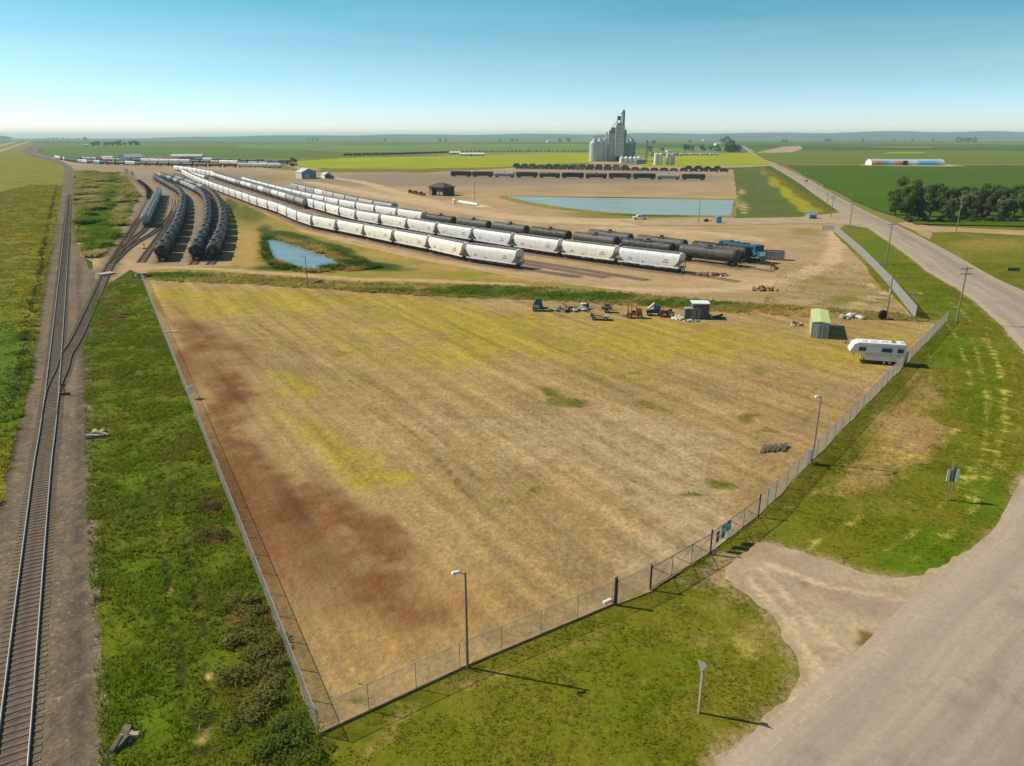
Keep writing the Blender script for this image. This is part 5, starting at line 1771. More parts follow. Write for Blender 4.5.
# ================================================================== BUILDINGS
def corrug(name, c, rough=.45, metal=.3, sc=9.0, axis=0, amt=.18):
    m, nt, b = new_mat(name)
    t = nt.nodes.new('ShaderNodeTexCoord')
    w_ = nt.nodes.new('ShaderNodeTexWave')
    w_.bands_direction = 'XYZ'[axis]
    w_.inputs['Scale'].default_value = sc
    nt.links.new(t.outputs['Object'], w_.inputs['Vector'])
    n = noise(nt, t.outputs['Object'], .5, 4)
    col = mix(nt, 1.0, c, grey(nt, mapr(nt, n, .3, .7, .85, 1.12)), 'MULTIPLY')
    nt.links.new(col, b.inputs['Base Color'])
    bp = N(nt, 'ShaderNodeBump', Strength=.5, Distance=.05)
    nt.links.new(w_.outputs['Fac'], bp.inputs['Height'])
    nt.links.new(bp.outputs[0], b.inputs['Normal'])
    b.inputs['Roughness'].default_value = rough
    b.inputs['Metallic'].default_value = metal
    return m


M_BIN = corrug('bin_steel', (.50, .54, .55, 1), .5, .25, .8, 2)
M_BINROOF = paint('bin_roof', (.34, .38, .42, 1), .45, .4, .12, .3)
M_CONC = paint('grey_cladding', (.50, .51, .52, 1), .7, .1, .12, .15)
M_TEALWALL = corrug('teal_cladding', (.14, .25, .27, 1), .55, .1, 1.2, 0)
M_PALEROOF = corrug('pale_roof', (.52, .54, .56, 1), .5, .2, 1.2, 1)
M_PALEWALL = corrug('pale_wall', (.50, .50, .47, 1), .6, .1, 1.2, 0)
M_DKSTEEL = paint('elevator_steel', (.20, .23, .25, 1), .6, .2, .2, .2)
M_MAROON = paint('maroon_boards', (.085, .034, .032, 1), .8, 0, .25, .6)
M_BARNROOF = paint('brown_shingles', (.085, .058, .055, 1), .9, 0, .3, .8)
M_PINKWALL = paint('lit_wall_and_red_boards', (.36, .21, .17, 1), .85, 0, .25, .8)  # barn's sunlit face painted paler than its maroon; also loose reddish boards


def gbuild(name, label, cat, base, L, Wd, hw, hr, rz, wall, roof, gable=None, overhang=.3):
    """gabled building: ridge along local x; returns its root"""
    x, y = base
    t = thing(name, label, cat, (x, y, .05), rz)
    mb = MB()
    a, b_ = L / 2, Wd / 2
    mb.add([(-a, -b_, -.1), (a, -b_, -.1), (a, b_, -.1), (-a, b_, -.1), (-a, -b_, hw), (a, -b_, hw), (a, b_, hw), (-a, b_, hw), (-a, 0, hr), (a, 0, hr)],
           [(0, 1, 5, 4), (2, 3, 7, 6)])
    mb.build('wall', wall, t)
    g = MB()
    for s in (-1, 1):
        g = MB()
        g.add([(s * a, -b_, -.1), (s * a, b_, -.1), (s * a, b_, hw), (s * a, 0, hr), (s * a, -b_, hw)], [(0, 1, 2, 3, 4) if s > 0 else (4, 3, 2, 1, 0)])
        g.build('gable', gable or wall, t, fix=False)
    r = MB()
    sl = (hr - hw) / b_
    o = overhang
    for s in (-1, 1):
        e = (s * (b_ + o), hw - sl * o)
        r.add([(-a - o, e[0], e[1]), (a + o, e[0], e[1]), (a + o, 0, hr), (-a - o, 0, hr), (-a - o, e[0], e[1] + .15), (a + o, e[0], e[1] + .15), (a + o, 0, hr + .15), (-a - o, 0, hr + .15)],
              [(0, 3, 2, 1), (4, 5, 6, 7), (0, 1, 5, 4), (1, 2, 6, 5), (3, 0, 4, 7)])
    r.build('roof', roof, t)
    return t


def put(t, name, c, d, mat, **k):
    return MB().box(c, d, **k).build(name, mat, t)


# ---- the green-roofed container on the lot
fa, fb = Vector((*G(811.3, 339.4), 0)), Vector((*G(826.8, 338.6), 0))
ta, tb_ = Vector((*G(811.4, 325.2, 2.6), 0)), Vector((*G(810.0, 309.6, 2.6), 0))
ax = (tb_ - ta).normalized()
Lc = min(10.0, (tb_ - ta).length)
ctr = (fa + fb) / 2 + ax * Lc / 2
t = gbuild('storage_container', "pale green storage container with grey end doors on the lot", 'container', (ctr.x, ctr.y), Lc, (fb - fa).length * .97, 2.55, 2.72, math.atan2(ax.y, ax.x), corrug('container_side', (.40, .46, .34, 1), .6, .1, 2.5, 0), paint('container_roof', S(206, 214, 142), .7, 0, .06), paint('container_end', (.20, .22, .25, 1), .7, 0, .08), .06)
for y_, mt in ((.62, paint('container_door', (.36, .38, .40, 1), .6)), (-.62, paint('container_door_dark', (.22, .24, .27, 1), .6))):
    k = put(t, 'door', (-Lc / 2 - .03, y_, 1.25), (.05, 1.12, 2.3), mt)
    put(k, 'lock_bar', (-Lc / 2 - .08, y_ * .6, 1.25), (.05, .06, 2.2), M_GALV)

# ---- grey sheds among the machinery
p = G(699, 320)
t = thing('shed', "taller dark grey box shed with a white roof among the machinery", 'shed', (p[0] + .4, p[1] + 1.6, .1), R(-4))
put(t, 'wall', (0, 0, 1.35), (2.9, 2.6, 2.7), paint('dark_grey_wall', (.085, .085, .095, 1), .8))
put(t, 'roof', (0, 0, 2.78), (3.1, 2.8, .14), M_WHITE)
put(t, 'door', (-.5, -1.32, .95), (.9, .05, 1.9), M_GREYSTEEL)
p = G(689.5, 319)
t = thing('shed', "lower dark grey box shed in front of the taller one", 'shed', (p[0] + .2, p[1] + .2, .1), R(-4))
put(t, 'wall', (0, 0, .9), (2.2, 1.2, 1.8), paint('grey_wall', (.10, .10, .115, 1), .8))
put(t, 'roof', (0, 0, 1.87), (2.35, 1.35, .12), paint('grey_roof', (.34, .36, .36, 1), .6))
put(t, 'door', (.4, -.62, .8), (.8, .05, 1.5), M_GREYSTEEL)

# ---- brown barn by the pond
p = G(440, 196)
t = thing('barn', "dark brown barn with hipped roof and an open front bay", 'barn', (p[0] + .5, p[1] + 5, .08), R(-38))
Lb, Wb, hb = 11.0, 9.0, 4.6
mb = MB()
mb.box((0, Wb / 2 - .1, hb / 2), (Lb, .2, hb)).box((Lb / 2 - .1, 0, hb / 2), (.2, Wb - .5, hb))
mb.box((Lb / 4 + .3, -Wb / 2 + .1, hb / 2), (Lb / 2 - .6, .2, hb)).box((-.25, -Wb / 2 + .1, hb / 2 + 1.7), (1.0, .2, hb - 3.4))
mb.build('wall', M_MAROON, t)
put(t, 'side_wall', (-Lb / 2 + .1, 0, hb / 2), (.2, Wb - .5, hb), M_PINKWALL)
put(t, 'front_pier', (-Lb / 2 + 1.2, -Wb / 2 + .1, hb / 2), (2.2, .2, hb), M_PINKWALL)
put(t, 'bay_shade_sheet', (-1.2, 1, hb / 2), (Lb - 4, .2, hb - .2), M_BLACKISH)  # near-black sheet painting the shade inside the open bay
for x in (1.4, 4.0):
    w_ = put(t, 'window', (x, -Wb / 2 - .03, 1.35), (1.7, .08, 1.5), paint('pale_panel', (.42, .40, .40, 1), .5))
    put(w_, 'frame', (x, -Wb / 2 - .08, 1.35), (.08, .06, 1.5), M_MAROON)
r = MB()
a, b_, e = Lb / 2 + .7, Wb / 2 + .7, 2.2
r.add([(-a, -b_, hb), (a, -b_, hb), (a, b_, hb), (-a, b_, hb), (-e, 0, hb + 2.2), (e, 0, hb + 2.2), (-a, -b_, hb - .15), (a, -b_, hb - .15), (a, b_, hb - .15), (-a, b_, hb - .15)],
      [(0, 1, 5, 4), (1, 2, 5), (2, 3, 4, 5), (3, 0, 4), (6, 7, 1, 0), (7, 8, 2, 1), (8, 9, 3, 2), (9, 6, 0, 3), (9, 8, 7, 6)])
r.build('roof', M_BARNROOF, t)

# implements beside the barn
for i, (px, lab, mt) in enumerate((((411.5, 193.4), "black farm truck parked left of the brown barn", M_DARK), ((417, 194.6), "dark harrow cart parked between the truck and the barn", M_STEEL), ((422.5, 195.6), "low dark trailer parked against the barn's open bay", M_RUST))):
    x, y = G(*px)
    t = thing('farm_truck' if i == 0 else 'farm_cart', lab, 'vehicle', (x, y, .08), R(-35))
    put(t, 'bed', (0, 0, .9), (3.6, 1.8, .7), mt)
    put(t, 'cab' if i == 0 else 'rack', (-1.0, 0, 1.6), (1.3, 1.7, .9), M_STEEL, top=(.7, .9))
    for x_ in (-1.2, 1.2):
        for y_ in (-.9, .9):
            MB().lathe([(.42, -.12), (.42, .12)], 12, 0, (x_, y_, .42), 'Y').build('wheel', M_DARK, t)

# white pipe / tank lying near the barn
a, b_ = G(459.5, 203.2), G(478, 206.4)
t = thing('pipe', "long white pipe lying on the ground near the brown barn", 'pipe', (a[0], a[1], .75), math.atan2(b_[1] - a[1], b_[0] - a[0]))
ln = math.hypot(b_[0] - a[0], b_[1] - a[1])
MB().lathe([(.68, 0), (.7, .05), (.7, ln), (.68, ln + .05)], 16, 0, (0, 0, 0), 'X').build('tube', W_ := paint('pipe_white', (.8, .79, .75, 1), .5, 0, .05), t, True)
for x in (1.0, ln - 1.0):
    put(t, 'cradle', (x, 0, -.55), (.4, 1.5, .4), M_GREYSTEEL)
p = G(454.5, 204)
t = thing('water_tank', "white upright tank at the end of the long white pipe", 'tank', (p[0], p[1] + .6, .08))
MB().lathe([(.95, 0), (.95, 2.0), (.6, 2.35), (.2, 2.45)], 16).build('tank', W_, t, True)
MB().lathe([(.25, 2.4), (.25, 2.55)], 10).build('lid', M_GREYSTEEL, t)
x, y = G(484, 207)
mb = MB()
vs = [(4.5 * math.cos(q) * r_, 1.6 * math.sin(q) * r_, z_) for z_, r_ in ((0, 1), (.5, .7), (.8, .3)) for q in np.linspace(0, 2 * math.pi, 14, endpoint=False)]
fs = [(i * 14 + k, i * 14 + (k + 1) % 14, (i + 1) * 14 + (k + 1) % 14, (i + 1) * 14 + k) for i in range(2) for k in range(14)] + [tuple(range(28, 42))]
o = mb.add(vs, fs).build('sand_pile', paint('pale_sand', S(226, 200, 160), .95, 0, .1, 1), None, True)
o.location = (x, y, .05)
o.rotation_euler = (0, 0, R(-25))
tag(o, "low pale sand pile past the end of the white pipe", 'sand pile')

# ---- teal metal building
p = G(308, 178.8)
t = gbuild('metal_building', "teal metal building with a pale gabled roof behind the trains", 'building', (p[0] - 3, p[1] + 6), 16, 11.5, 5.0, 7.6, R(122), M_PALEWALL, M_PALEROOF, M_TEALWALL)
put(t, 'door', (-8.05, 1.5, 1.8), (.1, 3.4, 3.6), M_GALV)
p = G(321, 178.6)
t = gbuild('lean_to', "low teal annex at the right end of the teal building", 'building', (p[0] + 3, p[1] + 6), 9, 6, 2.8, 4.4, R(122), M_WHITE, M_PALEROOF, M_TEALWALL)
put(t, 'door', (-4.55, 0, 1.2), (.1, 2.2, 2.4), M_BLACKISH)
p = G(331, 179)
t = thing('farm_truck', "dark truck parked right of the teal annex", 'vehicle', (p[0], p[1], .08), R(20))
put(t, 'bed', (0, 0, 1.0), (4.2, 2, .9), M_RUST)
put(t, 'cab', (1.6, 0, 1.8), (1.6, 1.9, 1.0), M_STEEL, top=(.7, .9))
for x_ in (-1.4, 1.4):
    for y_ in (-1, 1):
        MB().lathe([(.45, -.12), (.45, .12)], 12, 0, (x_, y_, .45), 'Y').build('wheel', M_DARK, t)

# ---- far left sheds
for (px, L, Wd, hw, hr, rz, wl, gb, lab) in (((127, 162), 26, 16, 6, 9.5, R(60), M_PALEWALL, M_TEALWALL, "large white and teal shed behind the far left train row"),
                                             ((184, 161), 42, 14, 6, 8.5, R(4), M_PALEWALL, M_PALEWALL, "long pale grey shed behind the far left train row"),
                                             ((103, 160.8), 14, 9, 4, 6, R(10), M_PALEWALL, M_PALEWALL, "small pale shed left of the white and teal shed")):
    x, y = G(*px)
    t = gbuild('metal_building', lab, 'building', (x, y + 14), L, Wd, hw, hr, rz, wl, M_PALEROOF, gb)
    put(t, 'door', (-L / 2 - .05, 0, 2.2), (.12, 4, 4.4), M_GREYSTEEL)
    put(t, 'door', (0, -Wd / 2 - .05, 2.0), (4, .12, 4), M_GREYSTEEL)
# long white barns beyond the canola
for px, L, lab in (((472, 156), 42, "long low white barn beyond the canola field"), ((455, 154.4), 20, "small pale barn left of the long white barn")):
    x, y = G(*px)
    t = gbuild('barn', lab, 'barn', (x, y), L, 11, 3.4, 5.2, R(-3), M_PALEWALL, W_, M_WHITE)
    put(t, 'door', (0, -5.55, 1.4), (3, .12, 2.8), M_BLACKISH)

# ---- painted storage building
m, nt, b = new_mat('painted_arch')
tcn = nt.nodes.new('ShaderNodeTexCoord')
sx_ = nt.nodes.new('ShaderNodeSeparateXYZ')
nt.links.new(tcn.outputs['Object'], sx_.inputs[0])
wv = math_(nt, 'ADD', sx_.outputs[0], math_(nt, 'MULTIPLY', noise(nt, tcn.outputs['Object'], .25, 3), 8.0))
rpn = nt.nodes.new('ShaderNodeValToRGB')
cols = [(0, (.45, .40, .38, 1)), (.10, (.55, .17, .06, 1)), (.20, (.12, .30, .55, 1)), (.30, (.50, .46, .42, 1)), (.36, (.60, .24, .10, 1)), (.46, (.40, .20, .12, 1)), (.53, (.62, .58, .54, 1)), (.60, (.70, .70, .70, 1)), (.66, (.16, .42, .68, 1)), (.85, (.14, .38, .66, 1)), (.96, (.5, .58, .62, 1))]
for i, (pz, c) in enumerate(cols):
    e = rpn.color_ramp.elements[i] if i < 2 else rpn.color_ramp.elements.new(pz)
    e.position, e.color = pz, c
nt.links.new(mapr(nt, wv, -38, 46, 0, 1), rpn.inputs[0])
topc = mix(nt, mapr(nt, sx_.outputs[2], 4.6, 5.8, 0, 1), rpn.outputs[0], (.40, .54, .62, 1))
nt.links.new(topc, b.inputs['Base Color'])
b.inputs['Roughness'].default_value = .55
x, y = G(907, 165.6)
t = thing('storage_building', "long arched storage building painted in orange, white and blue", 'building', (x, y + 6, .1), R(-2))
arch = [(9.0 * math.cos(q), 6.8 * math.sin(q) ** .8) for q in np.linspace(0, math.pi, 15)]
MB().prism(arch, -41, 41, 0).build('arched_shell', m, t, True)
MB().prism([(a * .97, c * .97) for a, c in arch], -41.1, -40.9, 0).build('end_wall', M_WHITE, t)
MB().prism([(a * .97, c * .97) for a, c in arch], 40.9, 41.1, 0).build('end_wall', M_WHITE, t)
put(t, 'door', (-3.5, -9.0, 2.6), (5, .5, 5.2), M_BLACKISH)

# ---- grain elevator
x0, y0 = G(618, 161.6)
EL = lambda px: (px - 618) * mpp(161.6)
SCL = 1.0 / 0.765          # metres for one pixel of height there


def silo(label, X, Y, r, h, hc, group, mat=M_BIN, roof=M_BINROOF, name='grain_bin', cat='grain bin', legs=False):
    t = thing(name, label, cat, (x0 + X, y0 + Y, .1), 0, group)
    MB().lathe([(r, 0), (r, h)], 28, 0).build('shell', mat, t, True)
    MB().lathe([(r + .15, h), (r + .1, h + .12), (r * .16, h + hc), (r * .16, h + hc + .6), (0, h + hc + .7)], 28, 0).build('roof', roof, t)
    lad = MB()
    for s in (-.3, .3):
        lad.bar((s + .4 * r, -math.sqrt(r * r - .16 * r * r) - .25, 0), (s + .4 * r, -math.sqrt(r * r - .16 * r * r) - .25, h), .06, n=4)
    lad.build('ladder', M_GREYSTEEL, t)
    return t


hsh, hcn = 23.0, 6.0
names = ["leftmost", "second", "third", "fourth"]
for i, px in enumerate((594.4, 600.4, 606.4, 612)):
    silo(f"big galvanised grain bin, {ORD[i]} from the left at the elevator", EL(px), 7 + i * 3.2, 6.6, hsh, hcn, "galvanised bins left of the elevator tower")
for i, px in enumerate((629.0, 634.0)):
    silo(f"big galvanised grain bin right of the elevator tower, {'nearer' if i else 'closer in'} one of two", EL(px) , 24 + i * 6, 6.4, hsh, hcn, "galvanised bins right of the elevator tower", mat=corrug('bin_teal', (.20, .31, .34, 1), .5, .3, .8, 2))
t = thing('grain_elevator', "tall grey grain elevator tower with steel headhouse and leg", 'grain elevator', (x0, y0 + 6, .1))
X = lambda px: EL(px)
put(t, 'tower', (X(619), 0, 23), (EL(623.4) - EL(614.8), 11, 46), M_CONC)
put(t, 'side_tower', (X(611.6), 3, 16), (EL(614.6) - EL(608.6), 9, 38), paint('elevator_mid', (.38, .36, .36, 1), .7, .1, .15, .2))
put(t, 'rear_slab', (X(624.6), 4, 20), (3.6, 8, 40), M_TEALWALL)
put(t, 'corner_strip', (X(615.6), -5.6, 22), (2.2, .5, 44), paint('pale_strip', (.42, .41, .38, 1), .7))
legm = MB()
for sx_ in (-1.6, 1.6):
    for sy_ in (-1.6, 1.6):
        legm.bar((X(622) + sx_, sy_, 44), (X(622) + sx_, sy_, 61.5), .35, n=5)
for z in np.arange(45, 61, 3.0):
    legm.bar((X(622) - 1.6, -1.6, z), (X(622) + 1.6, -1.6, z + 3), .2, n=4)
    legm.bar((X(622) + 1.6, -1.6, z), (X(622) - 1.6, -1.6, z + 3), .2, n=4)
legm.box((X(622.3), 0, 53), (1.3, 1.6, 18))
legm.build('elevator_leg', M_DKSTEEL, t)
put(t, 'leg_head', (X(622.2), 0, 63), (3.6, 3.6, 3.4), M_DKSTEEL, top=(.6, .8))
put(t, 'head_arm', (X(620.8), 0, 60.5), (4.2, 2, 1.6), M_DKSTEEL, ry=R(-35))
put(t, 'headhouse', (X(617.9), 0, 54.5), (4.6, 4.6, 5.0), paint('headhouse', (.10, .15, .15, 1), .6))
hl = MB()
for sx_ in (-2, 2):
    for sy_ in (-2, 2):
        hl.bar((X(617.9) + sx_, sy_, 46), (X(617.9) + sx_, sy_, 52), .3, n=5)
hl.bar((X(617), 0, 52), (X(612), 0, 45), .22, n=6)
hl.bar((X(619), 0, 52), (X(625), 0, 41), .22, n=6)
hl.bar((X(616), -1, 50), (X(609), 0, 39), .22, n=6)
hl.bar((X(622), -2, 58), (X(618), -2, 53), .22, n=6)
hl.build('spout', M_DKSTEEL, t)
for px, z, d in ((612.4, 39, (5, 5, 8)), (609.9, 36.5, (3, 3, 5)), (618.6, 47.2, (4.5, 5, 2.4))):
    put(t, 'roof_house', (X(px), 1, z), d, M_GREYSTEEL)
rb = MB()
for z in range(6, 46, 5):
    rb.box((X(619), -5.62, z), (EL(623.4) - EL(614.8) - .4, .16, .35))
rb.build('floor_band', M_DKSTEEL, t)
cg = MB()
for s in (0, 1):
    cg.bar((X(594), 7 + s, 31 + s), (X(615), 4, 33 + s), .5, n=6)
cg.bar((X(633), 28, 31), (X(624), 5, 34), .5, n=6)
cg.build('conveyor', M_GALV, t)
put(t, 'small_white_tank', (X(606.2), 2, 33), (2.6, 2.6, 9), M_WHITE)
put(t, 'loading_bay', (X(618.4), -6.5, 3), (8, 2, 6), M_BLACKISH)

x0, y0 = G(630, 163.3)
EL = lambda px: (px - 630) * mpp(163.3)
for i, px in enumerate((621.4, 625.8, 630.2, 634.6, 638.4)):
    silo(f"small white cone-topped bin, {ORD[i]} from the left in front of the elevator", EL(px), 0, 2.6, 6.2, 2.0, "small white bins before the elevator", W_, W_)
x0, y0 = G(664, 165)
EL = lambda px: (px - 664) * mpp(165)
for i, (px, mt) in enumerate(((655.6, W_), (659.9, W_), (667.4, paint('silo_grey_white', (.6, .6, .6, 1), .5)), (672.4, paint('silo_grey', (.5, .5, .52, 1), .5)))):
    silo(("bright white upright fertiliser tank, " if i < 2 else "pale grey upright fertiliser tank, ") + ("left of its pair" if i % 2 == 0 else "right of its pair") + " beyond the pond", EL(px), 0, 2.35, 12.2, .9, "upright tanks right of the elevator", mt, mt, 'storage_tank', 'tank')
t = thing('storage_building', "small teal building between the white bins and the upright tanks", 'building', (x0 + EL(645), y0 + 30, .1))
put(t, 'wall', (0, 0, 2.6), (12, 8, 5.2), M_TEALWALL)
put(t, 'roof', (0, 0, 5.35), (12.6, 8.6, .3), M_PALEROOF)
put(t, 'door', (-2, -4.05, 1.6), (3, .1, 3.2), M_GREYSTEEL)
t = thing('conveyor_tower', "thin dark lattice tower with slanting chute right of the elevator", 'conveyor', (x0 + EL(665.5), y0 + 130, .1))
lt = MB()
for sx_ in (-1, 1):
    for sy_ in (-1, 1):
        lt.bar((sx_, sy_, 0), (sx_ * .8, sy_ * .8, 24), .25, n=4)
for z in range(0, 24, 3):
    lt.bar((-1, -1, z), (1, -1, z + 3), .15, n=4)
    lt.bar((1, -1, z), (-1, -1, z + 3), .15, n=4)
lt.build('lattice', M_DKSTEEL, t)
MB().bar((0, 0, 22), (11, 0, 5), .5, n=6).build('chute', M_DKSTEEL, t)
put(t, 'head', (0, 0, 25), (2.6, 2.6, 2.4), M_DKSTEEL)
x, y = G(600, 164.8)
o = MB().box((0, 0, .5), (70, 5, 1.0), top=(.98, .5)).build('earth_bank', paint('bank_soil', S(150, 126, 100), .95, 0, .2, .3))
o.location = (x + 12, y, .05)
tag(o, "low earth bank at the foot of the grain elevator", 'earth bank')

# ================================================================== VEHICLES AND MACHINERY
def wheels(t, xs, ys, r, w_, mat=M_DARK, z=None):
    for x_ in xs:
        for y_ in ys:
            k = MB().lathe([(r * .6, -w_ / 2), (r, -w_ / 2 + .03), (r, w_ / 2 - .03), (r * .6, w_ / 2)], 14, 0, (x_, y_, z or r), 'Y').build('wheel', mat, t, True)
            MB().lathe([(r * .5, -w_ / 2 - .02), (r * .5, w_ / 2 + .02)], 10, 0, (x_, y_, z or r), 'Y').build('rim', M_GALV, k)


# camper trailer
a, b_ = G(857, 364), G(903.5, 367.5)
t = thing('camper_trailer', "white fifth-wheel camper trailer parked by the front fence", 'trailer', ((a[0] + b_[0]) / 2 - .1, (a[1] + b_[1]) / 2 + 1.3, .1), math.atan2(b_[1] - a[1], b_[0] - a[0]) + R(1))
t.scale = (.93, .95, .97)
M_CAMP = paint('camper_white', (.70, .69, .68, 1), .45, 0, .05, .8, .4, S(190, 180, 170), .25)
body = [(-4.1, 1.75), (-4.0, 1.6), (-2.25, 1.55), (-1.75, .62), (3.75, .62), (3.8, 3.1), (3.7, 3.2), (-2.9, 3.2), (-3.55, 2.9)]
mb = MB().prism([(p_[0], p_[1]) for p_ in body], -1.2, 1.2, 0, 'Y')
mb.build('body', M_CAMP, t)
st_ = MB()
for z_, h_ in ((1.62, .07), (1.32, .04), (2.72, .05)):
    st_.box(((.75 if z_ < 2 else .4), -1.21, z_), (5.2 if z_ < 2 else 6.4, .02, h_))
st_.build('side_stripe', M_GREYSTEEL, t)
for x_, w_ in ((-2.35, .95), (1.1, 1.35), (3.0, .75)):
    k = put(t, 'window', (x_, -1.22, 2.25), (w_, .05, .52), M_GLASS)
    put(k, 'frame', (x_, -1.21, 2.25), (w_ + .12, .03, .64), M_GREYSTEEL)
put(t, 'door', (2.2, -1.215, 1.65), (.62, .03, 1.75), paint('camper_door', (.62, .61, .6, 1), .5))
for x_, w_, mt in ((-2.2, .7, M_WHITE), (-.9, .8, M_WHITE), (.7, .9, M_WHITE), (2.1, .5, M_GREYSTEEL), (3.1, .5, M_WHITE)):
    put(t, 'roof_vent', (x_, .1 if x_ > 0 else -.2, 3.3), (w_, .7, .2), mt, top=(.85, .85))
wheels(t, (.95, 1.75), (-1.08, 1.08), .37, .24)
put(t, 'underframe', (1, 0, .5), (5.4, 1.6, .2), M_DARK)
for y_ in (-.7, .7):
    MB().bar((-1.9, y_, 0), (-1.9, y_, 1.2), .05, n=6).build('jack_leg', M_STEEL, t)
MB().bar((-3.3, 0, 1.7), (-3.3, 0, .95), .12, .08, 8).build('hitch_pin', M_STEEL, t)
put(t, 'rear_ladder', (3.86, .6, 2.0), (.05, .4, 2.2), M_GALV)
put(t, 'bumper', (3.92, 0, .62), (.14, 2.2, .16), M_GREYSTEEL)

# white pickup by the pond
p = G(640, 219.6)
t = thing('pickup_truck', "white pickup truck parked below the large pond", 'pickup truck', (p[0], p[1], .1), R(2))
mb = MB()
mb.box((0, 0, .78), (5.6, 1.9, .62))
mb.build('body', M_WHITE, t)
put(t, 'cab', (-.25, 0, 1.42), (2.5, 1.75, .72), M_WHITE, top=(.68, .86))
put(t, 'window', (-.25, 0, 1.40), (2.2, 1.79, .42), M_GLASS, top=(.75, .88))
put(t, 'truck_bed', (1.85, 0, 1.12), (1.6, 1.5, .06), M_DARK)
wheels(t, (-1.75, 1.75), (-.86, .86), .4, .26)
put(t, 'bumper', (-2.85, 0, .6), (.12, 1.85, .22), M_GREYSTEEL)

# blue portable toilet
p = G(718.3, 223.2)
t = thing('portable_toilet', "blue portable toilet standing alone on the dirt", 'portable toilet', (p[0], p[1], .1), R(8))
M_BLUE = paint('toilet_blue', (.03, .20, .38, 1), .5, 0, .06)
put(t, 'cabin', (0, 0, 1.15), (1.7, 1.7, 2.3), M_BLUE)
put(t, 'roof', (0, 0, 2.42), (1.8, 1.8, .28), paint('toilet_roof', (.14, .36, .50, 1), .5), top=(.7, .7))
put(t, 'door', (.05, -.87, 1.1), (.9, .05, 2.0), paint('toilet_door', (.10, .32, .48, 1), .5))

# pump at the pond pole
p = G(706, 222)
t = thing('water_pump', "small pump with hose beside the pole at the pond", 'pump', (p[0], p[1], .1))
put(t, 'engine', (0, 0, .7), (1.3, .8, .8), M_STEEL)
put(t, 'frame', (0, 0, .25), (1.9, 1.0, .2), M_RUST)
MB().bar((.4, 0, .8), (2.6, 1.2, .15), .1, n=6).build('hose', M_DARK, t)

# grey container
a, b_ = G(761, 260.2), G(786, 261.6)
t = thing('dumpster', "grey steel bin with ribbed sides right of the blue locomotive", 'dumpster', ((a[0] + b_[0]) / 2, a[1] + 1.2, .1), math.atan2(b_[1] - a[1], b_[0] - a[0]))
M_DUMP = paint('bin_grey', (.30, .31, .31, 1), .6, .1, .12)
put(t, 'bin_body', (0, 0, 1.15), (7.0, 2.4, 2.0), M_DUMP)
rb = MB()
for x_ in np.linspace(-3.4, 3.4, 8):
    rb.box((x_, -1.24, 1.15), (.16, .1, 2.0))
    rb.box((x_, 1.24, 1.15), (.16, .1, 2.0))
rb.build('rib', paint('bin_rib', (.4, .41, .41, 1), .6), t)
put(t, 'rim', (0, 0, 2.2), (7.2, 2.6, .12), M_GALV)
put(t, 'dark_infill', (0, 0, 2.28), (6.6, 2.1, .06), M_BLACKISH)  # near-black sheet inside the rim of the solid bin
put(t, 'skid', (0, 0, .1), (6.8, 1.6, .15), M_STEEL)

# blue locomotive
a, b_ = G(760.5, 266), G(716, 256)
a, b_ = Vector((*a, 0)), Vector((*b_, 0))
dv = (a - b_).normalized()
t = thing('locomotive', "blue diesel locomotive at the end of the rear row", 'locomotive', (a.x - dv.x * 8.6 + 1.2, a.y - dv.y * 8.6 + 2.4, .3), math.atan2(dv.y, dv.x))
M_LBLUE = paint('loco_blue', (.012, .13, .24, 1), .5, 0, .12, .5)
put(t, 'hood', (-1.4, 0, 2.75), (12.2, 2.0, 2.5), M_LBLUE)
put(t, 'cab', (5.8, 0, 3.0), (2.6, 3.0, 2.7), M_LBLUE, top=(.95, .92))
put(t, 'nose', (7.7, 0, 2.2), (1.2, 2.0, 1.6), M_LBLUE)
put(t, 'nose_panel', (8.32, 0, 2.3), (.06, 1.8, 1.1), M_WHITE)
put(t, 'cab_stripe', (7.13, 0, 2.35), (.06, 2.8, .5), M_WHITE)
for y_ in (-.75, .75):
    put(t, 'windscreen', (7.1, y_, 3.7), (.1, 1.0, .65), M_GLASS)
put(t, 'side_window', (5.8, -1.48, 3.6), (1.2, .1, .7), M_GLASS)
put(t, 'walkway', (0, 0, 1.38), (17.2, 3.0, .18), M_GREYSTEEL)
put(t, 'fuel_tank', (0, 0, .8), (5, 2.4, .9), M_DARK)
for x_ in (-4, -1.5, 1):
    MB().lathe([(.7, 4.0), (.7, 4.25)], 14, 0, (x_, 0, 0)).build('roof_fan', M_STEEL, t)
put(t, 'exhaust', (2.6, 0, 4.2), (1.2, .5, .4), M_STEEL)
for x_ in (-5.6, 5.6):
    link('truck', ME_BOGIE, t).location = (x_, 0, 0)
hr_ = MB()
for y_ in (-1.45, 1.45):
    hr_.bar((-8.4, y_, 2.4), (4.4, y_, 2.4), .03, n=4)
    for x_ in np.linspace(-8.4, 4.4, 8):
        hr_.bar((x_, y_, 1.4), (x_, y_, 2.4), .03, n=4)
hr_.build('handrail', M_WHITE, t)
put(t, 'coupler', (8.9, 0, .9), (.7, .4, .4), M_STEEL)

# end-of-track bumper and rubble
p = G(771, 269)
t = thing('buffer_stop', "rusty buffer stop at the end of the rear track", 'buffer stop', (p[0], p[1], .1), R(-20))
put(t, 'beam', (0, 0, 1.0), (.4, 2.6, .4), M_RUST)
for y_ in (-.8, .8):
    MB().bar((0, y_, 1.0), (1.8, y_, .1), .12, n=6).build('strut', M_RUST, t)
    MB().bar((0, y_, 0), (0, y_, 1.0), .12, n=6).build('post', M_RUST, t)


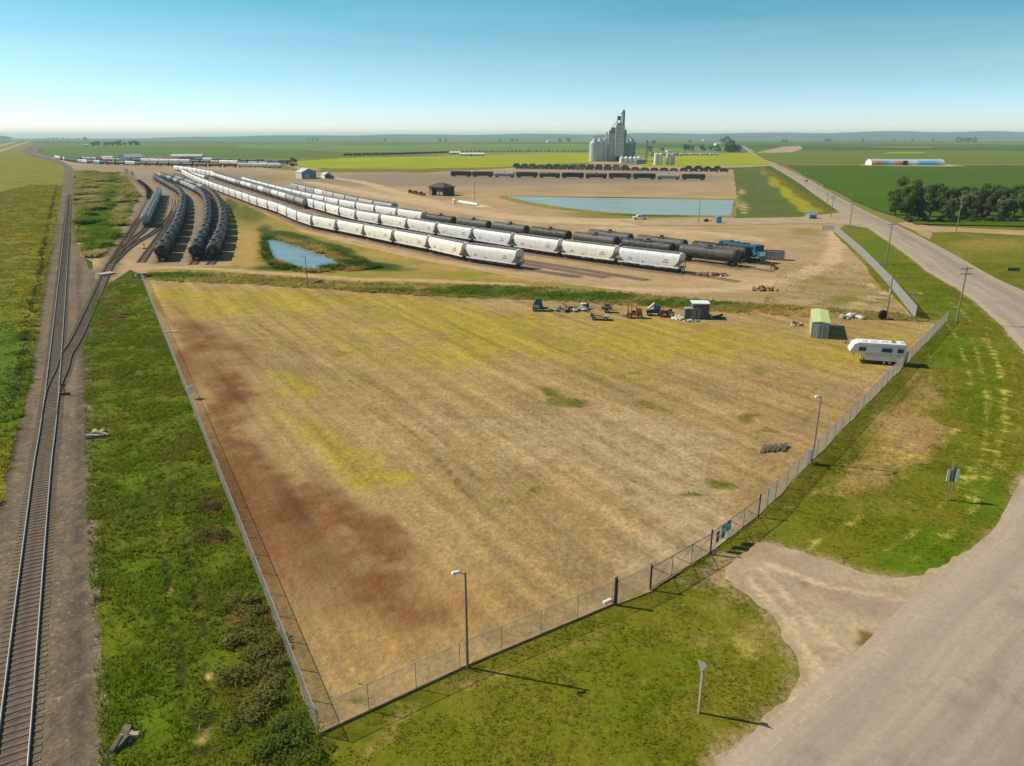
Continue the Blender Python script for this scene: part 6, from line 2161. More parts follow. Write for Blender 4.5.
def heap(name, label, cat, base, rx, ry, h, n, mat, size=(.3, .9), seed=1, elong=1.6):
    r_ = random.Random(seed)
    t = thing(name, label, cat, (*G(*base), .09))
    mb = MB()
    for i in range(n):
        q = r_.uniform(0, 2 * math.pi)
        d = math.sqrt(r_.random())
        s = r_.uniform(*size)
        z = h * (1 - d) * r_.random()
        mb.box((rx * d * math.cos(q), ry * d * math.sin(q), z + s * .18), (s * elong, s * .7, s * .4), r_.uniform(0, 3.1), r_.randrange(len(mat)), (r_.uniform(.5, 1), r_.uniform(.5, 1)), r_.uniform(-.4, .4))
    o = mb.build('pieces', mat, t, fix=False)
    o['kind'] = 'stuff'
    return t


heap('dirt_pile', "small tan dirt pile on the curve of the yard path", 'dirt pile', (764, 290.5), 2.6, 1.2, 1.2, 70, [paint('pile_tan', S(206, 168, 120), .95), paint('pile_brown', S(150, 100, 70), .95)], (.4, .9), 2)
heap('scrap_pile', "scatter of rusty scrap at the ends of the stub tracks", 'scrap', (712, 275.5), 4.5, 1.6, .5, 60, [M_RUST, M_TIE, paint('pale_scrap', S(200, 170, 140), .9)], (.3, 1.0), 3)
heap('junk_pile', "dark junk pile at the far left corner of the lot fence", 'junk pile', (141, 277), 1.8, 1.4, .8, 40, [M_STEEL, M_TIE, M_GREYSTEEL], (.4, 1.1), 4)
heap('stone_pile', "small grey heap at the foot of the pond lamp post", 'stone pile', (318, 283.5), 1.6, .9, .5, 30, [M_GREYSTEEL, M_TIE], (.3, .7), 5)
heap('tie_pile', "broken pale sleepers lying beside the ballast", 'timber pile', (98, 436.5), .9, .5, .2, 9, [M_PALEWOOD, M_TIE], (.4, .9), 6, 2.4)
heap('tie_pile', "broken timbers in the grass at the bottom left", 'timber pile', (124, 742), .35, .8, .2, 6, [M_PALEWOOD, M_TIE], (.4, .8), 7, 2.0)
heap('plank_pile', "long pile of grey planks behind the dark compressor", 'plank pile', (569, 310.5), 3.2, 1.1, .35, 34, [M_PALEWOOD, M_TIE, M_GALV], (.5, .9), 8, 4.0)
heap('tarp_pile', "heap of white sacks left of the grey sheds", 'sacks', (677.5, 319.5), 1.1, .8, .6, 22, [M_WHITE, paint('sack', (.62, .56, .48, 1), .8)], (.4, .8), 9, 1.2)
heap('scrap_pile', "white scrap lying before the lower grey shed", 'scrap', (692, 322), 1.6, .5, .3, 18, [M_WHITE, M_GREYSTEEL, M_PALEWOOD], (.2, .5), 10)
heap('scrap_pile', "dark planks lying right of the grey sheds", 'scrap', (713.5, 318.5), 1.6, .6, .3, 16, [M_STEEL, M_PALEWOOD], (.4, .9), 11, 3.0)
heap('timber_pile', "flat reddish boards left of the green-roofed shed", 'timber pile', (798.5, 325), 1.4, .8, .25, 14, [M_PALEWOOD, M_PINKWALL], (.4, .9), 12, 2.6)
heap('rubble_pile', "pale rubble between the green-roofed shed and the camper", 'rubble', (853, 343), 1.8, .7, .3, 26, [M_GREYSTEEL, M_PALEWOOD], (.25, .6), 13)

# white boulders
for i, (px, py, s) in enumerate(((842.5, 319, .62), (846, 318.4, .45), (850, 318, .62), (854.2, 317.7, .7), (858, 318.6, .55), (861.5, 319.8, .5), (848, 320, .35))):
    x, y = G(px, py)
    bm = bmesh.new()
    bmesh.ops.create_icosphere(bm, subdivisions=2, radius=s)
    for v in bm.verts:
        n_ = vnoise(np.array([v.co.x * 3 + i * 7]), np.array([v.co.y * 3 + v.co.z * 2]), i)[0]
        v.co *= .75 + .5 * n_
        v.co.z *= .85
    me = bpy.data.meshes.new('boulder')
    bm.to_mesh(me)
    bm.free()
    me.materials.append(paint(f'boulder_{i}', (.62, .59, .56, 1) if i % 3 else (.34, .31, .30, 1), .9, 0, .25, 2))
    me.shade_smooth()
    o = link('boulder', me, None, (x, y, .1 + s * .45))
    tag(o, f"pale boulder, {ORD[i]} from the left in the line behind the lot" if i < 6 else "smallest pale boulder lying before the boulder line", 'boulder', "boulders behind the lot")
# tyre
x, y = G(882, 320)
t = thing('tractor_tyre', "big dark tyre standing beside the meter-box pole", 'tyre', (x, y, .1), R(10))
MB().lathe([(.42, -.2), (.78, -.22), (.88, -.1), (.88, .1), (.78, .22), (.42, .2), (.42, -.2)], 22, 0, (0, 0, .86), 'Y').build('tread', M_DARK, t, True)
MB().lathe([(.42, -.06), (.42, .06)], 16, 0, (0, 0, .86), 'Y').build('rim', M_GALV, t)

# compressor / small tractor (dark teal)
p = G(538, 311.6)
t = thing('compressor', "dark teal machine standing leftmost among the old machinery", 'machine', (p[0], p[1] + .3, .1), R(-8))
M_DTEAL = paint('dark_teal', (.03, .09, .12, 1), .55, 0, .2)
put(t, 'housing', (0, 0, 1.1), (1.9, 1.3, 1.3), M_DTEAL, top=(.75, .8))
put(t, 'cab', (.1, .1, 1.95), (1.1, 1.0, .7), M_DTEAL, top=(.8, .8))
put(t, 'grille', (-.2, -.66, .95), (1.0, .08, .5), paint('teal_pale', (.2, .4, .46, 1), .5))
put(t, 'platform', (1.2, 0, .55), (1.5, 1.1, .16), M_STEEL)
wheels(t, (-.55, .75), (-.7, .7), .36, .22)

# small white and black machine beside the planks
p = G(584, 309)
t = thing('engine_block', "small white-topped black machine right of the plank pile", 'machine', (p[0], p[1], .1))
put(t, 'block', (.3, 0, .5), (1.1, .8, .9), M_DARK)
put(t, 'cover', (-.1, -.1, .99), (1.2, .7, .12), M_WHITE, top=(.8, .7))
put(t, 'base', (0, 0, .1), (2.0, .9, .15), M_STEEL)

# flat wagon with timber
p = G(600, 321)
t = thing('hay_wagon', "flat wooden wagon loaded with boards and dark scrap", 'wagon', (p[0], p[1] + .7, .1), R(-9))
put(t, 'deck', (0, 0, .72), (3.2, 1.7, .14), M_PALEWOOD)
put(t, 'frame', (0, 0, .55), (3.3, .8, .16), M_STEEL)
mb = MB()
for k in range(12):
    mb.box((rr.uniform(-1.2, .4), rr.uniform(-.6, .6), .85 + .06 * (k % 4)), (rr.uniform(.8, 1.7), .2, .07), rr.uniform(-.5, .5))
mb.build('boards', M_PALEWOOD, t, fix=False)
put(t, 'side_rack', (-1.55, 0, 1.05), (.1, 1.7, .6), M_WOOD)
put(t, 'drawbar', (-2.0, -.2, .5), (1.2, .12, .12), M_GALV)
wheels(t, (-1.0, 1.1), (-.8, .8), .34, .2)
p = G(606, 313)
t = thing('farm_cart', "dark scrap-laden cart just behind the flat wagon", 'cart', (p[0] + .1, p[1] + .2, .1), R(-5))
put(t, 'box', (0, 0, .9), (1.9, 1.2, .6), M_GREYSTEEL, top=(1.1, 1.1))
put(t, 'load', (.1, 0, 1.3), (1.3, .8, .4), M_STEEL, top=(.6, .7))
put(t, 'drawbar', (1.4, 0, .45), (1.2, .12, .12), M_STEEL)
wheels(t, (0,), (-.7, .7), .38, .2)

# yellow forklift / loader
p = G(634, 319)
t = thing('loader', "rusty yellow loader with raised mast among the old machinery", 'loader', (p[0], p[1] + .6, .1), R(-6))
M_YEL = paint('rusty_yellow', (.50, .21, .02, 1), .65, 0, .3, 1.2, .3, (.10, .045, .02, 1), .7)
put(t, 'chassis', (.2, 0, .75), (2.4, 1.2, .5), M_YEL)
put(t, 'engine_hood', (.9, 0, 1.25), (1.2, 1.0, .7), M_YEL, top=(.8, .85))
put(t, 'seat', (0, 0, 1.15), (.6, .6, .3), M_DARK)
mast = MB()
for y_ in (-.42, .42):
    mast.box((-1.05, y_, 1.6), (.16, .14, 2.8))
for z_ in (.6, 1.7, 2.9):
    mast.box((-1.05, 0, z_), (.12, .9, .14))
mast.build('mast', M_YEL, t)
cage = MB()
for x_ in (-.45, .5):
    for y_ in (-.5, .5):
        cage.bar((x_, y_, .9), (x_ * .9, y_ * .9, 2.4), .05, n=5)
cage.box((.02, 0, 2.42), (1.1, 1.1, .08))
cage.build('roll_cage', M_YEL, t)
fk = MB()
for y_ in (-.3, .3):
    fk.box((-1.6, y_, .3), (1.0, .12, .08))
fk.build('fork', M_STEEL, t)
wheels(t, (-.8, 1.1), (-.62, .62), .46, .3, M_RUST)

# truck with pale blue hood
p = G(654, 316.5)
t = thing('farm_truck', "old dark truck with its pale blue hood tilted up", 'truck', (p[0], p[1] + .5, .1), R(-10))
put(t, 'chassis', (.2, 0, .75), (3.0, 1.3, .4), M_STEEL)
put(t, 'cab', (.6, 0, 1.4), (1.3, 1.4, 1.1), M_DTEAL, top=(.8, .85))
put(t, 'hood', (-.5, 0, 1.75), (1.5, 1.2, .22), paint('pale_blue', (.40, .52, .62, 1), .45), ry=R(-42))
put(t, 'window', (.6, 0, 1.6), (1.18, 1.36, .5), M_GLASS, top=(.85, .9))
wheels(t, (-.8, 1.2), (-.7, .7), .44, .26)

# red tractor
p = G(667, 318)
t = thing('tractor', "small dark red tractor left of the white sacks", 'tractor', (p[0], p[1] + .3, .1), R(5))
M_RED = paint('tractor_red', (.13, .03, .018, 1), .65, 0, .3)
put(t, 'hood', (-.55, 0, .95), (1.5, .6, .55), M_RED)
put(t, 'body', (.5, 0, .85), (.9, .8, .5), M_RED)
put(t, 'seat', (.65, 0, 1.3), (.4, .45, .3), M_DARK)
MB().bar((-.8, 0, 1.2), (-.8, 0, 1.75), .05, n=6).build('exhaust_pipe', M_STEEL, t)
MB().bar((.1, 0, 1.1), (.3, 0, 1.5), .03, n=5).build('steering_column', M_STEEL, t)
wheels(t, (.6,), (-.6, .6), .6, .3, M_RUST)
wheels(t, (-1.05,), (-.45, .45), .32, .18)

# pallets near the lamp post
for i in range(5):
    x, y = G(762.5 + i * 5.2, 453.5 - i * .4)
    mb = MB()
    for k in range(5):
        mb.box((0, -.55 + k * .28, .13), (1.1, .17, .03))
    for k in (-.48, 0, .48):
        mb.box((k, 0, .06), (.1, 1.3, .1))
    o = mb.build('pallet', paint(f'pallet_wood_{i}', (.13, .10, .08, 1), .9, 0, .25, 2))
    o.location = (x + .3, y + .6, .1)
    o.rotation_euler = (R(rr.uniform(3, 10)), R(rr.uniform(-7, 7)), R(-38 + rr.uniform(-9, 9)))
    o.scale = (.36, 1.35, 1)
    o.location.z = .22
    tag(o, f"dark weathered pallet on the lot, {ORD[i]} from the left in its row", 'pallet', "pallets on the lot")
# white timber by the thick post
x, y = G(607.5, 603.5)
o = MB().box((0, 0, .12), (.7, .24, .18), 0, 0, (.95, .8)).build('timber_block', W_)
o.location, o.rotation_euler = (x, y, .1), (0, R(-5), R(28))
tag(o, "white concrete block at the foot of the thick gate post", 'block')
# fallen white pipe inside left fence
a, b_ = G(166, 333), G(176, 332)
o = MB().bar((0, 0, .15), (2.0, .2, .2), .10, n=8).bar((2.0, .2, .15), (2.05, .25, .8), .09, n=8).build('pipe', W_)
o.location = (a[0], a[1], .1)
tag(o, "short white bent pipe lying inside the left fence", 'pipe')
x, y = G(128, 316)
o = MB().bar((-1.2, 0, .2), (1.2, .3, .3), .16, n=8).bar((-1.3, -1, .15), (.6, -1.6, .2), .12, n=8).build('log', M_TIE)
o.location = (x, y, .1)
tag(o, "grey fallen logs in the grass left of the fence", 'logs')
# crossing boards, switch stand
x, y = G(106.5, 274.5)
mb = MB()
for k in range(-3, 4):
    mb.box((0, k * .5, .29), (2.6, .44, .12))
o = mb.build('crossing_panel', paint('pale_crossing', (.42, .37, .33, 1), .9), None, fix=False)
o.location, o.rotation_euler = (x, y, .06), (0, 0, R(-32))
tag(o, "pale plank crossing over the branch track", 'track crossing')
for px, lab in (((119.5, 247), "small switch stand where the yard tracks split"), ((141.5, 249), "small dark switch stand beside the ladder track"), ((58, 395), "low switch stand beside the main track turnout")):
    x, y = G(*px)
    t = thing('switch_stand', lab, 'switch stand', (x + .9, y, .08))
    put(t, 'base', (0, 0, .15), (1.1, .4, .2), M_STEEL)
    MB().bar((0, 0, .2), (0, 0, 1.2), .06, n=6).build('post', M_GREYSTEEL, t)
    put(t, 'target', (0, 0, 1.25), (.5, .06, .35), M_RUST)
# grey shed at the pond-road corner
p = G(812, 219)
t = gbuild('shed', "small blue-grey shed on the grass at the pond road corner", 'shed', (p[0], p[1] + 1.5), 3.6, 2.6, 1.7, 2.7, R(20), paint('bluegrey_wall', (.22, .26, .31, 1), .6), paint('bluegrey_roof', (.38, .42, .47, 1), .5))
put(t, 'door', (0, -1.32, .8), (.9, .06, 1.5), M_GREYSTEEL)
# white sign board at the end of the grey fence
p = G(828, 231.4)
t = thing('sign_board', "blank white board at the far end of the grey fence", 'sign board', (p[0], p[1], .1), R(-14))
put(t, 'panel', (0, 0, 1.15), (4.2, .12, 1.7), W_)
for x_ in (-1.8, 1.8):
    MB().bar((x_, .15, -.1), (x_, .15, 1.9), .07, n=6).build('post', M_WOOD, t)
# two posts near pond left end
for i, (px, lab) in enumerate((((505.5, 196.2), "left one of two white posts at the pond's left end"), ((510.5, 196.3), "right one of two white posts at the pond's left end"))):
    x, y = G(*px)
    t = thing('marker_post', lab, 'post', (x, y, .1))
    MB().bar((0, 0, -.1), (0, 0, 1.6), .28, n=8).build('post', M_WHITE, t)
    MB().bar((0, 0, 1.6), (0, 0, 1.8), .32, .2, 8).build('post_cap', M_RUST, t)
# small dark things left of the rust row: red and white maintenance cars
for i, (px, lab) in enumerate((((127, 173.5), "small red maintenance car with a white front on the left yard track"), ((132.5, 176), "second red maintenance car nearer the teal cars"))):
    x, y = G(*px)
    t = thing('maintenance_car', lab, 'rail car', (x, y, .3), R(115))
    put(t, 'body', (0, 0, 1.9), (6, 2.6, 2.6), paint(f'caboose_red_{i}', (.20, .07, .06, 1), .6))
    put(t, 'end_panel', (-3.05, 0, 2.2), (.12, 2.6, 3.2), M_WHITE)
    put(t, 'roof', (0, 0, 3.3), (6.2, 2.8, .2), M_GREYSTEEL)
    link('truck', ME_BOGIE, t)

# ================================================================== PLANTS
def leaf_mat(name, dark, light, sc=.5, rough=.7, soft=.3):
    m, nt, b = new_mat(name)
    g = nt.nodes.new('ShaderNodeNewGeometry')
    oi = nt.nodes.new('ShaderNodeObjectInfo')
    n = noise(nt, g.outputs['Position'], sc, 3)
    f = math_(nt, 'ADD', math_(nt, 'MULTIPLY', g.outputs['Random Per Island'], .55), math_(nt, 'MULTIPLY', mapr(nt, n, .3, .7, 0, 1), .45))
    col = mix(nt, f, dark, light)
    col = mix(nt, 1.0, col, grey(nt, mapr(nt, oi.outputs['Random'], 0, 1, .8, 1.2)), 'MULTIPLY')
    nt.links.new(col, b.inputs['Base Color'])
    b.inputs['Roughness'].default_value = rough
    b.inputs['Specular IOR Level'].default_value = .15
    blade_shade(nt, b, g, col, soft, .42)
    return m


def crown_mesh(name, mat, clumps, per, size, seed, spread=1.0):
    """clumps: (x, y, z, r) balls filled with leaf-sized faces"""
    g = np.random.default_rng(seed)
    V, Fq = [], []
    for (x, y, z, r) in clumps:
        n = int(per * r * r)
        d = g.normal(size=(n, 3))
        d /= np.linalg.norm(d, axis=1)[:, None]
        rad = r * g.uniform(.45, 1.05, n) ** .6
        c = np.c_[x + d[:, 0] * rad, y + d[:, 1] * rad, z + d[:, 2] * rad * .85]
        nrm = d + g.normal(size=(n, 3)) * .8
        nrm /= np.linalg.norm(nrm, axis=1)[:, None]
        u = np.cross(nrm, g.normal(size=(n, 3)))
        u /= np.linalg.norm(u, axis=1)[:, None]
        w_ = np.cross(nrm, u)
        s = (size * g.uniform(.6, 1.4, n))[:, None]
        q = np.stack([c - u * s * .5, c - w_ * s * .32, c + u * s * .5, c + w_ * s * .32], 1)
        k = sum(len(a) for a in V)
        V.append(q.reshape(-1, 3))
        Fq.append(np.arange(n * 4).reshape(-1, 4) + k)
    return np_mesh(name, np.concatenate(V), np.concatenate(Fq), mat)


def trunk_mesh(h, r, clumps, seed, mat):
    mb = MB()
    r_ = random.Random(seed)
    p = Vector((0, 0, -.2))
    pts = [p]
    for i in range(4):
        p = p + Vector((r_.uniform(-.25, .25), r_.uniform(-.25, .25), h / 4))
        pts.append(p)
    for i in range(4):
        mb.bar(pts[i], pts[i + 1], r * (1 - i * .2), r * (1 - (i + 1) * .2), 8)
    for (x, y, z, cr) in clumps[::2]:
        k = r_.randrange(2, 5)
        mb.bar(pts[min(4, k)], (x, y, z), r * .35, r * .08, 5)
    return mb.mesh('trunk', mat, True)


LEAF_DK = leaf_mat('dark_leaves', (.024, .052, .010, 1), (.16, .22, .05, 1), .35)
LEAF_MD = leaf_mat('mid_leaves', (.036, .068, .014, 1), (.20, .26, .07, 1), .35)
LEAF_GR = leaf_mat('grey_leaves', (.06, .08, .035, 1), (.24, .26, .13, 1), .4)
LEAF_DEAD = leaf_mat('brown_leaves', (.09, .055, .032, 1), (.22, .15, .09, 1), .4)
LEAF_WEED = leaf_mat('weed_leaves', (.12, .125, .02, 1), (.26, .24, .05, 1), 1.2, .7, .55)
LEAF_WEEDB = leaf_mat('brown_weeds', (.11, .115, .02, 1), (.24, .22, .05, 1), 1.2, .7, .55)
LEAF_BUSH = leaf_mat('bush_leaves', (.07, .12, .012, 1), (.19, .26, .03, 1), 1.2, .7, .55)
BARK = paint('bark', (.10, .08, .06, 1), .95, 0, .3, 1.5, .1)


def make_clumps(h, w_, n, seed, low=.18, rr_=(.26, .46)):
    r_ = random.Random(seed)
    out = []
    for i in range(n):
        z = h * r_.uniform(low, .93)
        q = (z / h - low) / (1 - low)
        wid = w_ * (math.sin(math.pi * min(1, .12 + q * .80)) ** .7)
        a = r_.uniform(0, 2 * math.pi)
        d = wid * math.sqrt(r_.random()) * .8
        out.append((d * math.cos(a), d * math.sin(a), z, w_ * r_.uniform(*rr_)))
    return out


TREES = []
for i, (h, w_, lm) in enumerate(((16, 6.0, LEAF_DK), (14.5, 5.2, LEAF_DK), (13, 5.0, LEAF_MD), (12, 4.6, LEAF_GR), (15, 5.5, LEAF_MD), (9, 3.4, LEAF_DEAD))):
    cl = make_clumps(h, w_, 34, 20 + i, .2, (.17, .34))
    TREES.append((crown_mesh('crown', lm, cl, 74, .62, 40 + i), trunk_mesh(h * .75, .36, cl, i, BARK), h))
grove = [(905, 221, 0, 1.05, "tallest dark tree at the left end of the grove"), (918, 221.5, 5, .95, "rusty brown dying tree near the left end of the grove"), (930, 217.5, 1, 1.0, "dark rounded tree, second along the grove from the left"),
         (943, 219, 4, .85, "mid green tree behind the left part of the grove"), (948, 220.5, 3, .72, "small grey-green tree in the front of the grove"), (960, 217, 1, .90, "dark tree left of the pole by the grove"),
         (966, 220.5, 3, 1.0, "grey-green tree just right of the pole by the grove"), (976, 219, 2, .95, "leafy mid green tree in the middle of the grove"), (983, 221.5, 5, .82, "brown-tipped small tree in the front middle of the grove"),
         (986, 216.5, 0, .85, "dark tree behind the brown-tipped small tree"), (998, 218, 2, .95, "bushy green tree right of the grove's middle"), (1004, 221.3, 3, .85, "grey-green bushy tree near the right edge"),
         (1014, 217.5, 1, .95, "dark tree near the right edge of the grove"), (1023, 220, 4, .85, "mid green tree cut by the right edge of the photo"), (895, 216, 1, .8, "dark tree leaning out at the grove's left side"), (1040, 218, 0, .9, "dark tree just past the right edge")]
for px, py, k, s, lab in grove:
    x, y = G(px, py)
    t = thing('tree', lab, 'tree', (x, y, .1), rr.uniform(0, 6.28), "trees of the grove")
    t.scale = (s, s, s * rr.uniform(.95, 1.05))
    link('crown', TREES[k][0], t)
    link('trunk', TREES[k][1], t)
UND = [(crown_mesh('bush', LEAF_DK, make_clumps(2.6, 2.0, 8, 71, .15), 90, .5, 72)), crown_mesh('bush', LEAF_MD, make_clumps(2.2, 2.2, 8, 73, .15), 90, .5, 74)]
for i, px in enumerate((909, 925, 939, 953, 970, 992, 1010)):
    x, y = G(px, 222.4)
    o = link('bush', UND[i % 2], None, (x, y, .1), rr.uniform(0, 6))
    o.scale = (1.2, 1.2, rr.uniform(.8, 1.3))
    tag(o, f"low dark bush under the grove, {ORD[i]} from the left", 'bush', "bushes under the grove")

# ---- far trees: low clumps of single trees
FT = []
for i in range(4):
    cl = make_clumps(9 + i, 4.5 + i * .6, 10, 90 + i, .08)
    FT.append((crown_mesh('crown', (LEAF_DK, LEAF_MD)[i % 2], cl, 14, 1.7, 95 + i), trunk_mesh(7, .4, cl[:4], i, BARK)))
far_groups = [("clump by the farm beyond the green wheat field", [(92.5, 146.3, 1.5), (95, 146.2, 1.4), (97.5, 146, 1.6), (105, 146, 1.1), (109, 145.9, 1.4), (113, 145.8, 1.5), (117, 145.8, 1.6), (121, 145.7, 1.5), (125, 145.6, 1.3), (131, 145.6, 1.6), (135, 145.5, 1.7), (137.5, 145.5, 1.3)]),
              ("horizon clump left of the far farm", [(49, 139.8, 2.4), (53, 139.7, 2.7), (57, 139.7, 2.5), (63, 139.6, 2.2), (68, 139.6, 2.5), (85, 140.6, 3.2), (78, 140, 2.0)]),
              ("dark clump at the far left edge", [(1, 139.8, 3.6), (4, 139.8, 4.4), (7, 139.8, 4.0), (10, 139.8, 3.0)]),
              ("shrubs along the track behind the upright tanks", [(650, 151.5, .9), (662, 151.3, .9), (686, 150.6, 1.5), (689, 150.6, 1.2), (692, 150.7, .9), (701, 150.7, 1.4), (705, 150.9, .8), (711, 151, 1.1), (716, 151.3, 1.1), (719, 152, .9)]),
              ("dark clump beside the far straight road", [(726, 152.4, 1.3), (729, 152.6, 1.7), (732, 152.6, 1.9), (735, 152.6, 1.8), (738, 152.4, 1.3)]),
              ("farmstead clump beyond the pale road", [(722, 143.6, 2.4), (726, 143.6, 2.8), (730, 143.5, 2.2), (690, 142.6, 1.6), (654, 144.2, 1.6)]),
              ("dark shelterbelt on the right horizon", [(958, 142.2, 2.6), (962, 142.2, 2.8), (966, 142.1, 3.0), (970, 142.1, 2.6), (974, 142, 2.4)]),
              ("thin scatter of trees below the blue ridge", [(782, 142.5, 1.8), (786, 142.5, 1.7), (826, 142, 2), (830, 142, 1.7), (862, 141.6, 2), (894, 141.2, 2.2), (912, 141, 2), (932, 141.4, 1.8), (500, 142, 1.8), (512, 141.8, 2.2), (517, 141.6, 2), (440, 142, 1.8), (446, 142, 2), (385, 141.4, 2.2), (317, 141, 2.2), (313, 141, 2.2), (308, 141, 2), (560, 142.4, 2), (568, 142.4, 2.4)]),
              ("bright shrub beside the teal building", [(293.5, 166.6, .75)])]
nft = 0
for gname, lst in far_groups:
    for i, (px, py, s) in enumerate(lst):
        x, y = G(px, py)
        lab = f"small far tree, {ORD[i]} listed of the {gname}" if len(lst) > 1 else f"lone {gname}"
        lab = f"far tree, {ORD[i]} in the {gname}" if len(lst) > 1 else lab
        t = thing('tree', lab, 'tree', (x, y, .05), rr.uniform(0, 6), "far trees: " + gname)
        t.scale = (s * 1.15, s * 1.15, s)
        k = nft % 4
        nft += 1
        link('crown', FT[k][0], t)
        link('trunk', FT[k][1], t)
# hedge line beyond the canola: far too many shrubs to count
hl_ = resample(GW([(458, 152.6), (520, 152.2), (588, 151.8)]), 9)
cl = [(p_[0] - hl_[0][0], p_[1] - hl_[0][1], 1.6, rr.uniform(2.2, 4.0)) for p_ in hl_]
o = link('hedge', crown_mesh('hedge', LEAF_DK, cl, 6, 1.6, 5), None, (hl_[0][0], hl_[0][1], .1))
tag(o, "thin dark hedge line beyond the canola field", 'hedge', None, 'stuff')
# far farm houses
for px, s, lab in (((86, 146.2), 1.4, "small pale farmhouse left of the far tree clump"), ((668.5, 152.4), 1.0, "pale low farm building behind the upright tanks"), ((717.5, 145.5), 2.2, "white farmhouse near the far end of the straight road"), ((704, 141), 2.6, "tiny white house on the plain below the ridge"), ((549, 142.4), 2.6, "tiny pale house far beyond the hedge line")):
    x, y = G(*px)
    t = gbuild('farmhouse', lab, 'house', (x, y), 11 * s, 7 * s, 3 * s, 5 * s, R(20), M_WHITE, M_PALEROOF)
    put(t, 'door', (0, -3.55 * s, 1 * s), (1.2 * s, .12, 2 * s), M_GREYSTEEL)

# ---- weed bushes along the left fence
WB = [crown_mesh('weed_bush', (LEAF_WEED, LEAF_WEEDB, LEAF_BUSH)[i % 3], [(rr.uniform(-1, 1), rr.uniform(-.8, .8), rr.uniform(.1, .55), rr.uniform(.35, .7)) for _ in range(9)], 420, .16, 200 + i) for i in range(6)]
wl = [(209, 509, 1, 1.0, "brownish weed bush beside the left fence, farthest up"), (214, 538, 1, 1.2, "brownish weed bush just nearer than the farthest one"), (244, 604, 0, 1.1, "olive weed bush by the left fence below the brown ones"),
      (257, 617, 1, 1.0, "brown weed bush touching the left fence halfway down"), (236, 640, 0, 1.15, "olive weed bush standing away from the fence"), (263, 652, 1, 1.3, "broad brown weed bush against the left fence"),
      (246, 678, 3, 1.3, "broad olive weed bush nearer the camera"), (276, 668, 0, .9, "small olive weed bush tucked against the fence"), (268, 700, 4, 1.2, "brown weed bush near the front corner"), (250, 716, 0, 1.2, "olive weed bush left of the front corner"),
      (290, 722, 2, .9, "green bush next to the front fence corner"), (305, 748, 5, 1.25, "dark green bush right at the front fence corner"), (276, 748, 2, 1.1, "green bush at the bottom edge beside the corner bush"), (228, 608, 3, .8, "small olive weed bush in the middle of the grass")]
for px, py, k, s, lab in wl:
    x, y = G(px, py)
    o = link('weed_bush', WB[k], None, (x, y, .05), rr.uniform(0, 6))
    o.scale = (s * .9, s * .9, s * .6)
    tag(o, lab, 'bush', "weed bushes along the left fence")

# ================================================================== GRASS
def tufts(name, poly, dens, hgt, mat, maskf, label, cat, near=130, keep=None, seed=1, blades=3, wid=.035, extra=None):
    g = np.random.default_rng(seed)
    P = np.array(poly)
    x0_, y0_ = P.min(0)
    x1_, y1_ = P.max(0)
    y1_ = min(y1_, near)
    n = int((x1_ - x0_) * (y1_ - y0_) * dens)
    X, Y = g.uniform(x0_, x1_, n), g.uniform(y0_, y1_, n)
    px, py = proj(X, Y)
    k = inside(X, Y, poly) & (px > -30) & (px < W + 30) & (py < H + 40)
    k &= g.random(n) < np.clip(1.25 - Y / near, .12, 1)
    X, Y = X[k], Y[k]
    d = fbm(X, Y, .35, seed, 3)
    k = g.random(len(X)) < np.clip((d - .3) * 3.0, .12, 1)
    X, Y = X[k], Y[k]
    if keep is not None:
        k = keep(X, Y, g)
        X, Y = X[k], Y[k]
    n = len(X)
    mk = maskf(X, Y)
    hh = hgt * (.5 + fbm(X, Y, .25, seed + 3, 3)) * g.uniform(.6, 1.3, n)
    if extra is not None:
        hh = hh * extra(X, Y)
    V = np.zeros((n, blades, 3, 3), np.float32)
    for b in range(blades):
        a = g.uniform(0, 2 * math.pi, n)
        ox, oy = g.normal(0, .07, n), g.normal(0, .07, n)
        lean = g.uniform(.9, 2.2, n) * hh
        la = g.uniform(0, 2 * math.pi, n)
        a = la - math.pi / 2
        w_ = wid * g.uniform(.7, 1.6, n) * (1 + Y / 60)
        V[:, b, 0] = np.c_[X + ox + w_ * np.cos(a), Y + oy + w_ * np.sin(a), np.full(n, .02)]
        V[:, b, 1] = np.c_[X + ox - w_ * np.cos(a), Y + oy - w_ * np.sin(a), np.full(n, .02)]
        V[:, b, 2] = np.c_[X + ox + lean * np.cos(la), Y + oy + lean * np.sin(la), .04 + hh]
    Fc = np.arange(n * blades * 3).reshape(-1, 3)
    mm = np.repeat(mk, blades * 3, axis=0)
    o = link(name, np_mesh(name, V.reshape(-1, 3), Fc, mat, mm))
    return tag(o, label, cat, None, 'stuff')


road_poly = [tuple(p) for p in offset(road_l, 0)] + [tuple(p) for p in road_r[::-1]]


def not_road(X, Y, g):
    X, Y = X + g.normal(0, .45, len(X)), Y + g.normal(0, .45, len(X))
    return ~(inside(X, Y, road_poly) | inside(X, Y, drive) | inside(X, Y, lot_poly))


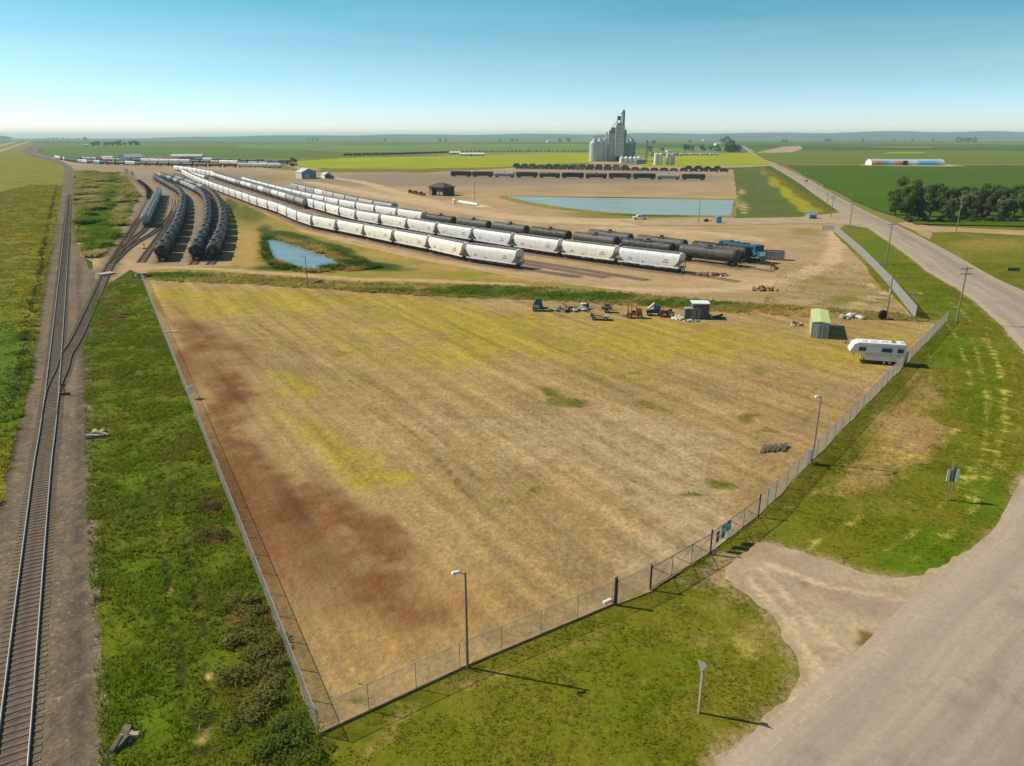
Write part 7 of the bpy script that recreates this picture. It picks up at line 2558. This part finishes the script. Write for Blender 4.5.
def strip_h(X, Y):
    rut = m_strip(X, Y)[:, 2]
    return np.clip(1.1 - rut * 1.2, .1, 1.2)


def left_h(X, Y):
    return np.clip(.4 + 1.6 * line_mask(X, Y, GW([(0, 500), (12, 452), (32, 380), (42, 300), (54, 240)]), 2.2, .9, .5), .3, 2)


tufts("rough_grass", strip_poly, 46, .21, B_STRIP, m_strip, "long green grass growing between the railway and the left fence", "grass", 170, None, 3, 3, .022, strip_h)
tufts("verge_grass", verge_poly, 26, .08, B_VERGE, m_verge, "short mown grass growing on the roadside verge", "grass", 190, not_road, 4, 3, .02)
tufts("pasture_grass", GW([(-420, 900), (-140, 640), (0, 508), (10, 460), (31, 384), (41, 300), (53, 240), (63, 185), (30, 185), (-220, 240)]), 9, .26, B_LEFT, m_field_left, "tall grass and weeds edging the ballast on the left", "grass", 560, None, 5, 3, .03, left_h)
tufts("stubble", lot_poly, 10, .08, B_LOT, m_lot, "short dry stubble and weeds on the empty lot", "stubble", 150, None, 6, 3, .028, lambda X, Y: 1 + 2.6 * np.clip(m_lot(X, Y)[:, 2] - .2, 0, 1))
def clumpy(X, Y):
    return .25 + 2.2 * np.clip((fbm(X, Y, .09, 61) - .45) * 5, 0, 1)


tufts("weeds", island, 6, .75, B_ISLAND, m_island, "green weeds on the grass island between the tracks", "weeds", 1100, None, 8, 4, .05, clumpy)
tufts("ditch_grass", berm, 9, .4, B_BERM, m_berm, "rank grass on the bank behind the empty lot", "grass", 260, None, 9, 3, .04)
# reeds round the small pond
ring = GW([(262, 238), (275, 236), (300, 241), (345, 254), (385, 268), (350, 272), (320, 273.5), (298, 272.5), (272, 268), (262, 256)])
pond_in = GW([(266, 241), (272, 239.6), (287, 242.4), (310, 250.8), (333, 260), (339, 264), (338, 266.8), (322, 267.6), (318, 271), (304, 270.6), (300, 268), (280, 263), (272, 258), (269, 249)])
tufts("reeds", ring, 6, .8, B_PATCH, m_patch, "tall green reeds round the small pond", "reeds", 400, lambda X, Y, g: ~inside(X, Y, pond_in), 7, 4, .04)
